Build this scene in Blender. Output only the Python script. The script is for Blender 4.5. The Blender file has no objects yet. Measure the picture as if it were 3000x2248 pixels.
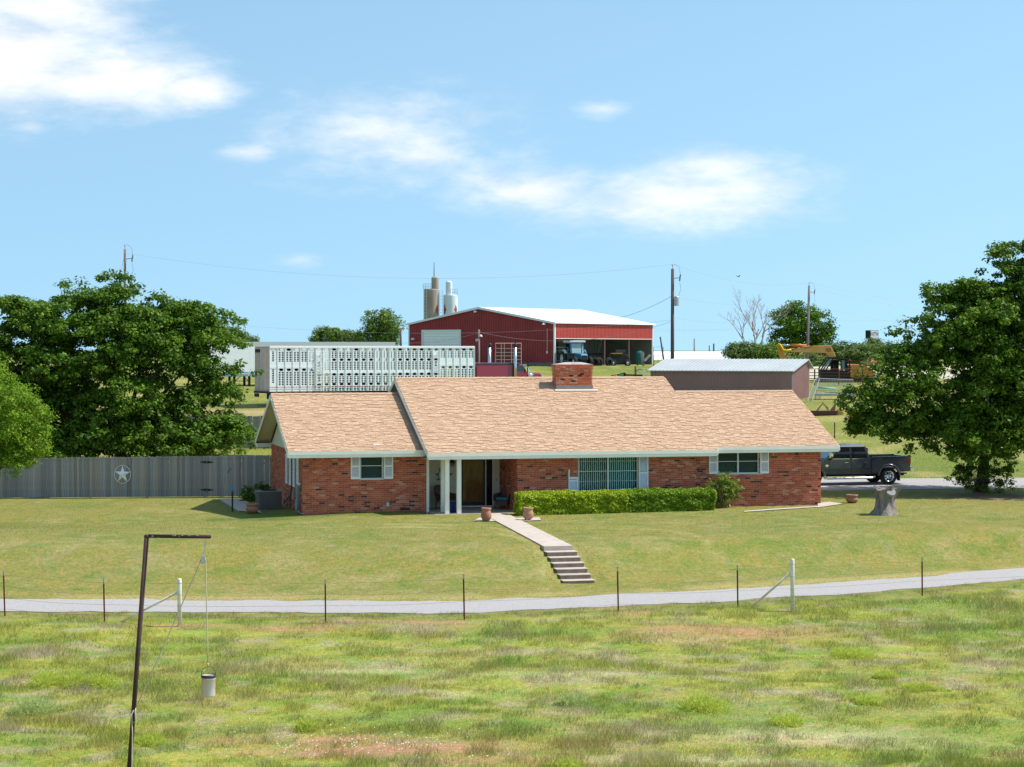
import bpy, math, random
import numpy as np
from mathutils import Vector, Matrix

random.seed(7)
RNG = np.random.default_rng(11)
scene = bpy.context.scene
COL = scene.collection

# ------------------------------------------------------------------ camera
F, CX, CY, ZC = 6060.0, 1500.0, 1124.0, 6.746
PITCH = math.atan((1124 - 1026) / F)
cam_d = bpy.data.cameras.new('camera')
cam = bpy.data.objects.new('camera', cam_d)
COL.objects.link(cam)
cam.location = (0, 0, ZC)
cam.rotation_euler = (math.pi / 2 - PITCH, 0, 0)
cam_d.sensor_width = 36.0
cam_d.lens = 36.0 * F / 3000.0
cam_d.clip_start = 1.0
cam_d.clip_end = 9000.0
scene.camera = cam
scene.render.resolution_x, scene.render.resolution_y = 1024, 767

# ------------------------------------------------------------------ light
SUN = Vector((0.70, 0.060, 1.0)).normalized()          # towards the sun
sun_el = math.asin(SUN.z)
sun_az = math.atan2(SUN.x, SUN.y)                       # from +Y, clockwise
sun_d = bpy.data.lights.new('sun', 'SUN')
sun_d.energy = 4.1
sun_d.angle = math.radians(0.53)
sun_d.color = (1.0, 0.955, 0.88)
sun = bpy.data.objects.new('sun', sun_d)
COL.objects.link(sun)
sun.rotation_euler = (-SUN).to_track_quat('-Z', 'Y').to_euler()
sun.location = (60, 10, 90)

scene.view_settings.view_transform = 'Standard'
scene.view_settings.look = 'None'
scene.view_settings.gamma = 1.0
scene.view_settings.exposure = 0.5
try:
    scene.view_settings.use_curve_mapping = False
except Exception:
    pass

# ------------------------------------------------------------------ sky with clouds
world = bpy.data.worlds.new('World')
scene.world = world
world.use_nodes = True
wt = world.node_tree
for n in list(wt.nodes):
    wt.nodes.remove(n)


def wn(t, **k):
    n = wt.nodes.new(t)
    for a, b in k.items():
        setattr(n, a, b)
    return n


def wmath(op, a, b=None, c=None, clamp=False):
    n = wn('ShaderNodeMath', operation=op)
    n.use_clamp = clamp
    for i, x in enumerate((a, b, c)):
        if x is None:
            continue
        if isinstance(x, (int, float)):
            n.inputs[i].default_value = x
        else:
            wt.links.new(x, n.inputs[i])
    return n.outputs[0]


sky = wn('ShaderNodeTexSky', sky_type='NISHITA')
sky.sun_disc = False
sky.sun_elevation = sun_el
sky.sun_rotation = sun_az
sky.altitude = 500
sky.air_density = 1.0
sky.dust_density = 0.6
sky.ozone_density = 2.0
tc = wn('ShaderNodeTexCoord')
sx = wn('ShaderNodeSeparateXYZ')
wt.links.new(tc.outputs['Generated'], sx.inputs[0])
hyp = wmath('SQRT', wmath('ADD', wmath('MULTIPLY', sx.outputs[0], sx.outputs[0]), wmath('MULTIPLY', sx.outputs[1], sx.outputs[1])))
AZ = wmath('ARCTAN2', sx.outputs[0], sx.outputs[1])
EL = wmath('ARCTAN2', sx.outputs[2], hyp)


def wnoise(sxy, scale, detail, rough):
    cb = wn('ShaderNodeCombineXYZ')
    wt.links.new(wmath('MULTIPLY', AZ, sxy[0]), cb.inputs[0])
    wt.links.new(wmath('MULTIPLY', EL, sxy[1]), cb.inputs[1])
    nz = wn('ShaderNodeTexNoise')
    nz.inputs['Scale'].default_value = scale
    nz.inputs['Detail'].default_value = detail
    nz.inputs['Roughness'].default_value = rough
    wt.links.new(cb.outputs[0], nz.inputs['Vector'])
    return nz.outputs[0]


n_edge = wnoise((1.0, 2.3), 36.0, 10.0, 0.64)
n_fine = wnoise((1.0, 3.2), 16.0, 6.0, 0.6)
# cumulus banks: (px, py, half width, half height, weight) seen from the yard, kept as azimuth and elevation
BANKS = [(-20, 180, 520, 240, 1.5), (330, 245, 370, 135, 1.45), (560, 275, 200, 70, 1.3), (150, 40, 330, 200, 1.35),
         (1120, 400, 440, 150, .8), (1240, 460, 250, 100, .85), (735, 455, 120, 36, .72),
         (1960, 585, 540, 115, 1.1), (1580, 560, 330, 90, 1.0), (2180, 555, 280, 100, 1.0), (2090, 505, 240, 85, 1.0),
         (1770, 320, 90, 30, .66), (90, 388, 90, 26, .62), (880, 765, 70, 24, .6), (1400, 520, 160, 70, .6)]
best = None
for (px, py, hw, hh, wgt) in BANKS:
    a0, e0 = math.atan((px - CX) / F), math.atan((1026 - py) / F)
    da = wmath('MULTIPLY', wmath('SUBTRACT', AZ, a0), F / hw)
    de = wmath('MULTIPLY', wmath('SUBTRACT', EL, e0), F / hh)
    dd = wmath('SQRT', wmath('ADD', wmath('MULTIPLY', da, da), wmath('MULTIPLY', de, de)))
    v = wmath('MULTIPLY', wmath('SUBTRACT', 1.0, dd), wgt)
    best = v if best is None else wmath('MAXIMUM', best, v)
# the rest of the sky carries the same kind of fair-weather cloud
n_all = wnoise((1.0, 2.2), 5.0, 7.0, 0.55)
away = wmath('MULTIPLY', wmath('SUBTRACT', n_all, 0.56), 4.0)
inview = wmath('MULTIPLY', wmath('LESS_THAN', wmath('ABSOLUTE', AZ), 0.30), wmath('LESS_THAN', EL, 0.20))
away = wmath('SUBTRACT', away, wmath('MULTIPLY', inview, 5.0))
best = wmath('MAXIMUM', best, away)
dens = wmath('ADD', best, wmath('MULTIPLY', wmath('SUBTRACT', n_edge, 0.5), 1.35))
dens = wmath('ADD', dens, wmath('MULTIPLY', wmath('SUBTRACT', n_fine, 0.5), 1.0))
mr = wn('ShaderNodeMapRange', interpolation_type='SMOOTHSTEP')
mr.inputs['From Min'].default_value = -0.2
mr.inputs['From Max'].default_value = 1.5
mr.inputs['To Max'].default_value = 0.97
wt.links.new(dens, mr.inputs['Value'])
CLOUD = mr.outputs[0]
shade = wmath('ADD', wmath('MULTIPLY', n_fine, 0.55), 0.70, clamp=False)
cc = wn('ShaderNodeCombineColor')
SKYK = 0.15
wt.links.new(wmath('MULTIPLY', shade, 0.80 / SKYK), cc.inputs[0])
wt.links.new(wmath('MULTIPLY', shade, 0.80 / SKYK), cc.inputs[1])
wt.links.new(wmath('MULTIPLY', shade, 0.82 / SKYK), cc.inputs[2])
mix = wn('ShaderNodeMix', data_type='RGBA')
wt.links.new(CLOUD, mix.inputs[0])
# the haze band at the horizon is thin here: look the sky up a little higher, and shift it slightly to cyan
cbv = wn('ShaderNodeCombineXYZ')
wt.links.new(sx.outputs[0], cbv.inputs[0])
wt.links.new(sx.outputs[1], cbv.inputs[1])
wt.links.new(wmath('ADD', wmath('MULTIPLY', sx.outputs[2], .6), .22), cbv.inputs[2])
nrm = wn('ShaderNodeVectorMath', operation='NORMALIZE')
wt.links.new(cbv.outputs[0], nrm.inputs[0])
wt.links.new(nrm.outputs[0], sky.inputs[0])
tint = wn('ShaderNodeMix', data_type='RGBA', blend_type='MULTIPLY')
tint.inputs[0].default_value = 1.0
tint.inputs[7].default_value = (1.03, 1.12, .96, 1)
wt.links.new(sky.outputs[0], tint.inputs[6])
wt.links.new(tint.outputs[2], mix.inputs[6])
wt.links.new(cc.outputs[0], mix.inputs[7])
bg = wn('ShaderNodeBackground')
bg.inputs['Strength'].default_value = SKYK
wt.links.new(mix.outputs[2], bg.inputs['Color'])
wo = wn('ShaderNodeOutputWorld')
wt.links.new(bg.outputs[0], wo.inputs['Surface'])


# ------------------------------------------------------------------ helpers: view rays, noise, ground
def ray(px, py):
    a, b = (px - CX) / F, (py - CY) / F
    sp, cp = math.sin(PITCH), math.cos(PITCH)
    return Vector((a, cp - b * sp, -sp - b * cp))


def at(px, py, Y):
    d = ray(px, py)
    t = Y / d.y
    return Vector((d.x * t, Y, ZC + d.z * t))


def ppm(Y):
    return F / Y


def _hash(ix, iy, seed):
    h = (ix.astype(np.int64) * 374761393 + iy.astype(np.int64) * 668265263 + seed * 144665) & 0x7fffffff
    h = ((h ^ (h >> 13)) * 1274126177) & 0x7fffffff
    return ((h ^ (h >> 16)) & 0xffff) / 65535.0


def vnoise(x, y, s, seed=0):
    x = np.asarray(x, float) / s
    y = np.asarray(y, float) / s
    ix, iy = np.floor(x), np.floor(y)
    fx, fy = x - ix, y - iy
    fx = fx * fx * (3 - 2 * fx)
    fy = fy * fy * (3 - 2 * fy)
    a, b = _hash(ix, iy, seed), _hash(ix + 1, iy, seed)
    c, d = _hash(ix, iy + 1, seed), _hash(ix + 1, iy + 1, seed)
    return (a * (1 - fx) + b * fx) * (1 - fy) + (c * (1 - fx) + d * fx) * fy


def fbm(x, y, s, seed=0, o=4):
    t, a, n = 0, 1.0, 0
    for i in range(o):
        t = t + a * vnoise(x, y, s / 2 ** i, seed + i * 17)
        n += a
        a *= .55
    return t / n


def sstep(a, b, x):
    t = np.clip((np.asarray(x, float) - a) / (b - a), 0, 1)
    return t * t * (3 - 2 * t)


# house frame: origin at the front left brick corner; the walk leaves the porch square to it
TH, HX, HY = 0.248, -8.693, 85.776
HC, HS = math.cos(TH), math.sin(TH)
WALK_U, WALK_V1, WALK_Z = 6.81, -15.18, -.29

_RX = [-60, -40, -16, -9, -2.1, 2.2, 5.5, 9, 13.9, 17.9, 40, 80]
_RY = [68, 66, 64.9, 64.5, 64.3, 65.6, 66.8, 68.6, 71.0, 73.9, 88, 108]
_PY = np.array([0, 20, 36, 42, 50, 58, 62.5, 66.5, 67.8, 69.5, 72.0, 73.8, 80, 85, 88, 103, 107, 117, 134, 140, 160, 185, 205, 240, 400, 9000])
_PZ = np.array([-3.4, -2.9, -2.2, -1.9, -1.65, -1.42, -1.30, -1.25, -1.21, -1.06, -.2, -.1, -.08, -.08, 0, .08, .2, 1.15, 2.6, 2.96, 3.5, 4.2, 5.09, 5.3, 5.4, 5.4])
_FY = np.arange(0, 300, .1)
_FZ = np.interp(_FY, _PY, _PZ)
_k = np.hanning(25)
_k /= _k.sum()
_FZ = np.convolve(np.pad(_FZ, 12, mode='edge'), _k, mode='valid')


def road_y(x):
    return np.interp(x, _RX, _RY)


def gz(x, y):
    x = np.asarray(x, float)
    y = np.asarray(y, float)
    w = sstep(46, 58, y) * (1 - sstep(73, 88, y))
    yy = y - (road_y(x) - 64.6) * w
    z = np.where(yy < 299, np.interp(yy, _FY, _FZ), np.interp(yy, _PY, _PZ))
    z = z - .028 * np.clip(-(x + 7), 0, 20) * sstep(76, 86, y) * (1 - sstep(104, 114, y))
    dx, dy = x - HX, y - HY
    u, v = dx * HC + dy * HS, -dx * HS + dy * HC
    z = z - .35 * ((u > 5.0) & (u < 22.4) & (v > -1.3) & (v < 9.5))
    scut = np.clip((WALK_V1 - v) / .425, 0, 5.7) * .155
    cor = sstep(WALK_U - .95, WALK_U - .60, u) * (1 - sstep(WALK_U + .60, WALK_U + .95, u)) * (v < WALK_V1 + .42) * (v > WALK_V1 - 3.0)
    z = np.where(cor > 0, z * (1 - cor) + cor * np.minimum(z, WALK_Z - scut - .02), z)
    wc = np.abs(u - WALK_U - .95 * (v - WALK_V1) / (-1.75 - WALK_V1))
    wk = (1 - sstep(.6, 1.3, wc)) * (v > WALK_V1 + .42) * (v < -1.5)
    z = np.where(wk > 0, z * (1 - wk) + wk * (-.20 + .115 * (v - WALK_V1) / (-1.75 - WALK_V1)), z)
    field = 1 - sstep(59, 61.5, yy)
    z = z + field * ((fbm(x * .6, y, 2.6, 3, 3) - .5) * .30 + (fbm(x * .35, y, 5.0, 9, 2) - .5) * .34)
    z = z - 2.2 * sstep(206, 236, y) * sstep(25, 33, x) * (1 - sstep(420, 700, y))
    far = sstep(106, 120, y)
    z = z + far * (fbm(x, y, 9, 5, 2) - .5) * .25 * (1 - sstep(300, 500, y))
    return z


def g1(x, y):
    return float(gz(np.array([x]), np.array([y]))[0])


def hit(px, py, off=0.0):
    d = ray(px, py)
    lo, hi = 30.0, None
    ts = np.concatenate([np.arange(30, 230, .25), np.arange(230, 3000, 5)])
    X, Y, Z = d.x * ts, d.y * ts, ZC + d.z * ts
    below = np.nonzero(Z < gz(X, Y))[0]
    i = below[0] if len(below) else len(ts) - 1
    lo, hi = ts[max(i - 1, 0)], ts[i]
    for _ in range(25):
        m = (lo + hi) / 2
        if ZC + d.z * m < g1(d.x * m, d.y * m):
            hi = m
        else:
            lo = m
    t = (lo + hi) / 2
    x, y = d.x * t, d.y * t
    return Vector((x, y, g1(x, y) + off))


# ------------------------------------------------------------------ helpers: materials
def M(name, col, rough=.8, metal=0., var=0., scale=6., bump=0., bscale=30., spec=.3, rnd=0., col2=None, coat=0., stretch=None):
    m = bpy.data.materials.new(name)
    m.use_nodes = True
    t = m.node_tree
    b = t.nodes['Principled BSDF']
    b.inputs['Roughness'].default_value = rough
    b.inputs['Metallic'].default_value = metal
    b.inputs['Specular IOR Level'].default_value = spec
    if coat:
        b.inputs['Coat Weight'].default_value = coat
        b.inputs['Coat Roughness'].default_value = .06
    b.inputs['Base Color'].default_value = (*col, 1)
    out = None
    tcn = t.nodes.new('ShaderNodeTexCoord')
    vec = tcn.outputs['Object']
    if stretch:
        mp = t.nodes.new('ShaderNodeMapping')
        mp.inputs['Scale'].default_value = stretch
        t.links.new(vec, mp.inputs['Vector'])
        vec = mp.outputs[0]
    if var or col2:
        nz = t.nodes.new('ShaderNodeTexNoise')
        nz.inputs['Scale'].default_value = scale
        nz.inputs['Detail'].default_value = 7
        nz.inputs['Roughness'].default_value = .62
        t.links.new(vec, nz.inputs['Vector'])
        rp = t.nodes.new('ShaderNodeValToRGB')
        rp.color_ramp.elements[0].position = .33
        rp.color_ramp.elements[1].position = .70
        lo = col2 if col2 else tuple(c * (1 - var) for c in col)
        hi = col if col2 else tuple(min(1, c * (1 + var)) for c in col)
        rp.color_ramp.elements[0].color = (*lo, 1)
        rp.color_ramp.elements[1].color = (*hi, 1)
        t.links.new(nz.outputs[0], rp.inputs[0])
        out = rp.outputs[0]
    if rnd:
        oi = t.nodes.new('ShaderNodeObjectInfo')
        hs = t.nodes.new('ShaderNodeHueSaturation')
        mrn = t.nodes.new('ShaderNodeMapRange')
        mrn.inputs['To Min'].default_value = 1 - rnd
        mrn.inputs['To Max'].default_value = 1 + rnd
        t.links.new(oi.outputs['Random'], mrn.inputs['Value'])
        t.links.new(mrn.outputs[0], hs.inputs['Value'])
        if out:
            t.links.new(out, hs.inputs['Color'])
        else:
            hs.inputs['Color'].default_value = (*col, 1)
        out = hs.outputs[0]
    if out:
        t.links.new(out, b.inputs['Base Color'])
    if bump:
        n2 = t.nodes.new('ShaderNodeTexNoise')
        n2.inputs['Scale'].default_value = bscale
        n2.inputs['Detail'].default_value = 5
        t.links.new(vec, n2.inputs['Vector'])
        bp = t.nodes.new('ShaderNodeBump')
        bp.inputs['Strength'].default_value = bump
        bp.inputs['Distance'].default_value = .02
        t.links.new(n2.outputs[0], bp.inputs['Height'])
        t.links.new(bp.outputs[0], b.inputs['Normal'])
    return m


def vcol_mat(name, rough=.75, trans=0., spec=.2, noise=0., nscale=20., bump=0.):
    """colour comes from the mesh attribute Col (the real colour of each leaf, blade or patch of soil)"""
    m = bpy.data.materials.new(name)
    m.use_nodes = True
    t = m.node_tree
    b = t.nodes['Principled BSDF']
    b.inputs['Roughness'].default_value = rough
    b.inputs['Specular IOR Level'].default_value = spec
    a = t.nodes.new('ShaderNodeAttribute')
    a.attribute_name = 'Col'
    c = a.outputs['Color']
    if noise:
        g = t.nodes.new('ShaderNodeNewGeometry')
        nz = t.nodes.new('ShaderNodeTexNoise')
        nz.inputs['Scale'].default_value = nscale
        nz.inputs['Detail'].default_value = 8
        nz.inputs['Roughness'].default_value = .7
        t.links.new(g.outputs['Position'], nz.inputs['Vector'])
        mr_ = t.nodes.new('ShaderNodeMapRange')
        mr_.inputs['From Min'].default_value = .3
        mr_.inputs['From Max'].default_value = .7
        mr_.inputs['To Min'].default_value = 1 - noise
        mr_.inputs['To Max'].default_value = 1 + noise
        t.links.new(nz.outputs[0], mr_.inputs['Value'])
        vm = t.nodes.new('ShaderNodeVectorMath')
        vm.operation = 'SCALE'
        t.links.new(c, vm.inputs[0])
        t.links.new(mr_.outputs[0], vm.inputs['Scale'])
        c = vm.outputs[0]
        nz3 = t.nodes.new('ShaderNodeTexNoise')
        nz3.inputs['Scale'].default_value = nscale * .45
        nz3.inputs['Detail'].default_value = 6
        nz3.inputs['Roughness'].default_value = .75
        t.links.new(g.outputs['Position'], nz3.inputs['Vector'])
        rp3 = t.nodes.new('ShaderNodeValToRGB')
        rp3.color_ramp.elements[0].position = .36
        rp3.color_ramp.elements[1].position = .64
        rp3.color_ramp.elements[0].color = (.66, .92, .62, 1)
        rp3.color_ramp.elements[1].color = (1.22, 1.02, 1.05, 1)
        t.links.new(nz3.outputs[0], rp3.inputs[0])
        vm3 = t.nodes.new('ShaderNodeVectorMath')
        vm3.operation = 'MULTIPLY'
        t.links.new(c, vm3.inputs[0])
        t.links.new(rp3.outputs[0], vm3.inputs[1])
        c = vm3.outputs[0]
        if bump:
            bp = t.nodes.new('ShaderNodeBump')
            bp.inputs['Strength'].default_value = bump
            bp.inputs['Distance'].default_value = .05
            t.links.new(nz.outputs[0], bp.inputs['Height'])
            t.links.new(bp.outputs[0], b.inputs['Normal'])
    t.links.new(c, b.inputs['Base Color'])
    if trans:
        tr = t.nodes.new('ShaderNodeBsdfTranslucent')
        t.links.new(c, tr.inputs['Color'])
        mx = t.nodes.new('ShaderNodeMixShader')
        mx.inputs[0].default_value = trans
        t.links.new(b.outputs[0], mx.inputs[1])
        t.links.new(tr.outputs[0], mx.inputs[2])
        o = t.nodes['Material Output']
        t.links.new(mx.outputs[0], o.inputs['Surface'])
    return m


def glass_mat(name, tint=(.75, .85, .86), fac=.28, rough=.03):
    m = bpy.data.materials.new(name)
    m.use_nodes = True
    t = m.node_tree
    t.nodes.remove(t.nodes['Principled BSDF'])
    tr = t.nodes.new('ShaderNodeBsdfTransparent')
    tr.inputs[0].default_value = (*tint, 1)
    gl = t.nodes.new('ShaderNodeBsdfGlossy')
    gl.inputs['Roughness'].default_value = rough
    gl.inputs[0].default_value = (.8, .9, .95, 1)
    mx = t.nodes.new('ShaderNodeMixShader')
    mx.inputs[0].default_value = fac
    t.links.new(tr.outputs[0], mx.inputs[1])
    t.links.new(gl.outputs[0], mx.inputs[2])
    t.links.new(mx.outputs[0], t.nodes['Material Output'].inputs['Surface'])
    return m


# ------------------------------------------------------------------ helpers: meshes
class MB:
    def __init__(s):
        s.v, s.f, s.m = [], [], []

    def add(s, vs, fs, mi=0):
        o = len(s.v)
        s.v.extend([tuple(p) for p in vs])
        s.f.extend([tuple(i + o for i in f) for f in fs])
        s.m.extend([mi] * len(fs))
        return s

    def box(s, x0, x1, y0, y1, z0, z1, mi=0):
        return s.add([(x0, y0, z0), (x1, y0, z0), (x1, y1, z0), (x0, y1, z0), (x0, y0, z1), (x1, y0, z1), (x1, y1, z1), (x0, y1, z1)],
                     [(0, 3, 2, 1), (4, 5, 6, 7), (0, 1, 5, 4), (1, 2, 6, 5), (2, 3, 7, 6), (3, 0, 4, 7)], mi)

    def bar(s, p0, p1, w, h, mi=0, up=(0, 0, 1)):
        p0, p1, up = Vector(p0), Vector(p1), Vector(up)
        d = (p1 - p0).normalized()
        a = d.cross(up)
        if a.length < 1e-4:
            a = d.cross(Vector((1, 0, 0)))
        a.normalize()
        b = a.cross(d).normalized()
        vs = []
        for p in (p0, p1):
            for (i, j) in ((-1, -1), (1, -1), (1, 1), (-1, 1)):
                vs.append(p + a * (i * w / 2) + b * (j * h / 2))
        return s.add(vs, [(0, 1, 2, 3), (7, 6, 5, 4), (0, 4, 5, 1), (1, 5, 6, 2), (2, 6, 7, 3), (3, 7, 4, 0)], mi)

    def tube(s, pts, r, n=8, mi=0, cap=True):
        pts = [Vector(p) for p in pts]
        rs = r if isinstance(r, (list, tuple)) else [r] * len(pts)
        vs, fs = [], []
        a = None
        for i, p in enumerate(pts):
            d = (pts[min(i + 1, len(pts) - 1)] - pts[max(i - 1, 0)]).normalized()
            if a is None:
                a = d.cross(Vector((0, 0, 1)))
                if a.length < 1e-3:
                    a = d.cross(Vector((1, 0, 0)))
            else:
                a = a - d * a.dot(d)
            a.normalize()
            b = d.cross(a)
            for k in range(n):
                an = 2 * math.pi * k / n
                vs.append(p + (a * math.cos(an) + b * math.sin(an)) * rs[i])
        for i in range(len(pts) - 1):
            for k in range(n):
                k2 = (k + 1) % n
                fs.append((i * n + k, i * n + k2, (i + 1) * n + k2, (i + 1) * n + k))
        if cap:
            fs.append(tuple(range(n - 1, -1, -1)))
            fs.append(tuple((len(pts) - 1) * n + k for k in range(n)))
        return s.add(vs, fs, mi)

    def cyl(s, p0, p1, r0, r1=None, n=12, mi=0):
        return s.tube([p0, p1], [r0, r0 if r1 is None else r1], n, mi)

    def prism(s, poly, a0, a1, axis='y', mi=0):
        n = len(poly)

        def P(p, a):
            return (p[0], a, p[1]) if axis == 'y' else ((a, p[0], p[1]) if axis == 'x' else (p[0], p[1], a))
        vs = [P(p, a0) for p in poly] + [P(p, a1) for p in poly]
        fs = [tuple(range(n)), tuple(range(2 * n - 1, n - 1, -1))]
        for i in range(n):
            j = (i + 1) % n
            fs.append((i, i + n, j + n, j))
        return s.add(vs, fs, mi)

    def loft(s, rings, mi=0, cap=True):
        n = len(rings[0])
        vs = [p for r in rings for p in r]
        fs = []
        for i in range(len(rings) - 1):
            for k in range(n):
                k2 = (k + 1) % n
                fs.append((i * n + k, i * n + k2, (i + 1) * n + k2, (i + 1) * n + k))
        if cap:
            fs.append(tuple(range(n - 1, -1, -1)))
            fs.append(tuple((len(rings) - 1) * n + k for k in range(n)))
        return s.add(vs, fs, mi)

    def lathe(s, prof, n=20, c=(0, 0, 0), mi=0, axis='z', cap=False):
        vs, fs = [], []
        for (r, z) in prof:
            for k in range(n):
                a = 2 * math.pi * k / n
                if axis == 'z':
                    vs.append((c[0] + r * math.cos(a), c[1] + r * math.sin(a), c[2] + z))
                else:
                    vs.append((c[0] + r * math.cos(a), c[1] + z, c[2] + r * math.sin(a)))
        for i in range(len(prof) - 1):
            for k in range(n):
                k2 = (k + 1) % n
                fs.append((i * n + k, i * n + k2, (i + 1) * n + k2, (i + 1) * n + k))
        if cap:
            fs.append(tuple(range(n)))
            fs.append(tuple((len(prof) - 1) * n + k for k in range(n)))
        return s.add(vs, fs, mi)

    def mesh(s, name, mats):
        me = bpy.data.meshes.new(name)
        me.from_pydata(s.v, [], s.f)
        mats = mats if isinstance(mats, (list, tuple)) else [mats]
        for m in mats:
            me.materials.append(m)
        if len(mats) > 1:
            me.polygons.foreach_set('material_index', s.m)
        me.update()
        return me

    def build(s, name, mats, parent=None, smooth=False, bevel=0., kind=None):
        me = s.mesh(name, mats)
        o = bpy.data.objects.new(name, me)
        COL.objects.link(o)
        if parent:
            o.parent = parent
        if smooth:
            me.polygons.foreach_set('use_smooth', [True] * len(me.polygons))
        if bevel:
            b = o.modifiers.new('bevel', 'BEVEL')
            b.width = bevel
            b.segments = 2
            b.limit_method = 'ANGLE'
            b.angle_limit = math.radians(35)
        if kind:
            o['kind'] = kind
        return o


def np_mesh(name, V, Fc, colors, mat, parent=None, kind=None, smooth=False):
    """V (n,3), Fc (m,k) equal sized faces, colors (n,3)"""
    me = bpy.data.meshes.new(name)
    n, m, k = len(V), len(Fc), Fc.shape[1]
    me.vertices.add(n)
    me.vertices.foreach_set('co', np.ascontiguousarray(V, dtype=np.float32).ravel())
    me.loops.add(m * k)
    me.loops.foreach_set('vertex_index', np.ascontiguousarray(Fc, dtype=np.int32).ravel())
    me.polygons.add(m)
    me.polygons.foreach_set('loop_start', np.arange(0, m * k, k, dtype=np.int32))
    me.polygons.foreach_set('loop_total', np.full(m, k, dtype=np.int32))
    if smooth:
        me.polygons.foreach_set('use_smooth', np.ones(m, dtype=bool))
    if colors is not None:
        ca = me.color_attributes.new('Col', 'FLOAT_COLOR', 'POINT')
        c4 = np.ones((n, 4), dtype=np.float32)
        c4[:, :3] = colors
        ca.data.foreach_set('color', c4.ravel())
    me.materials.append(mat)
    me.update(calc_edges=True)
    me.validate()
    o = bpy.data.objects.new(name, me)
    COL.objects.link(o)
    if parent:
        o.parent = parent
    if kind:
        o['kind'] = kind
    return o


def tag(o, label, cat, group=None):
    o['label'] = label
    o['category'] = cat
    if group:
        o['group'] = group
    return o


def thing(name, label, cat, loc=(0, 0, 0), rz=0., group=None):
    o = bpy.data.objects.new(name, None)
    o.empty_display_size = .2
    COL.objects.link(o)
    o.location = loc
    o.rotation_euler = (0, 0, rz)
    return tag(o, label, cat, group)


def inst(name, me, parent, loc=(0, 0, 0), rot=(0, 0, 0), scale=(1, 1, 1), mat=None):
    o = bpy.data.objects.new(name, me)
    COL.objects.link(o)
    o.parent = parent
    o.location = loc
    o.rotation_euler = rot
    o.scale = scale
    return o


def lettering(name, text, size, mat, parent, matrix, depth=.004, sx_=1.0):
    cu = bpy.data.curves.new(name, 'FONT')
    cu.body = text
    cu.size = size
    cu.extrude = depth
    cu.align_x = 'CENTER'
    cu.align_y = 'CENTER'
    tmp = bpy.data.objects.new('tmp', cu)
    COL.objects.link(tmp)
    bpy.context.view_layer.update()
    me = bpy.data.meshes.new_from_object(tmp)
    bpy.data.objects.remove(tmp)
    me.materials.clear()
    me.materials.append(mat)
    o = bpy.data.objects.new(name, me)
    COL.objects.link(o)
    o.parent = parent
    o.matrix_local = matrix @ Matrix.Diagonal((sx_, 1, 1, 1))
    return o


def frame(x, z, n):
    """matrix whose local x, y (text up) and z (facing) axes are given in parent space"""
    def f(loc):
        m = Matrix((x, z, n)).transposed().to_4x4()
        m.translation = loc
        return m
    return f

def to_h(x, y):
    dx, dy = np.asarray(x) - HX, np.asarray(y) - HY
    return dx * HC + dy * HS, -dx * HS + dy * HC


def h2w(u, v, z=0.):
    return Vector((HX + u * HC - v * HS, HY + u * HS + v * HC, z))


def u_at(px, v):
    k = (px - CX) / F
    return (k * (HY + v * HC) - HX + v * HS) / (HC - k * HS)


def z_at(py, u, v):
    Y = HY + u * HS + v * HC
    d = ray(1500, py)
    return ZC + d.z * Y / d.y


# ------------------------------------------------------------------ ground colours
P_DIRT = [(hit(1150, 2195), 2.6, .75, 1.0), (hit(980, 2170), 1.2, .5, .9), (hit(2130, 1845), 2.6, 1.3, .75), (hit(860, 1843), 1.8, .5, .6), (hit(560, 1835), 1.5, .4, .7),
          (hit(650, 2170), .9, .4, .55), (hit(1450, 2225), 1.6, .4, .7), (hit(2420, 2180), 1.2, .4, .3), (hit(1350, 1835), .6, .18, .8)]
P_DRY = [(hit(1700, 1975), 3.2, .5, .45), (hit(950, 1968), 3.5, .35, .4), (hit(1250, 2030), 2.0, .25, .4), (hit(2350, 2160), 3.0, .9, .5), (hit(2050, 2230), 2.5, .5, .7)]


def bell(x, y, p, rx, ry):
    return np.exp(-(((x - p.x) / rx) ** 2 + ((y - p.y) / ry) ** 2))


def lerp(a, b, t):
    return np.asarray(a)[None, :] * (1 - t[:, None]) + np.asarray(b)[None, :] * t[:, None]


def mixc(c, b, t):
    return c * (1 - t[:, None]) + np.asarray(b)[None, :] * t[:, None]


LAWN_A, LAWN_B, LAWN_C = (.275, .240, .064), (.200, .220, .054), (.395, .305, .135)
FLD_A, FLD_B, FLD_C = (.280, .290, .050), (.325, .325, .056), (.375, .310, .130)
SOIL = (.42, .235, .135)


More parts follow.
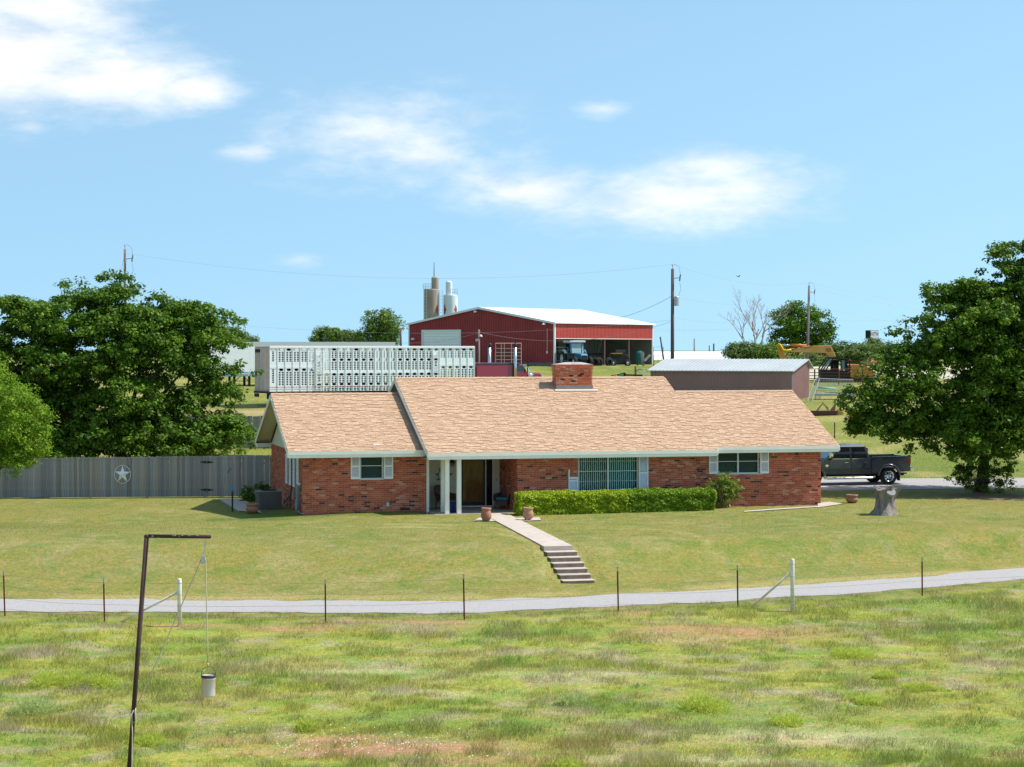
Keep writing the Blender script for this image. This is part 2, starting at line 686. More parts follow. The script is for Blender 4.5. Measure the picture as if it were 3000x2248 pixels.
def ground_color(x, y):
    """albedo of the sward, tallness of the grass 0..1, bareness 0..1"""
    x = np.asarray(x, float)
    y = np.asarray(y, float)
    yy = y - (road_y(x) - 64.6) * sstep(46, 58, y) * (1 - sstep(73, 88, y))
    field = 1 - sstep(61.6, 62.4, yy)
    back = sstep(103, 107, y)
    # lawn
    n1, n2, n3 = fbm(x, y, 5, 21), fbm(x, y * .7, 1.6, 22), fbm(x, y, .5, 23, 2)
    c = lerp(LAWN_A, LAWN_B, sstep(.40, .62, n1 * .35 + n2 * .35 + n3 * .3))
    c = mixc(c, LAWN_C, sstep(.50, .70, n2 * .5 + n3 * .5) * .6)
    n4 = fbm(x, y, .9, 25, 3)
    c = mixc(c, (.135, .205, .034), sstep(.58, .74, n4) * .6)
    c = mixc(c, (.34, .29, .20), sstep(.62, .78, fbm(x, y, .7, 26, 3)) * .3)
    stripe = sstep(.60, .75, fbm(x * .35 + y * .15, y * 1.0 - x * .22, .9, 61, 2)) * sstep(76, 70, y)
    c = mixc(c, (.33, .27, .12), stripe * .35)
    edge = np.exp(-((yy - 66.7) / .7) ** 2) * sstep(.25, .5, n2)
    c = mixc(c, (.43, .34, .14), edge * .85)
    for k0, (ax, ay, rx, ry) in enumerate(((-4.2, 70.2, 5.4, 9.5), (-4.2, 70.2, 6.5, 10.8), (4.5, 71.0, 3.0, 8.0))):
        rr = np.sqrt(((x - ax) / rx) ** 2 + ((y - ay) / ry) ** 2)
        arc = np.exp(-((rr - 1) / .028) ** 2) * sstep(.35, .6, n2) * (y > 68.5) * (x > ax - 1) * (y < 83)
        c = mixc(c, (.46, .38, .17), arc * .6)
    u, v = to_h(x, y)
    near_wall = np.exp(-((np.minimum(np.abs(v + .3), np.abs(u + 1.5)) / .9) ** 2)) * (u > -4) * (u < 6.5) * (v < 9) * (v > -2)
    c = mixc(c, (.09, .15, .025), np.clip(near_wall, 0, 1) * .7)  # darker green grass along the front and left walls
    tall = np.full(x.shape, .12)
    # field
    f1, f2, f3 = fbm(x * .55, y, 3.2, 31), fbm(x * .6, y, 1.1, 32), fbm(x, y, .4, 33, 2)
    cf = lerp(FLD_A, FLD_B, sstep(.4, .62, f1))
    cf = mixc(cf, FLD_C, sstep(.48, .66, f2) * .6)
    cf = mixc(cf, (.19, .29, .05), sstep(.52, .70, fbm(x * .7, y, .8, 38, 3)) * .75)
    cf = mixc(cf, (.40, .33, .24), sstep(.56, .72, fbm(x * .7, y, .6, 39, 3)) * .65)
    cf = mixc(cf, (.42, .405, .09), sstep(.56, .72, fbm(x * .5, y, .9, 34, 3)) * .5)
    cf = mixc(cf, (.19, .27, .045), sstep(.56, .74, fbm(x * .5, y, 2.2, 35)) * .6)
    cf = mixc(cf, (.48, .37, .29), sstep(.62, .76, fbm(x * .6, y, 1.7, 36)) * .55)
    tf = .25 + .75 * sstep(.35, .7, fbm(x * .4, y, 3.0, 37)) * sstep(62, 59.5, yy)
    bare = np.zeros(x.shape)
    for p, rx, ry, a in P_DIRT:
        bare = np.maximum(bare, bell(x, y, p, rx, ry) * a * (.4 + 1.2 * f3))
    bare = np.maximum(bare, np.exp(-((yy - 61.4) / .3) ** 2) * sstep(.52, .66, f2) * .8)
    bare = np.clip(bare, 0, 1)
    dry = np.zeros(x.shape)
    for p, rx, ry, a in P_DRY:
        dry = np.maximum(dry, bell(x, y, p, rx, ry) * a * (.5 + f3))
    cf = mixc(cf, (.60, .54, .36), np.clip(dry, 0, 1))
    cf = mixc(cf, SOIL, np.clip(bare * 1.25, 0, 1))
    c = c * (1 - field[:, None]) + cf * field[:, None]
    tall = tall * (1 - field) + tf * (1 - bare * .8) * field
    # pasture behind the house
    b1, b2 = fbm(x, y, 7, 41), fbm(x * .6, y, 2, 42)
    cb = lerp((.235, .24, .052), (.17, .205, .040), sstep(.4, .62, b1))
    cb = mixc(cb, (.42, .34, .15), sstep(.5, .68, b2) * .6)
    yardl = np.exp(-((x + 23) / 7) ** 2 - ((y - 108) / 4.5) ** 2)
    cb = mixc(cb, (.36, .23, .14), np.clip(yardl * 1.3, 0, 1) * sstep(.35, .6, b2 + .1))
    track = np.exp(-((y - 135.5 - .1 * (x + 20)) / 1.6) ** 2) * sstep(-4, -9, x)
    cb = mixc(cb, (.44, .29, .19), np.clip(track, 0, 1) * .9)
    lot = sstep(181, 186, y) * (1 - sstep(204, 214, y)) * sstep(23, 26, x) * sstep(.3, .5, b1 + .1)
    cb = mixc(cb, (.62, .56, .50), np.clip(lot, 0, 1) * .9)
    c = c * (1 - back[:, None]) + cb * back[:, None]
    tall = tall * (1 - back) + (.3 + .5 * b1) * (1 - np.clip(track + yardl, 0, 1) * .7) * back
    # worn ring of bare earth under the right tree
    ringr = np.exp(-((x - 22.5) / 3.2) ** 2 - ((y - 94.5) / 2.2) ** 2)
    c = mixc(c, (.20, .13, .085), np.clip(ringr * 1.2, 0, 1) * sstep(.35, .55, n2))
    bare = np.maximum(bare * field, np.clip(ringr, 0, 1) * .8)
    return c, tall, bare


def axis(parts):
    out = [np.arange(a, b, s) for a, b, s in parts]
    return np.concatenate(out + [np.array([parts[-1][1]])])


gx = axis([(-2500, -400, 300), (-400, -100, 30), (-100, -34, 3), (-34, 34, .3), (34, 100, 3), (100, 400, 30), (400, 2500, 300)])
gy = axis([(-60, 30, 6), (30, 38, .6), (38, 112, .28), (112, 230, 1.2), (230, 420, 10), (420, 1000, 60), (1000, 6000, 500)])
GXX, GYY = np.meshgrid(gx, gy)
GV = np.stack([GXX.ravel(), GYY.ravel(), gz(GXX.ravel(), GYY.ravel())], 1)
nx_, ny_ = len(gx), len(gy)
ii = (np.arange(ny_ - 1)[:, None] * nx_ + np.arange(nx_ - 1)[None, :]).ravel()
GF = np.stack([ii, ii + 1, ii + nx_ + 1, ii + nx_], 1)
gc, _, _ = ground_color(GV[:, 0], GV[:, 1])
MAT_GROUND = vcol_mat('ground_soil_and_turf', .95, noise=.32, nscale=9., bump=.5)
ground = np_mesh('ground', GV, GF, gc * .92, MAT_GROUND, kind='structure', smooth=True)

# ------------------------------------------------------------------ drives, walk and steps
MAT_ROAD = M('road_chipseal', (.37, .345, .335), .9, var=.16, scale=14, bump=.35, bscale=60)
MAT_CONC = M('concrete_pale', (.50, .42, .355), .9, var=.12, scale=3, bump=.2, bscale=40)
MAT_CONC2 = M('concrete_step', (.34, .25, .21), .9, col2=(.20, .135, .11), scale=5, bump=.3, bscale=30)


def drape(name, mat, left, right, off, n=4, parent=None, thick=.25):
    """a strip between two polylines, laid on the terrain, with sides that go into the ground"""
    vs, fs = [], []
    k = n + 1
    for l, r in zip(left, right):
        for j in range(k):
            t = j / n
            x, y = l[0] * (1 - t) + r[0] * t, l[1] * (1 - t) + r[1] * t
            vs.append((x, y, g1(x, y) + off))
    for i in range(len(left) - 1):
        for j in range(n):
            a = i * k + j
            fs.append((a, a + 1, a + k + 1, a + k))
    b = MB().add(vs, fs)
    rim = [i * k for i in range(len(left))]
    rim2 = [i * k + n for i in range(len(left))]
    for rr in (rim, rim2):
        o = len(b.v)
        for i in rr:
            x, y, z = b.v[i]
            b.v.append((x, y, z - thick))
        for i in range(len(rr) - 1):
            b.f.append((rr[i], rr[i + 1], o + i + 1, o + i))
            b.m.append(0)
    o = b.build(name, mat, parent)
    if not parent:
        o['kind'] = 'structure'
    return o


xs = np.arange(-45, 60, .4)
ROAD_HALF = 1.42


def road_half(x, s):
    return ROAD_HALF + (fbm(np.array([x]), np.array([s * 9.]), 1.0, 51 + s, 4)[0] - .5) * .8


drape('road', MAT_ROAD, [(x, float(road_y(x)) - road_half(x, 1)) for x in xs], [(x, float(road_y(x)) + road_half(x, 2)) for x in xs], .02, 8)
dl = [hit(px, py) for px, py in ((2330, 1438), (2420, 1437), (2560, 1436), (2760, 1434), (3000, 1431), (3250, 1428))]
dr = [hit(px, py) for px, py in ((2330, 1405), (2420, 1404), (2560, 1404), (2760, 1403), (3000, 1402), (3250, 1400))]
drive = drape('driveway', MAT_ROAD, [(p.x, p.y) for p in dl], [(p.x, p.y) for p in dr], .03, 10)
al = [hit(2330, 1438.6), hit(2430, 1438), hit(2545, 1436.4)]
ar = [hit(2330, 1424), hit(2430, 1424), hit(2480, 1424)]
drape('driveway_apron', MAT_CONC, [(p.x, p.y - .05) for p in al], [(p.x, p.y) for p in ar], .045, 6)

# front walk: runs square to the house down to the road bank
wa, wb = hit(1442, 1518), hit(1502, 1518)
we = hit(1636, 1604)
wu0, _ = to_h(wa.x, wa.y)
_, wv1 = to_h(we.x, we.y)
WU0, WU1 = WALK_U - .52, WALK_U + .52
WV0, WV1 = -1.75, WALK_V1
walk = thing('front_walk', 'pale concrete front walk and steps from the porch down to the road', 'walk', h2w(0, 0, 0), TH)


def walk_shift(v):
    return .95 * (v - WALK_V1) / (WV0 - WALK_V1)


cuts = [WV0, WV0 + (WV1 - WV0) * .40, WV0 + (WV1 - WV0) * .73, WV1]
for i in range(3):
    a, b = cuts[i] - (.012 if i else 0), cuts[i + 1] + .012
    nseg = 8
    mb = MB()
    vs, fs = [], []
    for j in range(nseg + 1):
        v = a + (b - a) * j / nseg
        sh = walk_shift(v)
        for u in (WU0 + sh, WU1 + sh):
            p = h2w(u, v)
            z = -.155 + (.115) * (v - WALK_V1) / (WV0 - WALK_V1)
            vs += [(u, v, z), (u, v, z - .3)]
    for j in range(nseg):
        o = j * 4
        fs += [(o, o + 2, o + 6, o + 4), (o, o + 4, o + 5, o + 1), (o + 2, o + 3, o + 7, o + 6)]
    fs += [(0, 1, 3, 2), (nseg * 4, nseg * 4 + 2, nseg * 4 + 3, nseg * 4 + 1)]
    mb.add(vs, fs).build('slab', MAT_CONC, walk)
pc = h2w((WU0 + WU1) / 2, WV1)
zs = -.155
NS, RUN, RISE = 6, .425, .155
STEP_END = WV1 - NS * RUN
for i in range(NS):
    z1 = zs - RISE * (i + 1) + (RISE if i == 0 else 0) * 0
    v1, v0 = WV1 - RUN * i - .005, WV1 - RUN * (i + 1) - .03
    mb = MB().box(WU0, WU1 + .04, v0, v1, z1 - .5, z1 - .03)
    st = mb.build('step', MAT_CONC2, walk, bevel=.012)
    MB().box(WU0 - .03, WU1 + .07, v0 - .02, v1 - .002, z1 - .03 + .0, z1).build('tread', MAT_CONC, st, bevel=.01)
# pads where the clay pots stand, path by the air conditioner, strip along the right wing
for (pa, pb, pc_, pd, nm) in (((1385, 1529), (1450, 1529), (1450, 1519), (1405, 1519), 'pot_pad'), ((1510, 1528), (1585, 1526), (1580, 1518), (1500, 1519), 'pot_pad'),
                              ((700, 1499), (768, 1505), (712, 1462), (640, 1463), 'side_path'), ((2180, 1502), (2412, 1487), (2410, 1484), (2180, 1499), 'edging_strip'),
                              ((2396, 1489), (2470, 1478), (2430, 1472), (2396, 1476), 'corner_pad')):
    P = [hit(*q) for q in (pa, pb, pc_, pd)]
    nn = 6
    drape(nm, MAT_CONC, [tuple(P[0].lerp(P[3], t / nn).xy) for t in range(nn + 1)], [tuple(P[1].lerp(P[2], t / nn).xy) for t in range(nn + 1)], .03, 4)

# ------------------------------------------------------------------ grass
MAT_BLADE = vcol_mat('grass_blade', .8, trans=.35, spec=.15)


def paved(x, y):
    u, v = to_h(x, y)
    m = (u > -.05) & (u < 22.8) & (v > -.1) & (v < 10)
    m |= (u > 5.2) & (u < 17.6) & (v > -1.75) & (v < 10)
    m |= (u > 17.4) & (u < 22.8) & (v > -.95) & (v < 9)
    ws = np.clip(walk_shift(v), 0, 1)
    m |= (u > WU0 + ws - .02) & (u < WU1 + ws + .04) & (v > STEP_END - .1) & (v < -1)
    m |= np.abs(y - road_y(x)) < ROAD_HALF - .02
    m |= (x > 8) & (y > 98.2) & (y < 105.2)
    a, b = hit(700, 1499), hit(640, 1463)
    m |= (np.abs((x - a.x) - (b.x - a.x) * (y - a.y) / (b.y - a.y) - .45) < .45) & (y > a.y) & (y < b.y)
    return m


def blades(name, n, y0, y1, hscale, wid, zone, label, mat=MAT_BLADE, power=1.0, dens=None, lean=.45):
    y = y0 + (y1 - y0) * RNG.random(n) ** power
    hw = y * .2475 * 1.07 + 2.6
    x = (RNG.random(n) * 2 - 1) * hw
    keep = ~paved(x, y)
    yy = y - (road_y(x) - 64.6) * sstep(46, 58, y) * (1 - sstep(73, 88, y))
    if zone == 'field':
        keep &= (yy < 63.25)
    elif zone == 'lawn':
        keep &= (yy > 65.9)
    x, y = x[keep], y[keep]
    c, tall, bare = ground_color(x, y)
    k2 = RNG.random(len(x)) > bare * .92
    if dens is not None:
        k2 &= RNG.random(len(x)) < dens(x, y, tall)
    x, y, c, tall = x[k2], y[k2], c[k2], tall[k2]
    n = len(x)
    h = hscale * (.35 + tall * 1.1) * (.55 + .9 * RNG.random(n))
    z = gz(x, y)
    if zone == 'field':
        h = h * (.45 + 1.75 * sstep(.42, .72, fbm(x * .8, y, .5, 81, 3)))
    an = RNG.random(n) * 2 * math.pi
    le = lean * (.3 + RNG.random(n)) * h
    la = RNG.random(n) * 2 * math.pi
    w = wid * (.6 + .8 * RNG.random(n)) / 2
    dx, dy = np.cos(an) * w, np.sin(an) * w
    lx, ly = np.cos(la) * le, np.sin(la) * le
    V = np.zeros((n, 4, 3), np.float32)
    V[:, 0] = np.stack([x - dx, y - dy, z - .02], 1)
    V[:, 1] = np.stack([x + dx, y + dy, z - .02], 1)
    V[:, 2] = np.stack([x + lx * .45 + dx * .7, y + ly * .45 + dy * .7, z + h * .62], 1)
    V[:, 3] = np.stack([x + lx, y + ly, z + h], 1)
    tri = True
    if tri:
        V = V[:, [0, 1, 3]]
    nv = V.shape[1]
    Fq = (np.arange(n)[:, None] * nv + np.arange(nv)[None, :]).astype(np.int32)
    br = (.65 + .7 * RNG.random(n))[:, None]
    warm = (RNG.random(n) - .5)[:, None] * np.array([.50, .08, -.2])[None, :] + 1
    straw = RNG.random(n) < .13
    c = c * br * warm
    c[straw] = np.array([.38, .33, .17]) * (.7 + .5 * RNG.random(straw.sum()))[:, None]
    C = np.repeat(c[:, None, :], nv, 1)
    o = np_mesh(name, V.reshape(-1, 3), Fq, np.clip(C.reshape(-1, 3), 0, .85), mat)
    o['kind'] = 'stuff'
    o['label'] = label
    o['category'] = 'grass'
    return o


blades('field_grass', 800000, 39, 78, .095, .0095, 'field', 'rough mixed pasture grass in the foreground field', power=1.15, lean=.75)
blades('lawn_grass', 470000, 64, 98, .055, .012, 'lawn', 'short mown yellow green lawn in front of the house', power=1.25)
blades('pasture_grass', 150000, 103, 200, .075, .02, 'back', 'longer pasture grass on the slope behind the house', power=1.3, dens=lambda x, y, t: np.clip(t * 2, 0, 1))

# ================================================================== the brick house
BR = [M('brick_red', (.47, .115, .058), .88, var=.22, scale=9, bump=.3), M('brick_red_dark', (.37, .085, .046), .88, var=.22, scale=9, bump=.3),
      M('brick_orange', (.53, .155, .075), .88, var=.2, scale=9, bump=.3), M('brick_black', (.055, .035, .035), .85, var=.35, scale=9, bump=.3),
      M('brick_blotched', (.62, .40, .28), .9, col2=(.47, .14, .08), scale=14, bump=.3)]
MAT_MORTAR = M('mortar', (.56, .37, .27), .95, var=.12, scale=10, bump=.3)
MAT_TRIM = M('trim_cream_paint', (.86, .84, .74), .6, var=.05, scale=3)
MAT_SIDING = M('siding_cream', (.62, .60, .47), .7, var=.06, scale=2)
MAT_WHITE = M('white_paint', (.80, .80, .78), .55, var=.04, scale=4)
MAT_SOFFIT = M('soffit_board', (.58, .53, .36), .8, var=.06)
MAT_DARK = M('unlit_room_black', (.012, .013, .015), .9)  # painted black for the unlit rooms behind the windows
MAT_SASH = M('window_sash_metal', (.55, .60, .60), .45, metal=.3)
MAT_BLIND = M('blind_slat_cloth', (.80, .88, .84), .8, var=.05)
MAT_BLIND2 = M('mini_blind', (.10, .12, .13), .7)
MAT_GLASS = glass_mat('window_glass', (.74, .86, .87), .014)
MAT_BLACKM = M('black_metal', (.02, .02, .022), .5)
SH = [M('shingle_tan', (.497, .325, .207), .93, var=.14, scale=20, bump=.3, bscale=90), M('shingle_pink', (.500, .315, .208), .93, var=.14, scale=20, bump=.3, bscale=90),
      M('shingle_cream', (.545, .368, .238), .93, var=.12, scale=20, bump=.3, bscale=90), M('shingle_brown', (.445, .285, .182), .93, var=.16, scale=20, bump=.3, bscale=90),
      M('shingle_sand', (.515, .338, .216), .93, var=.14, scale=20, bump=.3, bscale=90)]
MAT_DECK = M('roof_underlay', (.16, .10, .07), .95)

house = thing('brick_house', 'low red brick ranch house with long tan shingle roof and brick chimney', 'house', (HX, HY, 0), TH)
W_ = 4.87
UL, UM0, UM1, UR = 5.27, 4.968, 17.607, 22.704
U_RET = u_at(1516, -1.10)
V_MAIN, V_PORCH, V_RIGHT = -1.10, 2.0, -.85
U_MR = u_at(2040, V_MAIN)
ZTOP = 2.42


def wall_openings(spec):
    return spec


class Bricks:
    def __init__(s):
        s.items = []            # (matrix-like) face: origin, du, dn, u0,u1,z0,z1, material

BP, BH, JT = .272, .0815, .013
brick_items = []


def brick_face(o, du, dn, length, z0, z1, openings=(), soldier=True, start=0., seed=1):
    """running-bond bricks with a soldier course on top; o is the wall's lower start, du along it, dn out of it"""
    rnd = random.Random(seed)
    ztop = z1
    if soldier:
        ztop = z1 - .27
        k = 0
        while k * BH < length - .01:
            a, b = k * BH + JT / 2, min((k + 1) * BH - JT / 2, length)
            k += 1
            mid = (a + b) / 2
            if any(q[0] - .02 < mid < q[1] + .02 and q[3] > ztop + .05 for q in openings):
                continue
            brick_items.append((o, du, dn, a, b, ztop + JT / 2, z1 - JT / 2, pick(rnd, mid, z1, seed)))
    r = 0
    z = z0
    while z < ztop - .02:
        za, zb = z + JT / 2, min(z + BH, ztop) - JT / 2
        off = (BP / 2 if r % 2 else 0) + start
        k = -1
        while True:
            a, b = k * BP + off + JT / 2, (k + 1) * BP + off - JT / 2
            k += 1
            if a > length:
                break
            a, b = max(a, 0), min(b, length)
            if b - a < .03:
                continue
            segs = [(a, b)]
            for q in openings:
                if zb > q[2] and za < q[3]:
                    ns = []
                    for (s0, s1) in segs:
                        if s1 <= q[0] or s0 >= q[1]:
                            ns.append((s0, s1))
                        else:
                            if s0 < q[0] - .03:
                                ns.append((s0, q[0]))
                            if s1 > q[1] + .03:
                                ns.append((q[1], s1))
                    segs = ns
            for (s0, s1) in segs:
                brick_items.append((o, du, dn, s0, s1, za, zb, pick(rnd, (s0 + s1) / 2, z, seed)))
        z += BH
        r += 1


def pick(rnd, a, z, seed):
    n = float(fbm(np.array([a]), np.array([z * 3 + seed * 9.]), 1.5, 77, 2)[0])
    t = rnd.random()
    if t < .04 + max(0, n - .6) * .4:
        return 3
    if t > .95 - max(0, n - .52) * .3:
        return 4
    return 0 if t < .45 else (1 if t < .72 else 2)


def mortar_face(mb, o, du, dn, length, z0, z1, openings=(), depth=.10):
    """slab behind the bricks' faces with the openings left out"""
    us = sorted({0., length, *[q[0] for q in openings], *[q[1] for q in openings]})
    zz = sorted({z0, z1, *[q[2] for q in openings], *[q[3] for q in openings]})
    us = [u for u in us if 0 <= u <= length]
    zz = [z for z in zz if z0 <= z <= z1]
    for i in range(len(us) - 1):
        for j in range(len(zz) - 1):
            cu, cz = (us[i] + us[i + 1]) / 2, (zz[j] + zz[j + 1]) / 2
            if any(q[0] < cu < q[1] and q[2] < cz < q[3] for q in openings):
                continue
            P = []
            for dep in (-.008, -depth):
                for (uu, zc_) in ((us[i], zz[j]), (us[i + 1], zz[j]), (us[i + 1], zz[j + 1]), (us[i], zz[j + 1])):
                    p = Vector(o) + Vector(du) * uu + Vector(dn) * dep
                    P.append((p.x, p.y, zc_))
            mb.add(P, [(0, 1, 2, 3), (7, 6, 5, 4), (0, 4, 5, 1), (1, 5, 6, 2), (2, 6, 7, 3), (3, 7, 4, 0)])


# windows: (name, px0, px1, py_top, py_bottom, wall v)
def win_rect(px0, px1, py0, py1, v, u_off):
    a, b = u_at(px0, v), u_at(px1, v)
    return [a - u_off, b - u_off, z_at(py1, (a + b) / 2, v), min(z_at(py0, (a + b) / 2, v), ZTOP - .005)]


OW_L = win_rect(1055, 1122, 1325, 1404, 0, 0)
OW_M = win_rect(1694, 1870, 1325, 1441, V_MAIN, U_RET)
OW_R = win_rect(2103, 2224, 1318, 1388, V_RIGHT, U_MR)
wallb = MB()
Z0 = -.45
faces = [
    ((0, 0), (1, 0), (0, -1), UL, [OW_L], True, 3),
    ((0, 2 * W_), (0, -1), (-1, 0), 2 * W_, [[2 * W_ - v1, 2 * W_ - v0, .95, 2.10] for v0, v1 in ((1.55, 2.1), (3.75, 4.3))], True, 4),
    ((U_RET, V_MAIN), (1, 0), (0, -1), U_MR - U_RET, [OW_M], True, 5),
    ((U_RET, V_PORCH), (0, -1), (-1, 0), V_PORCH - V_MAIN, [], False, 6),
    ((U_MR, V_RIGHT), (1, 0), (0, -1), UR - U_MR, [OW_R], True, 7),
    ((UR, V_RIGHT), (0, 1), (1, 0), 9.4, [], False, 8),
]
for (o, du, dn, L, ops, sol, seed) in faces:
    o3, du3, dn3 = (o[0], o[1], 0), (du[0], du[1], 0), (dn[0], dn[1], 0)
    mortar_face(wallb, o3, du3, dn3, L, Z0, ZTOP, ops)
    brick_face(Vector(o3), Vector(du3), Vector(dn3), L, Z0 + .05, ZTOP, ops, sol, 0, seed)
# inner core and back walls
wallb.box(.11, UL, 2 * W_ - .1, 2 * W_, Z0, ZTOP)
wallb.box(UL, UM1, 9.8, 9.9, Z0, ZTOP)
wallb.box(UM1, UR - .11, 8.5, 8.6, Z0, ZTOP)
wall = wallb.build('wall', MAT_MORTAR, house)
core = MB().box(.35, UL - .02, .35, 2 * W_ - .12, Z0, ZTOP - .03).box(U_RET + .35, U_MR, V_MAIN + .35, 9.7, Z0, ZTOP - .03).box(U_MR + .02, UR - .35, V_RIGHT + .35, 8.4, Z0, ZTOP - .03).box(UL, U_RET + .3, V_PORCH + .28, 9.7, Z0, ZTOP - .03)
core.build('unlit_room_blocks', MAT_DARK, house)

# the 300 bricks of the near wing as pieces, the rest joined
brick_stuff = MB()
near = [b for b in brick_items if b[0].y == 0 and b[2].y == -1 and abs((b[4] - b[3]) - (BP - JT)) < .002 and b[5] > .0]
near_ids = set(id(b) for b in sorted(near, key=lambda b: (-b[5], b[3]))[:300])
bm_cache = {}
for b in brick_items:
    o, du, dn, a, bb, za, zb, mi = b
    if id(b) in near_ids:
        if mi not in bm_cache:
            w, h = BP - JT, BH - JT
            bm_cache[mi] = MB().box(0, w, -.003, .085, 0, h).mesh('brick', BR[mi])
        p = o + du * a
        br_o = inst('brick', bm_cache[mi], wall, (p.x, p.y - random.uniform(0, .004), za))
    else:
        pr = random.uniform(.001, .005)
        P = []
        for dep in (pr, -.06):
            for (uu, zz) in ((a, za), (bb, za), (bb, zb), (a, zb)):
                p = o + du * uu + dn * dep
                P.append((p.x, p.y, zz))
        brick_stuff.add(P, [(0, 1, 2, 3), (0, 4, 5, 1), (1, 5, 6, 2), (2, 6, 7, 3), (3, 7, 4, 0)], mi)
brick_stuff.build('brickwork', BR, wall, kind='stuff')

# roofs -----------------------------------------------------------
SL = .419
NRM = math.hypot(1, SL)
ROOFS = [dict(u0=-.669, u1=UM0 + .45, ve=-.541, ze=2.564, vr=W_, name='left'),
         dict(u0=UM0, u1=UM1, ve=-1.691, ze=2.485, vr=5.495, name='main'),
         dict(u0=UM1 - .3, u1=23.31, ve=-1.433, ze=2.485 + SL * .258, vr=3.995, name='right')]
roof_b = MB()
sh_items = []
for R in ROOFS:
    u0, u1, ve, ze, vr = R['u0'], R['u1'], R['ve'], R['ze'], R['vr']
    zr = ze + SL * (vr - ve)
    R['zr'] = zr
    vb = 2 * vr - ve
    th = .10
    roof_b.add([(u0, ve, ze), (u1, ve, ze), (u1, vr, zr), (u0, vr, zr), (u0, ve, ze - th), (u1, ve, ze - th), (u1, vr, zr - th), (u0, vr, zr - th)],
               [(0, 1, 2, 3), (4, 7, 6, 5), (0, 4, 5, 1), (1, 5, 6, 2), (3, 7, 4, 0)])
    roof_b.add([(u0, vr, zr), (u1, vr, zr), (u1, vb, ze), (u0, vb, ze), (u0, vr, zr - th), (u1, vr, zr - th), (u1, vb, ze - th), (u0, vb, ze - th)],
               [(0, 1, 2, 3), (4, 7, 6, 5), (1, 5, 6, 2), (2, 6, 7, 3), (3, 7, 4, 0)])
    rnd = random.Random(len(R['name']))
    Ls = (vr - ve) * NRM
    EXP = .145
    rows = int(Ls / EXP) + 1
    stop_v = vr
    for r in range(rows):
        s0 = r * EXP - .02
        s1 = min(s0 + EXP + .03, Ls)
        u = u0 - rnd.uniform(0, .25)
        while u < u1:
            w = rnd.choice((.15, .22, .30, .30))
            a, b = max(u, u0 - .015), min(u + w, u1 + .015)
            u += w
            if b - a < .04:
                continue
            n = float(fbm(np.array([a]), np.array([s0 * 2.]), 2.5, 91, 2)[0])
            t = rnd.random() * .9 + n * .12
            mi = 3 if t < .24 else (1 if t < .42 else (0 if t < .62 else (4 if t < .80 else 2)))
            sh_items.append((R, s0, s1, a, b, mi, rnd.random()))
roof = roof_b.build('roof', MAT_DECK, house)


def roof_pt(R, u, s, lift):
    ca, sa = 1 / NRM, SL / NRM
    return (u, R['ve'] + s * ca - lift * sa, R['ze'] + s * sa + lift * ca)


main_full = [k for k in sh_items if k[0]['name'] == 'main' and abs(k[4] - k[3] - .30) < .002 and abs(k[2] - k[1] - .175) < .002]
pieces = set(id(k) for k in sorted(main_full, key=lambda k: k[1])[:300])
sh_stuff = MB()
sh_cache = {}
for k in sh_items:
    R, s0, s1, a, b, mi, t = k
    lift = .014 + (.013 if t > .6 else .006 * t)
    g = .004
    if id(k) in pieces:
        if mi not in sh_cache:
            w, L_ = .30 - 2 * g, .175
            sh_cache[mi] = MB().add([(0, 0, 0), (w, 0, 0), (w, L_, -.014), (0, L_, -.014), (0, 0, -.028), (w, 0, -.028)],
                                    [(0, 1, 2, 3), (4, 5, 1, 0), (0, 3, 4), (1, 5, 2)]).mesh('shingle', SH[mi])
        inst('shingle', sh_cache[mi], roof, roof_pt(R, a + g, s0, lift), (math.atan(SL), 0, 0))
    else:
        sh_stuff.add([roof_pt(R, a + g, s0, lift), roof_pt(R, b - g, s0, lift), roof_pt(R, b - g, s1, lift - .014), roof_pt(R, a + g, s1, lift - .014),
                      roof_pt(R, a + g, s0, -.006), roof_pt(R, b - g, s0, -.006)], [(0, 1, 2, 3), (4, 5, 1, 0), (0, 3, 4), (1, 5, 2)], mi)
sh_stuff.build('shingles', SH, roof, kind='stuff')
cap = MB()
for R in ROOFS:
    u = R['u0'] + (.0 if R['name'] != 'right' else .3)
    while u < R['u1'] - .05:
        w = min(.3, R['u1'] - u)
        for sgn in (1, -1):
            cap.add([(u, R['vr'], R['zr'] + .035), (u + w, R['vr'], R['zr'] + .045), (u + w, R['vr'] - sgn * .15, R['zr'] + .04 - .15 * SL), (u, R['vr'] - sgn * .15, R['zr'] + .03 - .15 * SL)], [(0, 1, 2, 3)], random.choice((0, 1, 4)))
        u += w
cap.build('ridge_cap', SH, roof, kind='stuff')
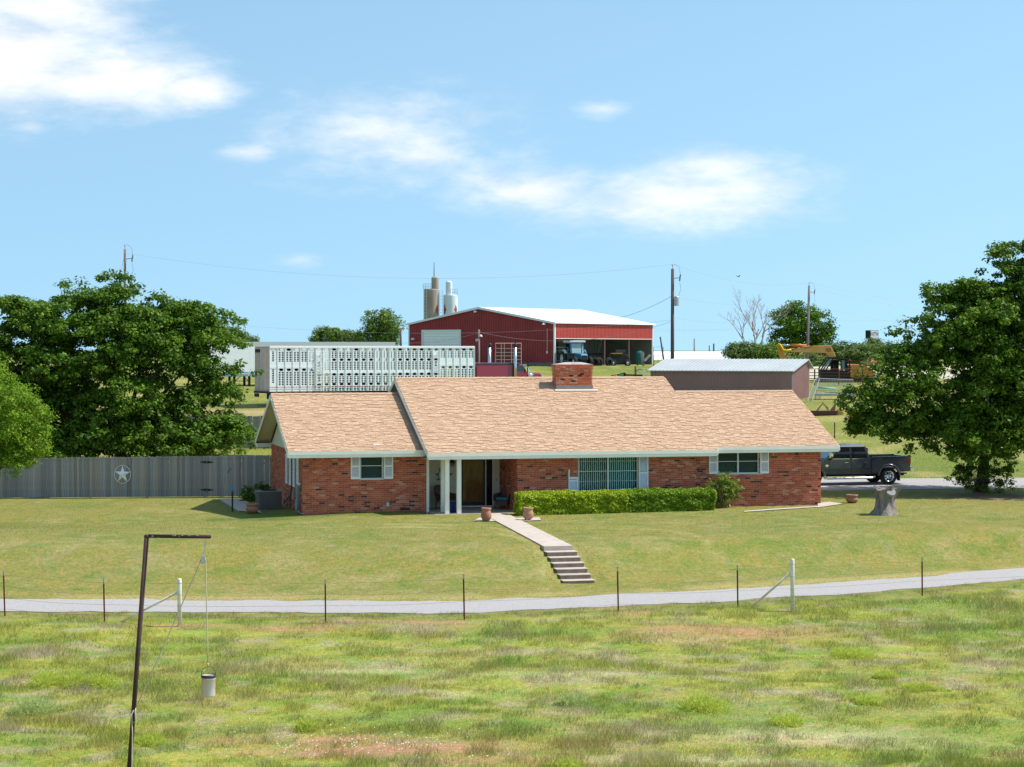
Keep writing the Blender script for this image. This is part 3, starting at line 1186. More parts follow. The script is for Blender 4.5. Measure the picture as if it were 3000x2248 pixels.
# gable walls between roof and brick, soffits, fascias, rakes
L_, M_, R_ = ROOFS
gab = MB()
gab.prism([(0.0, ZTOP + .01), (2 * W_, ZTOP + .01), (W_, L_['zr'] - .13)], .012, .06, 'x')
gab.build('gable_panel', MAT_SIDING, house)
gm = MB().prism([(V_MAIN + .2, 2.6), (2 * 5.495 - V_MAIN - .2, 2.6), (5.495, M_['zr'] - .13)], UM0 + .62, UM0 + .70, 'x')
gm.prism([(V_MAIN + .2, 2.6), (2 * 5.495 - V_MAIN - .2, 2.6), (5.495, M_['zr'] - .13)], UM1 - .42, UM1 - .34, 'x')
gm.build('gable_panel', MAT_SIDING, house)
MB().prism([(V_RIGHT, ZTOP + .01), (8.6, ZTOP + .01), (3.995, R_['zr'] - .13)], UR - .06, UR - .012, 'x').build('gable_panel', MAT_SIDING, house)
for R in ROOFS:
    u0, u1, ve, ze, vr, zr = R['u0'], R['u1'], R['ve'], R['ze'], R['vr'], R['zr']
    ue = u1 if R['name'] != 'left' else UM0 + .12
    us = u0 if R['name'] != 'right' else UM1 + .002
    fb = MB().box(us - .004, ue + .004, ve - .035, ve - .002, ze - .15, ze - .006).box(us, ue, ve - .016, ve + .02, ze - .275, ze - .152)
    fb.build('fascia', MAT_TRIM, house, bevel=.004)
    vs = (0.0 if R['name'] == 'left' else (V_PORCH if R['name'] == 'main' else V_RIGHT))
    MB().box(us + .03, ue - .03, ve + .022, vs + .02, ze - .262, ze - .245).build('soffit', MAT_SOFFIT, house)
    ends = []
    if R['name'] in ('left', 'main'):
        ends.append((u0, -1))
    if R['name'] in ('right', 'main'):
        ends.append((u1, 1))
    for (uu, sg) in ends:
        rb = MB()
        for (va, za, vb_, zb_) in ((ve - .03, ze - .012, vr, zr), (2 * vr - ve, ze, vr, zr)):
            d0, d1 = .02, .21
            x0, x1 = (uu - .035, uu - .001) if sg < 0 else (uu + .001, uu + .035)
            rb.add([(x0, va, za - d0), (x0, vb_, zb_ - d0), (x0, vb_, zb_ - d1), (x0, va, za - d1), (x1, va, za - d0), (x1, vb_, zb_ - d0), (x1, vb_, zb_ - d1), (x1, va, za - d1)],
                   [(0, 1, 2, 3), (7, 6, 5, 4), (0, 4, 5, 1), (1, 5, 6, 2), (2, 6, 7, 3), (3, 7, 4, 0)])
        rb.build('rake_board', MAT_TRIM, house)
        sb = MB()
        w0, w1 = (uu + .004, uu + .66) if sg < 0 else (uu - .66, uu - .004)
        if R['name'] == 'main':
            w0, w1 = (uu + .004, uu + .64) if sg < 0 else (uu - .4, uu - .004)
        for (va, vb_) in ((ve + .03, vr), (2 * vr - ve - .03, vr)):
            za, zb_ = ze + SL * .03 - .115, zr - .115
            sb.add([(w0, va, za), (w1, va, za), (w1, vb_, zb_), (w0, vb_, zb_), (w0, va, za - .012), (w1, va, za - .012), (w1, vb_, zb_ - .012), (w0, vb_, zb_ - .012)],
                   [(0, 1, 2, 3), (7, 6, 5, 4), (0, 4, 5, 1), (1, 5, 6, 2), (2, 6, 7, 3), (3, 7, 4, 0)])
        sb.build('rake_soffit', MAT_SOFFIT, house)
# boxed eave return on the left gable, back corner
MB().box(-.66, .0, 2 * W_ - .02, 2 * W_ + .5, 2.29, 2.46).build('eave_return', MAT_TRIM, house)
MB().box(-.66, -.002, -.5, .02, 2.29, 2.46).build('eave_return', MAT_TRIM, house)


# windows -----------------------------------------------------------
def window(u0, u1, z0, z1, v, cols, bars, blind, parent=house):
    fr = MB()
    f = .045
    yb, yf = v + .09, v + .035
    for (a, b, c, d) in ((u0, u1, z0, z0 + f), (u0, u1, z1 - f, z1), (u0, u0 + f, z0 + f, z1 - f), (u1 - f, u1, z0 + f, z1 - f)):
        fr.box(a, b, yf, yb, c, d)
    w = fr.build('window', MAT_SASH, parent)
    MB().box(u0 - .02, u1 + .02, v - .03, v + .033, z0 - .03, z0 - .001).build('sill', MAT_SASH, w)
    cw = (u1 - u0 - 2 * f) / cols
    for c in range(cols):
        a, b = u0 + f + c * cw, u0 + f + (c + 1) * cw
        MB().box(a, b, yf + .025, yf + .031, z0 + f, z1 - f).build('pane', MAT_GLASS, w)
        if c:
            MB().box(a - .035, a + .035, yf + .004, yb - .004, z0 + f, z1 - f).build('mullion', MAT_SASH, w)
        for fr_, th in bars:
            zz = z0 + (z1 - z0) * fr_
            MB().box(a + .04 * (c > 0), b - .04 * (c < cols - 1), yf + .008, yf + .022, zz - th, zz + th).build('bar', MAT_SASH, w)
        if blind == 'vertical':
            n = int((b - a) / .088)
            for i in range(n):
                x = a + .05 + i * .088
                MB().add([(x, v + .17, z0 + .03), (x + .052, v + .20, z0 + .03), (x + .052, v + .20, z1 - .05), (x, v + .17, z1 - .05)], [(0, 1, 2, 3)]).build('blind_slat', MAT_BLIND, w)
        else:
            m = MB()
            n = int((z1 - z0) / .05)
            for i in range(n):
                z = z0 + .05 + i * .05
                m.add([(a + .02, v + .15, z), (b - .02, v + .15, z), (b - .02, v + .18, z + .034), (a + .02, v + .18, z + .034)], [(0, 1, 2, 3)])
            m.build('blind', MAT_BLIND2, w)
    MB().box(u0 - .05, u1 + .05, v + .24, v + .25, z0 - .05, min(z1 + .02, ZTOP)).build('unlit_room_panel', MAT_DARK, w)  # black sheet stands in for the unlit room
    return w


window(OW_L[0], OW_L[1], OW_L[2], OW_L[3], 0, 1, [(.52, .014)], 'mini')
wm = window(OW_M[0] + U_RET, OW_M[1] + U_RET, OW_M[2], OW_M[3], V_MAIN, 2, [(.27, .007), (.52, .012), (.77, .007)], 'vertical')
window(OW_R[0] + U_MR, OW_R[1] + U_MR, OW_R[2], OW_R[3], V_RIGHT, 2, [(.52, .012)], 'mini')
for v0, v1 in ((1.55, 2.1), (3.75, 4.3)):
    sw = MB().box(.03, .09, v0, v1, .95, 1.0).box(.03, .09, v0, v1, 2.05, 2.10).box(.03, .09, v0, v0 + .045, 1.0, 2.05).box(.03, .09, v1 - .045, v1, 1.0, 2.05).build('window', MAT_SASH, house)
    MB().box(.055, .062, v0 + .045, v1 - .045, 1.0, 2.05).build('pane', MAT_GLASS, sw)
    MB().box(.13, .14, v0 - .03, v1 + .03, .93, 2.12).build('unlit_room_panel', MAT_DARK, sw)


def shutter(u0, u1, z0, z1, v, mat=MAT_WHITE, side=False, broken=False):
    """louvred shutter standing proud of the bricks"""
    def B(m, a, b, y0, y1, c, d):
        if side:
            m.box(-y1 + v, -y0 + v, a, b, c, d)
        else:
            m.box(a, b, v - y1, v - y0, c, d)
    m = MB()
    st = .05
    zt = z1
    B(m, u0, u0 + st, .008, .045, z0, z1)
    B(m, u1 - st, u1, .008, .045, z0, z1 if not broken else z0 + (z1 - z0) * .66)
    if broken:
        zt = z0 + (z1 - z0) * .66
    zm = (z0 + z1) / 2
    for (a, b) in ((z0, z0 + .09), (zm - .04, zm + .04), (zt - .075, zt)):
        if b <= zt + .001:
            B(m, u0 + st, u1 - st, .008, .043, a, b)
    s = m.build('shutter', mat, house)
    sl = MB()
    z = z0 + .09
    while z < zt - .08:
        if abs(z + .02 - zm) > .05:
            if side:
                sl.add([(v - .012, u0 + st, z + .028), (v - .012, u1 - st, z + .028), (v - .038, u1 - st, z), (v - .038, u0 + st, z)], [(0, 1, 2, 3)])
            else:
                sl.add([(u0 + st, v - .012, z + .028), (u1 - st, v - .012, z + .028), (u1 - st, v - .038, z), (u0 + st, v - .038, z)], [(0, 1, 2, 3)])
        z += .034
    sl.build('louvres', mat, s)
    return s


def shut_px(px0, px1, py0, py1, v, **k):
    a, b = u_at(px0, v), u_at(px1, v)
    return shutter(a, b, z_at(py1, a, v), min(z_at(py0, a, v), ZTOP - .01), v, **k)


MAT_SHUT_SHADE = M('shutter_white_shaded', (.72, .78, .84), .55, var=.04)  # white paint with the blue cast of shade put into its colour
shut_px(1027, 1054, 1330, 1404.5, 0)
shut_px(1123.5, 1151, 1330, 1403.5, 0)
shut_px(1871, 1899, 1330, 1441, V_MAIN, mat=MAT_SHUT_SHADE)
bs = shut_px(1665, 1693, 1376, 1441, V_MAIN, mat=MAT_SHUT_SHADE, broken=True)
bs['label'] = 'broken white shutter with a jagged stub on its left edge'
shut_px(2077, 2102.5, 1318, 1389, V_RIGHT)
shut_px(2227, 2252, 1318, 1387.5, V_RIGHT)
for v0, v1 in ((1.02, 1.52), (2.13, 2.63), (3.22, 3.72), (4.33, 4.83)):
    shutter(v0, v1, .92, 2.22, 0, side=True)

# porch -----------------------------------------------------------
MAT_PORCHC = M('porch_concrete', (.36, .33, .31), .9, var=.12, scale=3)
MB().box(UL + .005, U_RET - .004, -1.62, V_PORCH + .1, -.40, -.055).build('porch_slab', MAT_PORCHC, house, bevel=.01)
pw = MB().box(UL + .004, U_RET - .005, V_PORCH, V_PORCH + .1, -.05, 2.30)
DU0, DU1 = u_at(1350, V_PORCH - .02), u_at(1422, V_PORCH - .02)
SU1 = u_at(1443, V_PORCH - .02)
pw = MB()
pw.box(UL + .004, DU0 - .06, V_PORCH, V_PORCH + .1, -.05, 2.32).box(SU1 + .03, U_RET - .005, V_PORCH, V_PORCH + .1, -.05, 2.32).box(DU0 - .06, SU1 + .03, V_PORCH, V_PORCH + .1, 2.10, 2.32)
siding = pw.build('porch_siding', MAT_SIDING, house)
gr = MB()
u = UL + .2
while u < U_RET:
    if u < DU0 - .08 or u > SU1 + .05:
        gr.box(u, u + .022, V_PORCH - .006, V_PORCH - .0005, -.04, 2.30)
    u += .2
gr.build('batten', MAT_SIDING, siding)
# side wall of the left wing inside the porch (boarded)
MB().box(UL - .005, UL + .05, .0, V_PORCH, -.05, 2.32).build('porch_siding', MAT_SIDING, house)
MB().box(UL - .02, UL + .09, -.02, .06, Z0, 2.32).build('corner_board', MAT_TRIM, house)
MAT_DOORW = M('door_varnished_wood', (.60, .29, .09), .7, col2=(.42, .185, .055), scale=3.5, stretch=(3, 3, .6))
MAT_STORM = M('storm_door_frame', (.045, .045, .05), .5)
fr = MB().box(DU0 - .058, DU0, V_PORCH - .02, V_PORCH + .08, -.05, 2.098).box(SU1, SU1 + .028, V_PORCH - .02, V_PORCH + .08, -.05, 2.098).box(DU1, DU1 + .035, V_PORCH - .03, V_PORCH + .06, -.05, 2.098).box(DU0 - .058, SU1 + .028, V_PORCH - .06, V_PORCH + .05, -.054, -.0)
fr.build('door_frame', MAT_TRIM, house)
door = MB().box(DU0 + .005, DU1 - .005, V_PORCH + .05, V_PORCH + .095, .005, 2.09).build('door', MAT_DOORW, house)
dw = DU1 - DU0
for (c0, c1, z0, z1) in ((.2, .8, .15, .70), (.2, .8, .85, 1.30), (.2, .8, 1.45, 1.95)):
    MB().box(DU0 + dw * c0, DU0 + dw * c1, V_PORCH + .036, V_PORCH + .049, z0, z1).build('door_panel', MAT_DOORW, door, bevel=.012)
MB().lathe([(.0, -.045), (.028, -.04), (.032, -.02), (.015, 0)], 10, (DU1 - .09, V_PORCH + .05, 1.0), axis='y').build('knob', M('brass', (.55, .42, .2), .35, 1.), door, smooth=True)
sdm = MB()
for (a, b, c, d) in ((DU0, DU0 + .09, 0, 2.09), (DU1 - .09, DU1 - .002, 0, 2.09), (DU0 + .09, DU1 - .09, 0, .16), (DU0 + .09, DU1 - .09, 1.98, 2.09)):
    sdm.box(a, b, V_PORCH - .012, V_PORCH + .02, c + .003, d)
sd = sdm.build('storm_door', MAT_STORM, house)
MB().box(DU0 + .09, DU1 - .09, V_PORCH + .002, V_PORCH + .008, .16, 1.98).build('pane', glass_mat('storm_glass', (.8, .8, .8), .012), sd)
MB().box(DU1 - .05, DU1 - .02, V_PORCH - .05, V_PORCH - .013, .98, 1.12).build('handle', MAT_BLACKM, sd)
MB().box(DU1 + .037, SU1 - .002, V_PORCH + .04, V_PORCH + .05, .0, 2.095).build('sidelight', M('sidelight_glass', (.012, .012, .014), .12, spec=.6), house)
for (px, v, w) in ((1309, -1.38, .18), (1297, -.55, .16), (1344, -1.38, .18)):
    uu = u_at(px, v)
    MB().box(uu - w / 2, uu + w / 2, v - w / 2, v + w / 2, -.054, 2.24).build('porch_post', MAT_TRIM, house, bevel=.006)
MB().box(u_at(1452, V_PORCH), u_at(1455.5, V_PORCH), V_PORCH - .02, V_PORCH - .007, 1.05, 1.17).build('doorbell_plate', M('plate_tan', (.4, .36, .28), .5), house)
MB().box(5.34 + .05, 5.34 + .13, V_PORCH - .04, V_PORCH - .007, .28, .40).build('outlet_cover', MAT_SASH, house)
ou, oz = u_at(1135, 0), z_at(1478, u_at(1135, 0), 0)
MB().box(ou - .055, ou + .055, -.06, -.007, oz - .08, oz + .08).build('outlet_cover', M('outlet_grey', (.5, .56, .58), .5), house, bevel=.01)
MB().box(ou + .55, ou + .95, -.03, -.006, .02, .13).build('vent_grille', M('vent_dark', (.06, .03, .025), .8), house)
lu = u_at(1324, V_PORCH)
pl = MB().tube([(lu, V_PORCH - .01, 1.95), (lu, V_PORCH - .14, 2.02), (lu, V_PORCH - .16, 1.97)], .014, 6).lathe([(.02, .13), (.12, .05), (.13, .03), (.10, .02)], 10, (lu, V_PORCH - .16, 1.85)).box(lu - .06, lu + .06, V_PORCH - .03, V_PORCH - .007, 1.82, 2.05)
pln = pl.build('porch_lantern', MAT_BLACKM, house)
MB().lathe([(.085, .02), (.07, -.12), (.0, -.14)], 8, (lu, V_PORCH - .16, 1.85)).build('lantern_glass', M('lantern_glass', (.22, .19, .15), .2), pln)

# chimney -----------------------------------------------------------
def main_roof_v(px, py):
    lo, hi = -1.6, 5.4
    for _ in range(40):
        m = (lo + hi) / 2
        u = u_at(px, m)
        z = M_['ze'] + SL * (m - M_['ve'])
        Y = HY + u * HS + m * HC
        d = ray(px, py)
        if ZC + d.z * Y / d.y > z:
            lo = m
        else:
            hi = m
    return (lo + hi) / 2


CV0 = main_roof_v(1680, 1142)
CU0, CU1 = u_at(1629.5, CV0), u_at(1735, CV0)
CV1 = CV0 + .66
CZT = z_at(1068, (CU0 + CU1) / 2, CV0)
CZB = M_['ze'] + SL * (CV0 - M_['ve'])
chim = MB()
chim.box(CU0 + .05, CU1 - .05, CV0 + .05, CV1 - .05, CZB - .3, CZT)
chimney = chim.build('chimney', MAT_MORTAR, roof)
CBH, CBP = .079, .20
rows = int((CZT - CZB + .25) / CBH)
chb = MB()
brick_me = {}
rr = random.Random(5)
for r in range(rows):
    zt = CZT - r * CBH
    grow = .05 * max(0, 1 - r / 6.) * (1 if r > 0 else .8)
    a0, a1, b0, b1 = CU0 - grow, CU1 + grow, CV0 - grow, CV1 + grow
    for face in ('front', 'left', 'right'):
        L0, L1 = (a0, a1) if face == 'front' else (b0, b1)
        x = L0 - (CBP / 2 if r % 2 else 0)
        while x < L1:
            s0, s1 = max(x + .005, L0), min(x + CBP - .005, L1)
            x += CBP
            if s1 - s0 < .03:
                continue
            t = rr.random()
            mi = 3 if (t < .13 and 4 < r < 11) else (4 if t > .84 and r > 0 else (2 if t < .7 else 0))
            if face == 'front':
                mb = MB().box(s0, s1, b0, b0 + .1 + grow, zt - CBH + .005, zt - .005)
            elif face == 'left':
                mb = MB().box(a0, a0 + .1 + grow, s0 + .101 * (s0 < b0 + .1), s1, zt - CBH + .005, zt - .005)
            else:
                mb = MB().box(a1 - .1 - grow, a1, s0 + .101 * (s0 < b0 + .1), s1, zt - CBH + .005, zt - .005)
            if face == 'front' or face == 'left':
                mb.build('brick', BR[mi], chimney)
            else:
                o_ = len(chb.v)
                chb.v.extend(mb.v)
                chb.f.extend([tuple(i + o_ for i in f) for f in mb.f])
                chb.m.extend([mi] * len(mb.f))
chb.build('brickwork', BR, chimney)
MAT_FLASH = M('flashing_grey', (.30, .245, .225), .6, metal=.2, var=.1, scale=4)
fl = MB().box(CU0 - .01, CU1 + .02, CV0 - .06, CV0 - .012, CZB - .10, CZB + .20)
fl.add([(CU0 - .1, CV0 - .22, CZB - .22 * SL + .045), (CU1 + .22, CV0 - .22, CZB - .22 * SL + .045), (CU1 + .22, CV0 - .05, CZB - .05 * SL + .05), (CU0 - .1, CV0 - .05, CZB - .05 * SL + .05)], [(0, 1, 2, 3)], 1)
for i in range(4):
    v = CV0 + i * .17
    fl.box(CU0 - .022, CU0 + .02, v, v + .165, CZB + SL * (v - CV0) - .05, CZB + SL * (v - CV0) + .18)
fl.build('flashing', [MAT_FLASH, M('flashing_sunlit', (.62, .55, .50), .5, metal=.3)], chimney)  # roof apron in a lighter copy, painted as sunlit
MAT_CROWN = M('mortar_crown', (.40, .36, .34), .9, var=.2, scale=5)
cm, cv_ = (CU0 + CU1) / 2, (CV0 + CV1) / 2
MB().loft([[(CU0 - .02, CV0 - .02, CZT - .002), (CU1 + .02, CV0 - .02, CZT - .002), (CU1 + .02, CV1 + .02, CZT - .002), (CU0 - .02, CV1 + .02, CZT - .002)],
           [(cm - .3, cv_ - .15, CZT + .10), (cm + .4, cv_ - .15, CZT + .10), (cm + .4, cv_ + .15, CZT + .10), (cm - .3, cv_ + .15, CZT + .10)]]).build('chimney_crown', MAT_CROWN, chimney)
MB().add([roof_pt(L_, u_at(1092, -.2), .42, .034), roof_pt(L_, u_at(1118, -.2), .44, .034), roof_pt(L_, u_at(1114, -.2), .58, .034), roof_pt(L_, u_at(1096, -.2), .55, .034)], [(0, 1, 2, 3)]).build('tar_patch', M('patch_white', (.66, .62, .60), .9, col2=(.45, .36, .30), scale=14), roof)

# ================================================================== trees and shrubs
MAT_BARK = M('bark', (.13, .10, .08), .95, col2=(.06, .045, .035), scale=5, bump=.7, bscale=14, stretch=(3, 3, .7))
MAT_LEAF = vcol_mat('leaf', .55, trans=.30, spec=.22)
MAT_LEAF_DULL = vcol_mat('leaf_dull', .7, trans=.35, spec=.1)


def ell(px, py, Y, rx, ry, rd=None):
    p = at(px, py, Y)
    k = ppm(Y)
    return (p.x, p.y, p.z, rx / k, (rd if rd else rx / k), ry / k)


def leaf_cloud(centres, radii, per, size, cols, seed=1, flat=.6, out_c=None, aspect=.62):
    """leaf quads scattered in clumps; leaves lie roughly across the clump's outward direction"""
    rg = np.random.default_rng(seed)
    N = len(centres) * per
    ci = np.repeat(np.arange(len(centres)), per)
    d = rg.normal(size=(N, 3))
    d /= np.linalg.norm(d, axis=1)[:, None]
    r = rg.random(N) ** .45
    off = d * r[:, None] * radii[ci][:, None] * np.array([1, 1, flat])
    P = centres[ci] + off
    nrm = d * .75 + rg.normal(size=(N, 3)) * .38 + np.array([0, 0, .55])
    nrm /= np.linalg.norm(nrm, axis=1)[:, None]
    t = np.cross(nrm, rg.normal(size=(N, 3)))
    t /= np.linalg.norm(t, axis=1)[:, None] + 1e-9
    b = np.cross(nrm, t)
    sz = size * (.6 + .8 * rg.random(N))
    V = np.zeros((N, 4, 3), np.float32)
    V[:, 0] = P - t * sz[:, None] * .5
    V[:, 1] = P + b * (sz * aspect * .5)[:, None] - nrm * (sz * .10)[:, None]
    V[:, 2] = P + t * sz[:, None] * .5 - nrm * (sz * .12)[:, None]
    V[:, 3] = P - b * (sz * aspect * .5)[:, None] - nrm * (sz * .10)[:, None]
    cols = np.asarray(cols)
    clump_t = rg.random(len(centres))
    k = np.clip(clump_t[ci] * .6 + rg.random(N) * .5, 0, .999)
    C = cols[0][None, :] * (1 - k[:, None]) + cols[1][None, :] * k[:, None]
    pale = rg.random(N) < .025
    C[pale] = cols[2]
    C *= (.8 + .4 * rg.random(N))[:, None]
    Fq = (np.arange(N)[:, None] * 4 + np.array([0, 1, 2, 3])[None, :]).astype(np.int32)
    return V.reshape(-1, 3), Fq, np.repeat(C, 4, 0)


def bough_points(ells, n, nb, seed, R_, shell=.35):
    """clumps laid as domed pads over boughs, so that lit tops sit over shaded hollows"""
    rg = np.random.default_rng(seed)
    B = crown_points(ells, nb, seed, shell)
    ctr = np.mean([e[:3] for e in ells], axis=0)
    rb = R_ * (.55 + .9 * rg.random(nb))
    i = rg.integers(0, nb, n)
    a = rg.random(n) * 2 * math.pi
    r = np.sqrt(rg.random(n))
    out = B - ctr
    out /= np.linalg.norm(out, axis=1)[:, None] + 1e-9
    P = np.stack([np.cos(a) * r, np.sin(a) * r, .62 * (1 - r ** 2) - .30], 1) * rb[i][:, None]
    P += out[i] * (r * .35)[:, None] * rb[i][:, None]
    return B[i] + P


def crown_points(ells, n, seed, shell=.55):
    rg = np.random.default_rng(seed)
    E = np.array(ells)
    vol = (E[:, 3] * E[:, 4] * E[:, 5]) ** .72
    pts = []
    while len(pts) < n:
        i = rg.choice(len(E), p=vol / vol.sum())
        d = rg.normal(size=3)
        d /= np.linalg.norm(d)
        r = shell + (1 - shell) * rg.random() ** .6
        if rg.random() < .12:
            r = 1.0 + rg.random() * .10
        pts.append(E[i, :3] + d * E[i, 3:] * r)
    return np.array(pts)


GREEN_DEEP = ((.036, .095, .007), (.150, .262, .016), (.25, .37, .05))
GREEN_MID = ((.085, .150, .025), (.19, .285, .050), (.32, .40, .14))
GREEN_LIME = ((.115, .225, .016), (.235, .365, .030), (.34, .44, .07))
GREEN_FAR = ((.095, .150, .045), (.19, .265, .075), (.30, .35, .15))


def tree(name, label, cat, base, ells, n_clump, per, crad, leaf, cols, trunk_r, limbs=9, seed=1, group=None, mat=None, trunk_top=None, shell=.55, lean=(0, 0), stems=1, mat_bark=None, boughs=None):
    base = Vector(base)
    t = thing(name, label, cat, base, 0, group)
    E = [(e[0] - base.x, e[1] - base.y, e[2] - base.z, e[3], e[4], e[5]) for e in ells]
    cp = bough_points(E, n_clump, boughs[0], seed, boughs[1], shell) if boughs else crown_points(E, n_clump, seed, shell)
    rg = np.random.default_rng(seed + 99)
    cr = crad * (.6 + .8 * rg.random(n_clump))
    V, Fq, C = leaf_cloud(cp, cr, per, leaf, cols, seed)
    np_mesh('crown', V, Fq, C, mat or MAT_LEAF, t)
    zc = np.mean([e[2] for e in E])
    top = trunk_top if trunk_top else Vector((np.mean([e[0] for e in E]) * .5, np.mean([e[1] for e in E]) * .5, zc * .55))
    tb = MB()
    rr_ = random.Random(seed)
    for s_ in range(stems):
        ox, oy = (0, 0) if stems == 1 else (rr_.uniform(-.2, .2), rr_.uniform(-.2, .2))
        tp = top + Vector((ox * 4, oy * 4, 0))
        pts = [Vector((ox, oy, -.3)), Vector((ox, oy, 0)).lerp(tp, .35) + Vector((rr_.uniform(-.1, .1), rr_.uniform(-.1, .1), 0)) * trunk_r * 4, Vector((ox, oy, 0)).lerp(tp, .7), tp]
        tb.tube(pts, [trunk_r * 1.25, trunk_r, trunk_r * .85, trunk_r * .7], 10)
        idx = rg.choice(n_clump, min(limbs, n_clump), replace=False)
        for i in idx:
            e = Vector(cp[i])
            st = pts[2].lerp(tp, rr_.random())
            mid = st.lerp(e, .5) + Vector((rr_.uniform(-.3, .3), rr_.uniform(-.3, .3), rr_.uniform(.0, .5))) * crad
            tb.tube([st, mid, e], [trunk_r * .45, trunk_r * .28, trunk_r * .06], 6)
    tb.build('trunk', mat_bark or MAT_BARK, t, smooth=True)
    return t


# big dark tree in the back yard, left
D = 105.
lt = hit(330, 1350)
lt = Vector((at(320, 1300, D).x, D, g1(at(320, 1300, D).x, D)))
E_L = [ell(300, 1080, D, 290, 215, 4.2), ell(40, 1080, D, 210, 180, 3.5), ell(370, 905, D, 110, 88, 2.2), ell(215, 935, D, 150, 95, 2.5), ell(70, 940, D, 110, 70, 2), ell(520, 1020, D, 130, 120, 2.6),
       ell(610, 1010, D, 60, 60, 1.2), ell(600, 1235, D - 1, 105, 95, 2.2), ell(450, 1230, D - 1.5, 150, 100, 2.4), ell(150, 1220, D - 1, 190, 105, 2.6), ell(680, 1095, D - .5, 45, 38, .8), ell(560, 935, D, 65, 45, 1),
       ell(640, 1130, D, 55, 40, 1), ell(-130, 1080, D, 140, 170, 3), ell(330, 1270, D - 2.5, 120, 75, 1.8), ell(180, 1290, D - 2.5, 130, 60, 1.8), ell(560, 1290, D - 2, 130, 50, 1.6), ell(440, 1290, D - 2.6, 90, 50, 1.4), ell(660, 1260, D - 1.5, 55, 60, 1.0)]
E_L.append(ell(400, 1000, 104., 130, 100, 2.5))
E_L = [(e[0] - .25, e[1], e[2], e[3] * .84, e[4] * .9, e[5] * .88) for e in E_L]
tree('shade_tree', 'tall broad dark green tree rising behind the left wooden fence', 'tree', lt, E_L, 4300, 48, .42, .175, GREEN_DEEP, .30, 16, 3, trunk_top=Vector((.9, 0, 2.6)), shell=.30, boughs=(420, 1.15))
# lime tree at the left edge in front of the fence
D = 85.
lx = at(-70, 1300, D)
E_LL = [ell(10, 1235, D, 125, 125, 1.8), ell(-70, 1200, D, 150, 160, 2.2), ell(70, 1300, D, 75, 70, 1.2), ell(20, 1345, D - .3, 70, 45, 1.0), ell(-60, 1320, D, 100, 70, 1.4), ell(105, 1240, D, 45, 45, .8)]
tree('yard_tree', 'bright lime green tree at the left edge overhanging the wooden fence', 'tree', (lx.x, D, g1(lx.x, D)), E_LL, 420, 120, .42, .095, GREEN_LIME, .14, 10, 8, shell=.4, mat=MAT_LEAF_DULL)
# big tree on the right by the driveway
D = 97.
rb_ = hit(2872, 1441)
D = rb_.y
E_R = [ell(2900, 1060, D, 250, 200, 4.0), ell(2975, 800, D, 90, 100, 1.7), ell(2990, 900, D, 150, 130, 2.4), ell(2800, 900, D, 110, 70, 1.8), ell(2735, 900, D, 50, 45, 1.0), ell(2720, 1010, D, 90, 75, 1.8), ell(2660, 1110, D - 1, 110, 95, 2.0), ell(2565, 1170, D - 1.4, 75, 50, 1.3),
       ell(2540, 1245, D - 1.5, 65, 38, 1.2), ell(2640, 1240, D - 1, 110, 60, 1.7), ell(2780, 1235, D - 1.8, 140, 75, 2.2), ell(2930, 1240, D - 1.5, 150, 85, 2.4), ell(2860, 1290, D - 1.5, 120, 35, 1.6), ell(3080, 1100, D, 190, 230, 3.8), ell(3060, 850, D, 150, 190, 2.6), ell(2620, 1045, D, 45, 40, .9)]
E_R.append(ell(2840, 1000, D, 120, 110, 2.2))
E_R = [(e[0] + .40, e[1], e[2] + .05, e[3] * .78, e[4] * .88, e[5] * .84) for e in E_R]
tree('shade_tree', 'tall dark green spreading tree beside the driveway at the right edge', 'tree', rb_, E_R, 4300, 48, .40, .17, GREEN_DEEP, .28, 18, 5, trunk_top=Vector((.3, 0, 2.6)), shell=.30, boughs=(430, 1.1))
D = rb_.y - .8
sx_ = at(2870, 1400, D)
tree('trunk_sprouts', 'dark leafy shrub growing around the foot of the right tree', 'shrub', (sx_.x, D, g1(sx_.x, D)), [ell(2870, 1385, D, 70, 55, .9), ell(2810, 1395, D, 40, 45, .6), ell(2930, 1395, D, 45, 45, .6), ell(2865, 1335, D, 45, 45, .6), ell(2950, 1360, D, 30, 25, .4)], 120, 70, .26, .095, GREEN_DEEP, .03, 8, 6, stems=4, shell=.3)

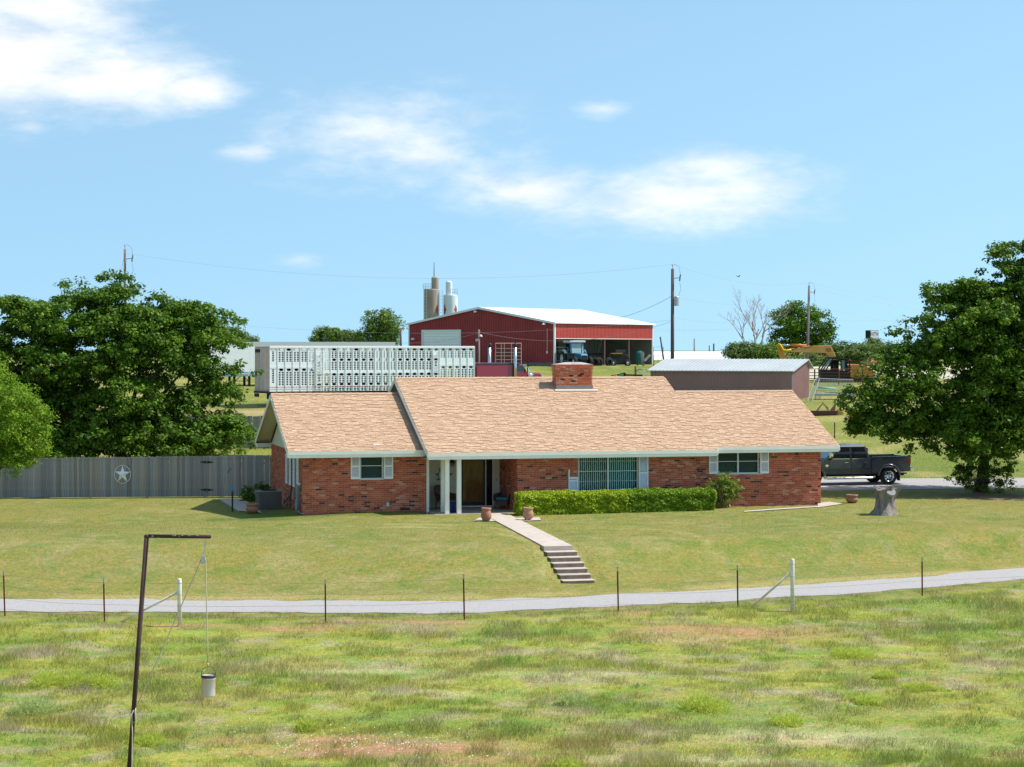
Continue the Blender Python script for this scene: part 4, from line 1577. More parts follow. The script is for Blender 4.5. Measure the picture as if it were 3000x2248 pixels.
# trees beyond the trailers and barn
far_trees = [
    ('round bright green tree left of the red barn behind the trailers', 250, [(1105, 945, 48, 45), (1085, 985, 40, 30), (1140, 960, 36, 48), (1130, 1005, 35, 30)], 110, GREEN_MID),
    ('low dark green tree behind the livestock trailer roof', 262, [(960, 985, 48, 26), (1000, 990, 30, 22), (930, 985, 22, 22)], 70, GREEN_MID),
    ('small pale tree just left of the round tree behind the trailers', 255, [(1035, 990, 24, 18)], 34, GREEN_FAR),
    ('bushy green tree above the white van trailer', 240, [(625, 965, 40, 32), (680, 985, 40, 24), (600, 985, 40, 30)], 80, GREEN_MID),
    ('small far tree top above the white trailer roof', 300, [(735, 998, 22, 10), (712, 995, 14, 10)], 24, GREEN_FAR),
    ('large dark tree behind the excavator boom', 252, [(2330, 940, 75, 55), (2300, 990, 50, 50), (2390, 950, 55, 55), (2410, 1000, 40, 45), (2350, 1005, 60, 40), (2290, 915, 25, 20)], 190, GREEN_DEEP),
    ('rounded green bush left of the dead tree', 246, [(2185, 1035, 55, 28), (2160, 1025, 30, 22)], 70, GREEN_FAR),
    ('light green bush right of the dead tree foot', 243, [(2250, 1035, 45, 26)], 50, GREEN_MID),
    ('green thicket behind the excavator cab', 250, [(2470, 1030, 60, 26), (2520, 1035, 50, 28), (2430, 1040, 40, 26)], 110, GREEN_FAR),
    ('dark cedar like tree below the roadside sign', 262, [(2575, 1022, 44, 24), (2560, 1004, 16, 10), (2590, 1045, 60, 30), (2540, 1042, 40, 24)], 130, GREEN_FAR),
    ('low hazy green bushes right of the roadside sign', 268, [(2650, 1035, 60, 22), (2700, 1040, 50, 25), (2640, 1012, 25, 15)], 90, GREEN_FAR),
    ('low green shrubs under the pole by the shed roof', 236, [(2390, 1060, 40, 18), (2340, 1062, 40, 16)], 50, GREEN_FAR),
]
for i, (lab, Y, es, nc, gc_) in enumerate(far_trees):
    b = at(es[0][0], 1050, Y)
    E_ = [ell(e[0], e[1], Y, e[2], e[3]) for e in es]
    tree('far_tree', lab, 'tree', (b.x, Y, g1(b.x, Y)), E_, int(nc * 1.5), 60, .85, .26, gc_, .16, 7, 30 + i, group='trees beyond the yard', mat=MAT_LEAF_DULL, shell=.3)
# dead tree
Y = 250.
dt0 = at(2213, 1040, Y)
dt = thing('dead_tree', 'bare grey dead tree standing between the green bushes', 'tree', (dt0.x, Y, g1(dt0.x, Y)), 0)
MAT_DEADW = M('dead_wood', (.52, .45, .43), .95, var=.2, scale=4)
rd = random.Random(4)
dm = MB()


def grow(p, d, L, r, lev):
    e = p + d * L
    mid = p.lerp(e, .5) + Vector((rd.uniform(-1, 1), rd.uniform(-1, 1), 0)) * L * .06
    dm.tube([p, mid, e], [r, r * .8, r * .6], 6)
    if lev <= 0:
        return
    for k in range(3 if lev > 1 else 4):
        nd = (d + Vector((rd.uniform(-.75, .75), rd.uniform(-.6, .6), rd.uniform(-.1, .45)))).normalized()
        grow(p.lerp(e, rd.uniform(.55, 1.0)), nd, L * rd.uniform(.5, .75), r * .5, lev - 1)


grow(Vector((0, 0, -.3)), Vector((.03, 0, 1)), 2.6, .20, 0)
for dx, L in ((-.75, 3.3), (-.12, 4.1), (.35, 3.8), (.12, 3.2)):
    grow(Vector((0, 0, 2.1)), Vector((dx, rd.uniform(-.2, .2), 1)).normalized(), L, .12, 4)
dm.build('trunk', MAT_DEADW, dt, smooth=True)


# clipped hedges along the front wall
def hedge(name, label, u0, u1, v0, v1, z0, z1, nl, cols, seed, bump=.1):
    c = h2w((u0 + u1) / 2, (v0 + v1) / 2)
    t = thing(name, label, 'hedge', (c.x, c.y, g1(c.x, c.y)), TH, 'clipped hedges under the front windows')
    rg = np.random.default_rng(seed)
    L, D_, H_ = (u1 - u0) / 2, (v1 - v0) / 2, z1 - z0
    n = nl
    face = rg.random(n)
    x, y, z = (rg.random(n) * 2 - 1) * L, (rg.random(n) * 2 - 1) * D_, rg.random(n) * H_
    f = face < .45
    y[f] = -D_
    t_ = (face >= .45) & (face < .75)
    z[t_] = H_
    e = (face >= .75) & (face < .83)
    x[e] = np.sign(x[e]) * L
    bmp = (fbm(x + 50, z * 2 + y * 3 + 20, .55, seed, 3) - .5) * 2
    inn = rg.random(n) ** 2 * .14
    k = bump * bmp - inn
    P = np.stack([x, y, z], 1)
    N_ = np.stack([np.where(e, np.sign(x), 0) + x / L * .15, np.where(f, -1, 0) + y / D_ * .2, np.where(t_, 1, .15)], 1)
    N_ /= np.linalg.norm(N_, axis=1)[:, None]
    P = P + N_ * k[:, None]
    # rounded shoulders
    sh = np.clip((P[:, 2] - H_ + .18) / .18, 0, 1) ** 2 * .14
    P[:, 1] = np.where(P[:, 1] < -D_ + .2, P[:, 1] + sh, P[:, 1])
    V, Fq, C = leaf_cloud(P, np.full(n, .045), 2, .075, cols, seed)
    np_mesh('foliage', V, Fq, C, MAT_LEAF, t)
    st = MB()
    for i in range(int(L * 2 / .5)):
        xx = -L + .3 + i * .5
        st.tube([(xx, 0, -.2), (xx + .05, .03, H_ * .5), (xx - .05, -.05, H_ * .85)], [.025, .02, .01], 5)
    st.build('stems', MAT_BARK, t)
    return t


HEDGE_BRIGHT = ((.24, .36, .018), (.54, .63, .035), (.60, .66, .08))
HEDGE_DARK = ((.13, .25, .016), (.31, .45, .030), (.42, .52, .07))
hv0, hv1 = V_MAIN - 1.75, V_MAIN - .85
hm_ = (hv0 + hv1) / 2
hb = g1(*h2w(u_at(1700, hv0), hv0).xy)
hedge('clipped_hedge', 'long bright green clipped hedge right of the porch under the big window', u_at(1522, hv0), u_at(1838, hv0), hv0, hv1, 0, .88, 26000, HEDGE_BRIGHT, 1, .14)
hedge('clipped_hedge', 'darker green rounded hedge between the long hedge and the leafy bush', u_at(1842, hv0), u_at(2096, hv0), hv0, hv1 - .02, 0, .86, 22000, HEDGE_DARK, 2, .17)
bu = u_at(2115, -1.6)
bp = h2w(bu, -1.75)
Yb = bp.y
tree('leafy_bush', 'loose yellow green leafy bush at the right end of the hedge', 'bush', (bp.x, bp.y, g1(bp.x, bp.y)), [ell(2115, 1440, Yb, 42, 40, .5), ell(2130, 1400, Yb, 32, 25, .4), ell(2090, 1425, Yb, 28, 22, .35), ell(2150, 1430, Yb, 28, 28, .35), ell(2105, 1470, Yb, 32, 26, .4), ell(2125, 1385, Yb, 12, 10, .2)],
     110, 34, .17, .085, ((.11, .19, .02), (.25, .34, .045), (.45, .46, .14)), .02, 10, 12, stems=3, shell=.2)
sb_ = hit(735, 1468)
tree('foundation_shrub', 'dark low shrub behind the air conditioner by the fence', 'shrub', sb_, [ell(725, 1440, sb_.y, 24, 26, .35), ell(765, 1430, sb_.y, 30, 18, .35), ell(735, 1460, sb_.y, 30, 14, .35)], 60, 40, .16, .075, GREEN_DEEP, .015, 6, 13, stems=2, shell=.2)

# yellow-green weed clumps in the field
weeds = [(2062, 2058, 62, 40, 'wide pale green weed clump right of centre in the field'), (2590, 1975, 26, 22, 'small round yellow green weed clump below the right white post'), (250, 1990, 75, 42, 'broad pale weed clump left of the leaning pole'), (150, 1985, 55, 36, 'rounded weed clump near the left edge of the field'),
         (95, 2070, 62, 40, 'low feathery weed clump at the left edge'), (890, 2125, 30, 24, 'small weed clump between the bucket and the dirt patch'), (1660, 2240, 52, 26, 'bright weed clump cut by the bottom edge'), (2700, 2010, 60, 24, 'flat yellow weed clump at the far right of the field'),
         (2500, 1915, 50, 26, 'tufted weed clump right of the field centre under the fence'), (1690, 2050, 48, 30, 'soft grey green weed clump near the field centre'), (2300, 2110, 46, 24, 'low weed clump in the lower right field'), (430, 2170, 44, 26, 'weed clump right of the leaning pole foot'),
         (2540, 2050, 40, 24, 'feathery weed clump in the right part of the field'), (620, 2000, 36, 22, 'weed clump right behind the hanging bucket')]
MAT_WEED = vcol_mat('weed_stalk', .8, trans=.5, spec=.05)
for i, (px, py, rx, ry, lab) in enumerate(weeds):
    p = hit(px, py + ry * .5)
    k = ppm(p.y)
    t = thing('weed_clump', lab, 'weed', p, 0, 'weed clumps in the field')
    rg = np.random.default_rng(200 + i)
    n = 4200
    rxm, rym = rx / k, ry / k
    nb = 11
    cx_, cy_ = rg.normal(size=nb) * rxm * .5, rg.normal(size=nb) * rxm * .32
    hb_ = 1.5 * rym * (.45 + .75 * rg.random(nb)) * np.exp(-(cx_ / rxm) ** 2 * .5)
    ib = rg.integers(0, nb, n)
    d3 = rg.normal(size=(n, 3))
    d3 /= np.linalg.norm(d3, axis=1)[:, None]
    d3[:, 2] = np.abs(d3[:, 2])
    r3 = (.35 + .75 * rg.random(n))[:, None]
    rad = (hb_[ib] * .95)[:, None]
    tipp = np.stack([cx_[ib], cy_[ib], np.zeros(n)], 1) + d3 * rad * r3 * np.array([1.15, 1.15, 1.0]) + rg.normal(size=(n, 3)) * .02
    dirn = d3 + rg.normal(size=(n, 3)) * .45 + np.array([0, 0, .5])
    dirn /= np.linalg.norm(dirn, axis=1)[:, None]
    ln = (.05 + .07 * rg.random(n))[:, None]
    basep = tipp - dirn * ln
    sidev = np.cross(dirn, rg.normal(size=(n, 3)))
    sidev /= np.linalg.norm(sidev, axis=1)[:, None] + 1e-9
    wv = sidev * (.006 + .006 * rg.random(n))[:, None]
    gzv = gz(tipp[:, 0] + p.x, tipp[:, 1] + p.y) - p.z
    V = np.stack([basep - wv, basep + wv, tipp], 1)
    V[:, :, 2] += gzv[:, None] - .02
    ca, cb_ = np.array((.40, .50, .07)), np.array((.66, .68, .14))
    if i in (9, 4):
        ca, cb_ = np.array((.38, .46, .16)), np.array((.56, .62, .25))
    q = rg.random(n)[:, None]
    C = np.repeat(ca * (1 - q) + cb_ * q, 3, 0)
    np_mesh('stalks', V.reshape(-1, 3), (np.arange(n)[:, None] * 3 + np.arange(3)[None, :]).astype(np.int32), C, MAT_WEED, t, kind='stuff')
# white wild flowers on the bare patch
fn = 150
fm = MB()
rf = random.Random(2)
for i in range(fn):
    px, py = (rf.uniform(800, 1300), rf.gauss(2192, 14)) if i < 90 else (rf.uniform(620, 1500), rf.uniform(2110, 2240))
    p = hit(px, py)
    s_ = rf.uniform(.012, .024)
    z = p.z + rf.uniform(.03, .12)
    fm.add([(p.x - s_, p.y, z), (p.x, p.y - s_, z + .004), (p.x + s_, p.y, z + .01), (p.x, p.y + s_, z + .012)], [(0, 1, 2, 3)])
fo = fm.build('wild_flowers', M('petal_white', (.85, .83, .82), .7), kind='stuff')

# ================================================================== wooden fences
PLK = [M('fence_plank_a', (.37, .345, .335), .95, col2=(.21, .195, .19), scale=3.0, stretch=(9, 9, .7), bump=.5, bscale=8, rnd=.22),
       M('fence_plank_b', (.33, .312, .308), .95, col2=(.185, .175, .172), scale=3.0, stretch=(9, 9, .7), bump=.5, bscale=8, rnd=.22),
       M('fence_plank_c', (.39, .34, .30), .95, col2=(.235, .195, .17), scale=3.0, stretch=(9, 9, .7), bump=.5, bscale=8, rnd=.2)]
plank_cache = {}


def plank_mesh(h, w, mi):
    key = (round(h, 2), round(w, 3), mi)
    if key not in plank_cache:
        e = .03
        plank_cache[key] = MB().prism([(-w / 2, 0), (w / 2, 0), (w / 2, h - e), (w / 2 - e, h), (-w / 2 + e, h), (-w / 2, h - e)], -.011, .011, 'y').mesh('plank', PLK[mi])
    return plank_cache[key]


def board_fence(t, p0, p1, h, pitch, rails_back=True, skip=None, hscale=1.0):
    """planks stand along the line p0-p1 in world space; t is the fence's empty at p0"""
    p0, p1 = Vector(p0), Vector(p1)
    d = (p1 - p0)
    L = d.length
    an = math.atan2(d.y, d.x)
    n = int(L / pitch)
    for i in range(n):
        q = p0 + d * ((i + .5) / n)
        hh = h + random.choice((-.02, 0, 0, .015)) * hscale
        z = g1(q.x, q.y)
        o = inst('plank', plank_mesh(hh, pitch * .985, random.choice((0, 0, 1, 1, 2))), t, (q.x - p0.x, q.y - p0.y + random.uniform(-.004, .004), z - p0.z + .03), (random.uniform(-.006, .006), random.uniform(-.006, .006), an))
    for zz in (.35, h - .35):
        m = MB()
        K = max(2, int(L / 2.4))
        for i in range(K):
            a, b = p0 + d * (i / K), p0 + d * ((i + 1) / K)
            off = Vector((-d.y, d.x, 0)).normalized() * .035
            m.bar((a.x - p0.x + off.x, a.y - p0.y + off.y, g1(a.x, a.y) - p0.z + zz), (b.x - p0.x + off.x, b.y - p0.y + off.y, g1(b.x, b.y) - p0.z + zz), .04, .09)
        m.build('rail', PLK[1], t)
    K = max(2, int(L / 2.4))
    for i in range(K + 1):
        a = p0 + d * (i / K)
        off = Vector((-d.y, d.x, 0)).normalized() * .1
        z = g1(a.x, a.y) - p0.z
        MB().box(a.x - p0.x + off.x - .045, a.x - p0.x + off.x + .045, a.y - p0.y + off.y - .045, a.y - p0.y + off.y + .045, z - .2, z + h - .05).build('post', PLK[1], t)


def gp(px, Y):
    p = at(px, 1300, Y)
    return Vector((p.x, Y, g1(p.x, Y)))


FA, FG0, FG1, FB = gp(-60, 100.4), gp(597, 97.03), gp(700, 96.50), gp(794, 96.02)
fence1 = thing('board_fence', 'weathered grey board fence with dog eared planks left of the house', 'fence', FA)
board_fence(fence1, FA, FG0, 1.90, .138)
gate = thing('fence_gate', 'grey board gate with black strap hinges in the left fence', 'gate', FG0)
board_fence(gate, FG0, FG1, 1.90, .138)
fence2 = thing('board_fence', 'short shaded board fence between the gate and the house corner', 'fence', FG1)
board_fence(fence2, FG1 + Vector((.06, 0, 0)), FB, 1.92, .138)
gd = (FG1 - FG0).normalized()
for zz in (.32, 1.62):
    hx = FG0 + gd * .15
    m = MB()
    for sg in (1, -1):
        m.add([(gd.x * .02 * sg, -.03, .07), (gd.x * .02 * sg, -.03, -.07), (gd.x * .34 * sg, -.03 + gd.y * .34 * sg, -.012), (gd.x * .34 * sg, -.03 + gd.y * .34 * sg, .012),
               (gd.x * .02 * sg, -.018, .07), (gd.x * .02 * sg, -.018, -.07), (gd.x * .34 * sg, -.018 + gd.y * .34 * sg, -.012), (gd.x * .34 * sg, -.018 + gd.y * .34 * sg, .012)], [(0, 1, 2, 3), (0, 4, 5, 1), (1, 5, 6, 2), (3, 2, 6, 7), (0, 3, 7, 4)])
    o = m.build('hinge', MAT_BLACKM, gate)
    o.location = (hx.x - FG0.x, hx.y - FG0.y, zz + .03)
lp = gd * (FG1 - FG0).length * .78
MB().tube([(lp.x, lp.y - .03, 1.38), (lp.x - .1, lp.y - .05, 1.30), (lp.x - .17, lp.y - .04, 1.16)], .012, 6).build('latch_cord', MAT_BLACKM, gate)
BA, BB = gp(180, 117.5), gp(800, 117.0)
fence3 = thing('board_fence', 'grey board fence across the back of the yard behind the big tree', 'fence', BA)
board_fence(fence3, BA, BB, 1.83, .145)
MAT_SLEEPER = M('landscape_timber', (.16, .10, .07), .95, var=.2)
ba = gp(560, 113.5)
bb_ = gp(800, 113.2)
tag(MB().bar(ba + Vector((0, 0, .1)), bb_ + Vector((0, 0, .1)), .2, .22).build('landscape_timber', MAT_SLEEPER), 'long brown landscape timber lying in the back yard grass', 'timber')

# star ornament
sp = FA.lerp(FG0, (360 + 60) / 657.)
sp = at(359, 1390, FA.lerp(FG0, (359 + 60) / 657.).y - .06)
MAT_STARW = M('star_white_metal', (.90, .89, .88), .4, var=.03, scale=6)
star = thing('star_ornament', 'white five pointed metal star in a ring hanging on the board fence', 'ornament', sp, math.atan2(gd.y, gd.x))
Rr = 26.5 / ppm(sp.y)
m = MB()
pts = [(0, -.15, 0)]
for k in range(10):
    a = math.pi / 2 + k * math.pi / 5
    r = Rr * .97 if k % 2 == 0 else Rr * .385
    pts.append((r * math.cos(a), 0, r * math.sin(a)))
m.add(pts, [(0, 1 + k, 1 + (k + 1) % 10) for k in range(10)])
m.build('star', MAT_STARW, star)
m = MB()
m.tube([(Rr * math.cos(2 * math.pi * k / 36), 0, Rr * math.sin(2 * math.pi * k / 36)) for k in range(37)], .012, 6)
m.build('ring', MAT_STARW, star, smooth=True)

# ================================================================== small things by the house
# air conditioner
ac = hit(787, 1491)
t = thing('air_conditioner', 'square dark grey air conditioner unit on the grass by the left wall', 'air conditioner', ac, TH + .04)
MAT_AC = M('ac_louvre_grey', (.135, .118, .105), .7, metal=0., var=.1, scale=3)
MB().box(-.50, .50, -.40, .40, 0, .74).build('casing', MAT_AC, t, bevel=.03)
MB().box(-.53, .53, -.43, .43, .742, .79).build('top_cover', M('ac_top', (.22, .21, .20), .6), t, bevel=.012)
MB().lathe([(.33, .0), (.33, .03), (.30, .035), (.28, 0)], 24, (0, 0, .79)).build('fan_guard', MAT_BLACKM, t)
lv = MB()
for i in range(12):
    lv.box(-.45, .45, -.418, -.401, .06 + i * .055, .085 + i * .055)
for i in range(12):
    lv.box(-.518, -.501, -.36, .36, .06 + i * .055, .085 + i * .055)
lv.build('louvres', MAT_AC, t)
MB().box(-.55, .55, -.45, .45, -.1, .0 - .002).build('pad', MAT_CONC, t)
# conduit on the left wall, hose
v_c = 2.9
cu = thing('refrigerant_line', 'dark conduit running down the left brick wall to the air conditioner', 'pipe', h2w(-.03, v_c, 0), TH)
MB().tube([(0, 0, 2.4), (0, 0, 1.0), (-.05, -.05, .55), (-.4, -.3, .2)], .028, 8).build('pipe', MAT_BLACKM, cu, smooth=True)
MB().box(-.05, .01, -.55, -.33, .35, .75).build('disconnect_box', M('box_grey', (.35, .36, .36), .5), cu)
hv = 1.0
ho = thing('garden_hose', 'coiled blue grey garden hose hanging on the left wall corner', 'hose', h2w(-.05, .62, 0), TH)
MAT_HOSE = M('hose_blue_grey', (.27, .36, .39), .5)
m = MB()
for k in range(6):
    w_, b_ = .12 + .02 * k, .12 + .06 * k
    pts = []
    for q in range(25):
        a = math.pi * 2 * q / 24
        pts.append((-.03 - .018 * k + .01 * math.sin(a), w_ * math.cos(a) * (1.0 if math.sin(a) < 0 else .7), .62 + .52 * math.sin(a) - b_ * (math.sin(a) < 0) * .25))
    m.tube(pts, .013, 6)
m.build('coil', MAT_HOSE, ho, smooth=True)
MB().tube([(-.06, -.1, .15), (-.1, -.3, .02), (-.05, -.55, -.02), (.1, -.9, -.05)], .013, 6).build('hose_end', MAT_HOSE, ho, smooth=True)
MB().box(-.07, .04, -.06, .06, 1.1, 1.2).build('hose_hanger', MAT_WHITE, ho)
# utility marker post
mp_ = hit(681, 1499)
t = thing('marker_post', 'thin black stake with a blue top beside the side path', 'post', mp_)
k = ppm(mp_.y)
MB().box(-.035, .035, -.02, .02, -.1, 60 / k).build('stake', MAT_BLACKM, t)
MB().box(-.045, .045, -.03, .03, 60 / k + .002, 76 / k).build('blue_cap', M('blue_plastic', (.03, .22, .55), .4), t, bevel=.01)

# clay pots
MAT_CLAY = M('terracotta', (.44, .20, .125), .85, col2=(.34, .15, .095), scale=5, bump=.25)
MAT_CLAY2 = M('terracotta_pale', (.47, .27, .17), .85, col2=(.37, .20, .125), scale=5, bump=.25)


def pot(px, py, w, h, label, mat, feet=False, squat=False, deco=True):
    p = hit(px, py)
    k = ppm(p.y)
    R_p, H = w / k / 2, h / k
    t = thing('clay_pot', label, 'pot', (p.x, p.y, p.z + .015), random.uniform(0, 3), 'clay pots in the yard')
    z0 = .05 if feet else 0
    if squat:
        prof = [(.0, z0), (R_p * .68, z0), (R_p * .97, H * .28), (R_p * 1.0, H * .45), (R_p * .82, H * .66), (R_p * .80, H * .74)]
        rim = [(R_p * .80, H * .74), (R_p * .98, H * .80), (R_p * .98, H), (R_p * .86, H), (R_p * .74, H * .8), (R_p * .7, H * .5), (0, H * .5)]
    else:
        prof = [(.0, z0), (R_p * .62, z0), (R_p * .88, H * .20), (R_p * 1.0, H * .42), (R_p * .97, H * .58), (R_p * .84, H * .72), (R_p * .82, H * .80)]
        rim = [(R_p * .82, H * .80), (R_p * .93, H * .88), (R_p * .97, H), (R_p * .88, H), (R_p * .76, H * .85), (R_p * .74, H * .7), (0, H * .7)]
    MB().lathe(prof, 24).build('body', mat, t, smooth=True)
    MB().lathe(rim, 24).build('rim', mat, t, smooth=True)
    if not squat:
        m = MB()
        m.lathe([(R_p * .955, H * .28), (R_p * 1.02, H * .30), (R_p * 1.03, H * .33), (R_p * 1.0, H * .35)], 24)
        m.build('band', mat, t, smooth=True)
    if feet:
        for q in range(3):
            a = 2 * math.pi * q / 3 + .4
            MB().cyl((R_p * .55 * math.cos(a), R_p * .55 * math.sin(a), -.01), (R_p * .45 * math.cos(a), R_p * .45 * math.sin(a), z0 + .02), .025, .03, 8).build('foot', MAT_BLACKM, t)
    return t


pot(1424.5, 1528, 31, 39, 'red clay pot with a rosette left of the front walk', MAT_CLAY)
pot(1547.5, 1525, 32, 37, 'tan clay pot on a small stand right of the front walk', MAT_CLAY2, feet=True)
pot(739, 1504, 38, 28, 'squat orange clay pot by the side path near the air conditioner', MAT_CLAY, squat=True)
pot(2496, 1474, 36, 24, 'squat brown clay pot on the grass beyond the right house corner', M('terracotta_brown', (.31, .165, .095), .8, var=.15), squat=True)
# blue glazed pot behind a porch post
bu_ = u_at(1325, -.75)
bw = h2w(bu_, -.75, -.05)
t = thing('glazed_pot', 'dark blue square planter on the porch behind the posts', 'pot', bw, TH)
MB().loft([[(-.13, -.13, 0), (.13, -.13, 0), (.13, .13, 0), (-.13, .13, 0)], [(-.17, -.17, .42), (.17, -.17, .42), (.17, .17, .42), (-.17, .17, .42)]]).build('body', M('blue_glaze', (.012, .03, .12), .25), t, bevel=.01)
MB().box(-.185, .185, -.185, .185, .421, .47).build('rim', M('blue_glaze_rim', (.015, .04, .14), .25), t, bevel=.01)

# wicker chairs
MAT_WICK = M('wicker_brown', (.150, .090, .078), .85, col2=(.085, .05, .042), scale=40, bump=.6, bscale=60)


def wicker_chair(label, loc, rz, cushion):
    t = thing('wicker_chair', label, 'chair', loc, rz, 'wicker chairs on the porch')
    # local: faces -y
    MB().box(-.29, .29, -.28, .27, .33, .40).build('seat', MAT_WICK, t, bevel=.03)
    rings = []
    for (z, y, w, th) in ((.38, .26, .30, .03), (.65, .33, .33, .035), (.90, .42, .30, .035), (1.0, .46, .20, .03)):
        rings.append([(-w, y - th, z), (-w * .5, y + .05 - th, z + .01), (w * .5, y + .05 - th, z + .01), (w, y - th, z), (w, y + th, z), (w * .5, y + .05 + th, z + .01), (-w * .5, y + .05 + th, z + .01), (-w, y + th, z)])
    MB().loft(rings).build('backrest', MAT_WICK, t, smooth=True)
    for s in (-1, 1):
        MB().tube([(s * .33, .33, .66), (s * .36, .05, .63), (s * .36, -.25, .62), (s * .35, -.33, .55), (s * .33, -.31, .36)], [.035, .04, .045, .04, .03], 8).build('arm', MAT_WICK, t, smooth=True)
        MB().add([(s * .315, -.28, .36), (s * .315, .25, .36), (s * .33, .28, .62), (s * .34, -.28, .60)], [(0, 1, 2, 3)]).build('side_panel', MAT_WICK, t)
        for yy in (-.26, .24):
            MB().tube([(s * .27, yy, .36), (s * .29, yy * 1.1 + (.08 if yy > 0 else 0), -.0)], [.026, .02], 8).build('leg', MAT_WICK, t)
    MB().box(-.29, .29, -.29, -.275, .16, .34).build('skirt', MAT_WICK, t)
    if cushion:
        c = MB().box(-.27, .27, -.29, .22, .405, .50).build('seat_cushion', M('teal_cloth', (.015, .25, .30), .8, var=.08), None, bevel=.03)
        c.location = loc
        c.rotation_euler = (0, 0, rz)
        tag(c, 'teal seat cushion on the right wicker porch chair', 'cushion')
    return t


pz = -.052
wicker_chair('brown wicker chair behind the white porch posts', h2w(u_at(1305, 1.1), 1.1, pz), TH + .35, False)
wicker_chair('brown wicker chair with a teal cushion right of the front door', h2w(u_at(1478, .5), .5, pz), TH - .75, True)
# turquoise wall ornament: ring of metal leaves
MAT_TURQ = M('turquoise_patina', (.10, .24, .24), .7, var=.3, scale=14)
wu = u_at(1300, V_PORCH - .03)
t = thing('wall_wreath', 'turquoise metal bird wreath hanging on the porch wall', 'ornament', h2w(wu, V_PORCH - .035, 1.33), TH)
m = MB().tube([(.25 * math.cos(a), 0, .25 * math.sin(a)) for a in [2 * math.pi * q / 28 for q in range(29)]], .018, 6)
m.build('ring', MAT_TURQ, t, smooth=True)
for q, a in enumerate((.15, 1.0, 2.2, 3.0, 3.8, 5.5, 4.6)):
    c, s_ = math.cos(a), math.sin(a)
    m = MB().loft([[(.20 * c, -.03, .20 * s_), (.20 * c, .01, .20 * s_), (.20 * c + .01, 0, .20 * s_ + .01)], [(.30 * c - .05 * s_, -.04, .30 * s_ + .05 * c), (.30 * c - .05 * s_, .01, .30 * s_ + .05 * c), (.30 * c + .05 * s_, -.02, .30 * s_ - .05 * c)], [(.40 * c + .05 * s_, -.01, .36 * s_ + .04), (.40 * c + .05 * s_, 0, .36 * s_ + .04), (.40 * c + .06 * s_, -.005, .36 * s_ + .05)]])
    m.build('leaf', MAT_TURQ, t)

# tree stump
MAT_STUMP = M('weathered_stump', (.36, .315, .285), .95, col2=(.135, .105, .085), scale=2.6, stretch=(4, 4, .8), bump=1.0, bscale=7)
stp = hit(2592, 1508)
k = ppm(stp.y)
t = thing('tree_stump', 'weathered grey tree stump with flared roots on the right lawn', 'stump', stp, .2)
rings = []
H = 82 / k
for j in range(13):
    f = j / 12
    ring = []
    for q in range(36):
        a = 2 * math.pi * q / 36
        flare = .62 * math.exp(-f * 5) * (.35 + .65 * max(0, math.cos(a * 2.5 + 1.0)) ** 2)
        top = .16 * max(0, f - .55) * (1.2 + math.cos(a * 3 + .5)) * 2
        r = .34 + flare + top + .05 * math.sin(a * 5 + f * 1.5) + .03 * math.sin(a * 11 + f * 3) + .02 * math.sin(a * 17)
        zz = f * H
        if j == 12:
            zz -= .06 * (1 + math.sin(a * 2 + 1)) + .05 * math.sin(a * 5)
        ring.append((r * math.cos(a) + .06 * f, r * .85 * math.sin(a), zz - (.08 if j == 0 else 0)))
    rings.append(ring)
m = MB().loft(rings, cap=False)
m.build('trunk', MAT_STUMP, t, smooth=True)
MB().loft([[(p[0] * .9, p[1] * .9, p[2] - .03) for p in rings[-1]], [(p[0] * .5 + .03, p[1] * .5, H - .05) for p in rings[-1]], [(p[0] * .02 + .03, p[1] * .02, H - .08) for p in rings[-1]]], cap=False).build('cut_top', M('stump_top', (.24, .225, .215), .9, col2=(.14, .125, .115), scale=6, bump=.5), t)
# sawn limb face on the front
cf = MB().lathe([(.0, 0), (.21, .005), (.225, .03), (.20, .16)], 18)
o = cf.build('sawn_limb', M('sawn_grey', (.27, .26, .255), .9, var=.22, scale=7), t)
o.location = (.12, -.36, H - .16)
o.rotation_euler = (math.radians(228), math.radians(10), 0)

# ================================================================== wire fence along the field
MAT_TPOST = M('tpost_rust_red', (.17, .045, .032), .85, var=.3, scale=8)
MAT_TIP = M('tpost_tip_grey', (.42, .43, .42), .6)
MAT_WIRE = M('barbed_wire', (.16, .14, .13), .7, metal=.2)
MAT_PIPEW = M('pipe_white_paint', (.86, .87, .83), .6, col2=(.62, .50, .40), scale=3.2)
f0 = hit(20, 1805)
wf = thing('wire_fence', 'barbed wire fence on rusty steel posts along the near side of the road', 'fence', f0)
tops = []
posts = [(-180, 1802, 134, 4), (15, 1805, 134, 4), (307, 1822, 128, 3), (954, 1826, 130, 1), (1361, 1816, 135, 3), (1812, 1791, 132, 3), (2162, 1780, 125, 2), (2702, 1746, 114, 1), (3140, 1722, 110, 0)]
for (px, py, hpx, lean) in posts:
    p = hit(px, py)
    h = hpx / ppm(p.y)
    b = p - f0
    l = -lean / ppm(p.y)
    m = MB()
    m.bar(b + Vector((0, 0, -.3)), b + Vector((l, 0, h - .16)), .045, .012, up=(0, 1, 0)).bar(b + Vector((0, -.02, -.3)), b + Vector((l, -.02, h - .16)), .010, .034, up=(0, 1, 0))
    for q in range(12):
        zz = .12 + q * (h - .3) / 12
        m.box(b.x + l * zz / h - .02, b.x + l * zz / h + .02, b.y - .046, b.y - .037, b.z + zz, b.z + zz + .025)
    o = m.build('steel_post', MAT_TPOST, wf)
    MB().bar(b + Vector((l, 0, h - .158)), b + Vector((l * 1.05, 0, h)), .045, .014, up=(0, 1, 0)).build('post_tip', MAT_TIP, o)
    tops.append((b, l, h))
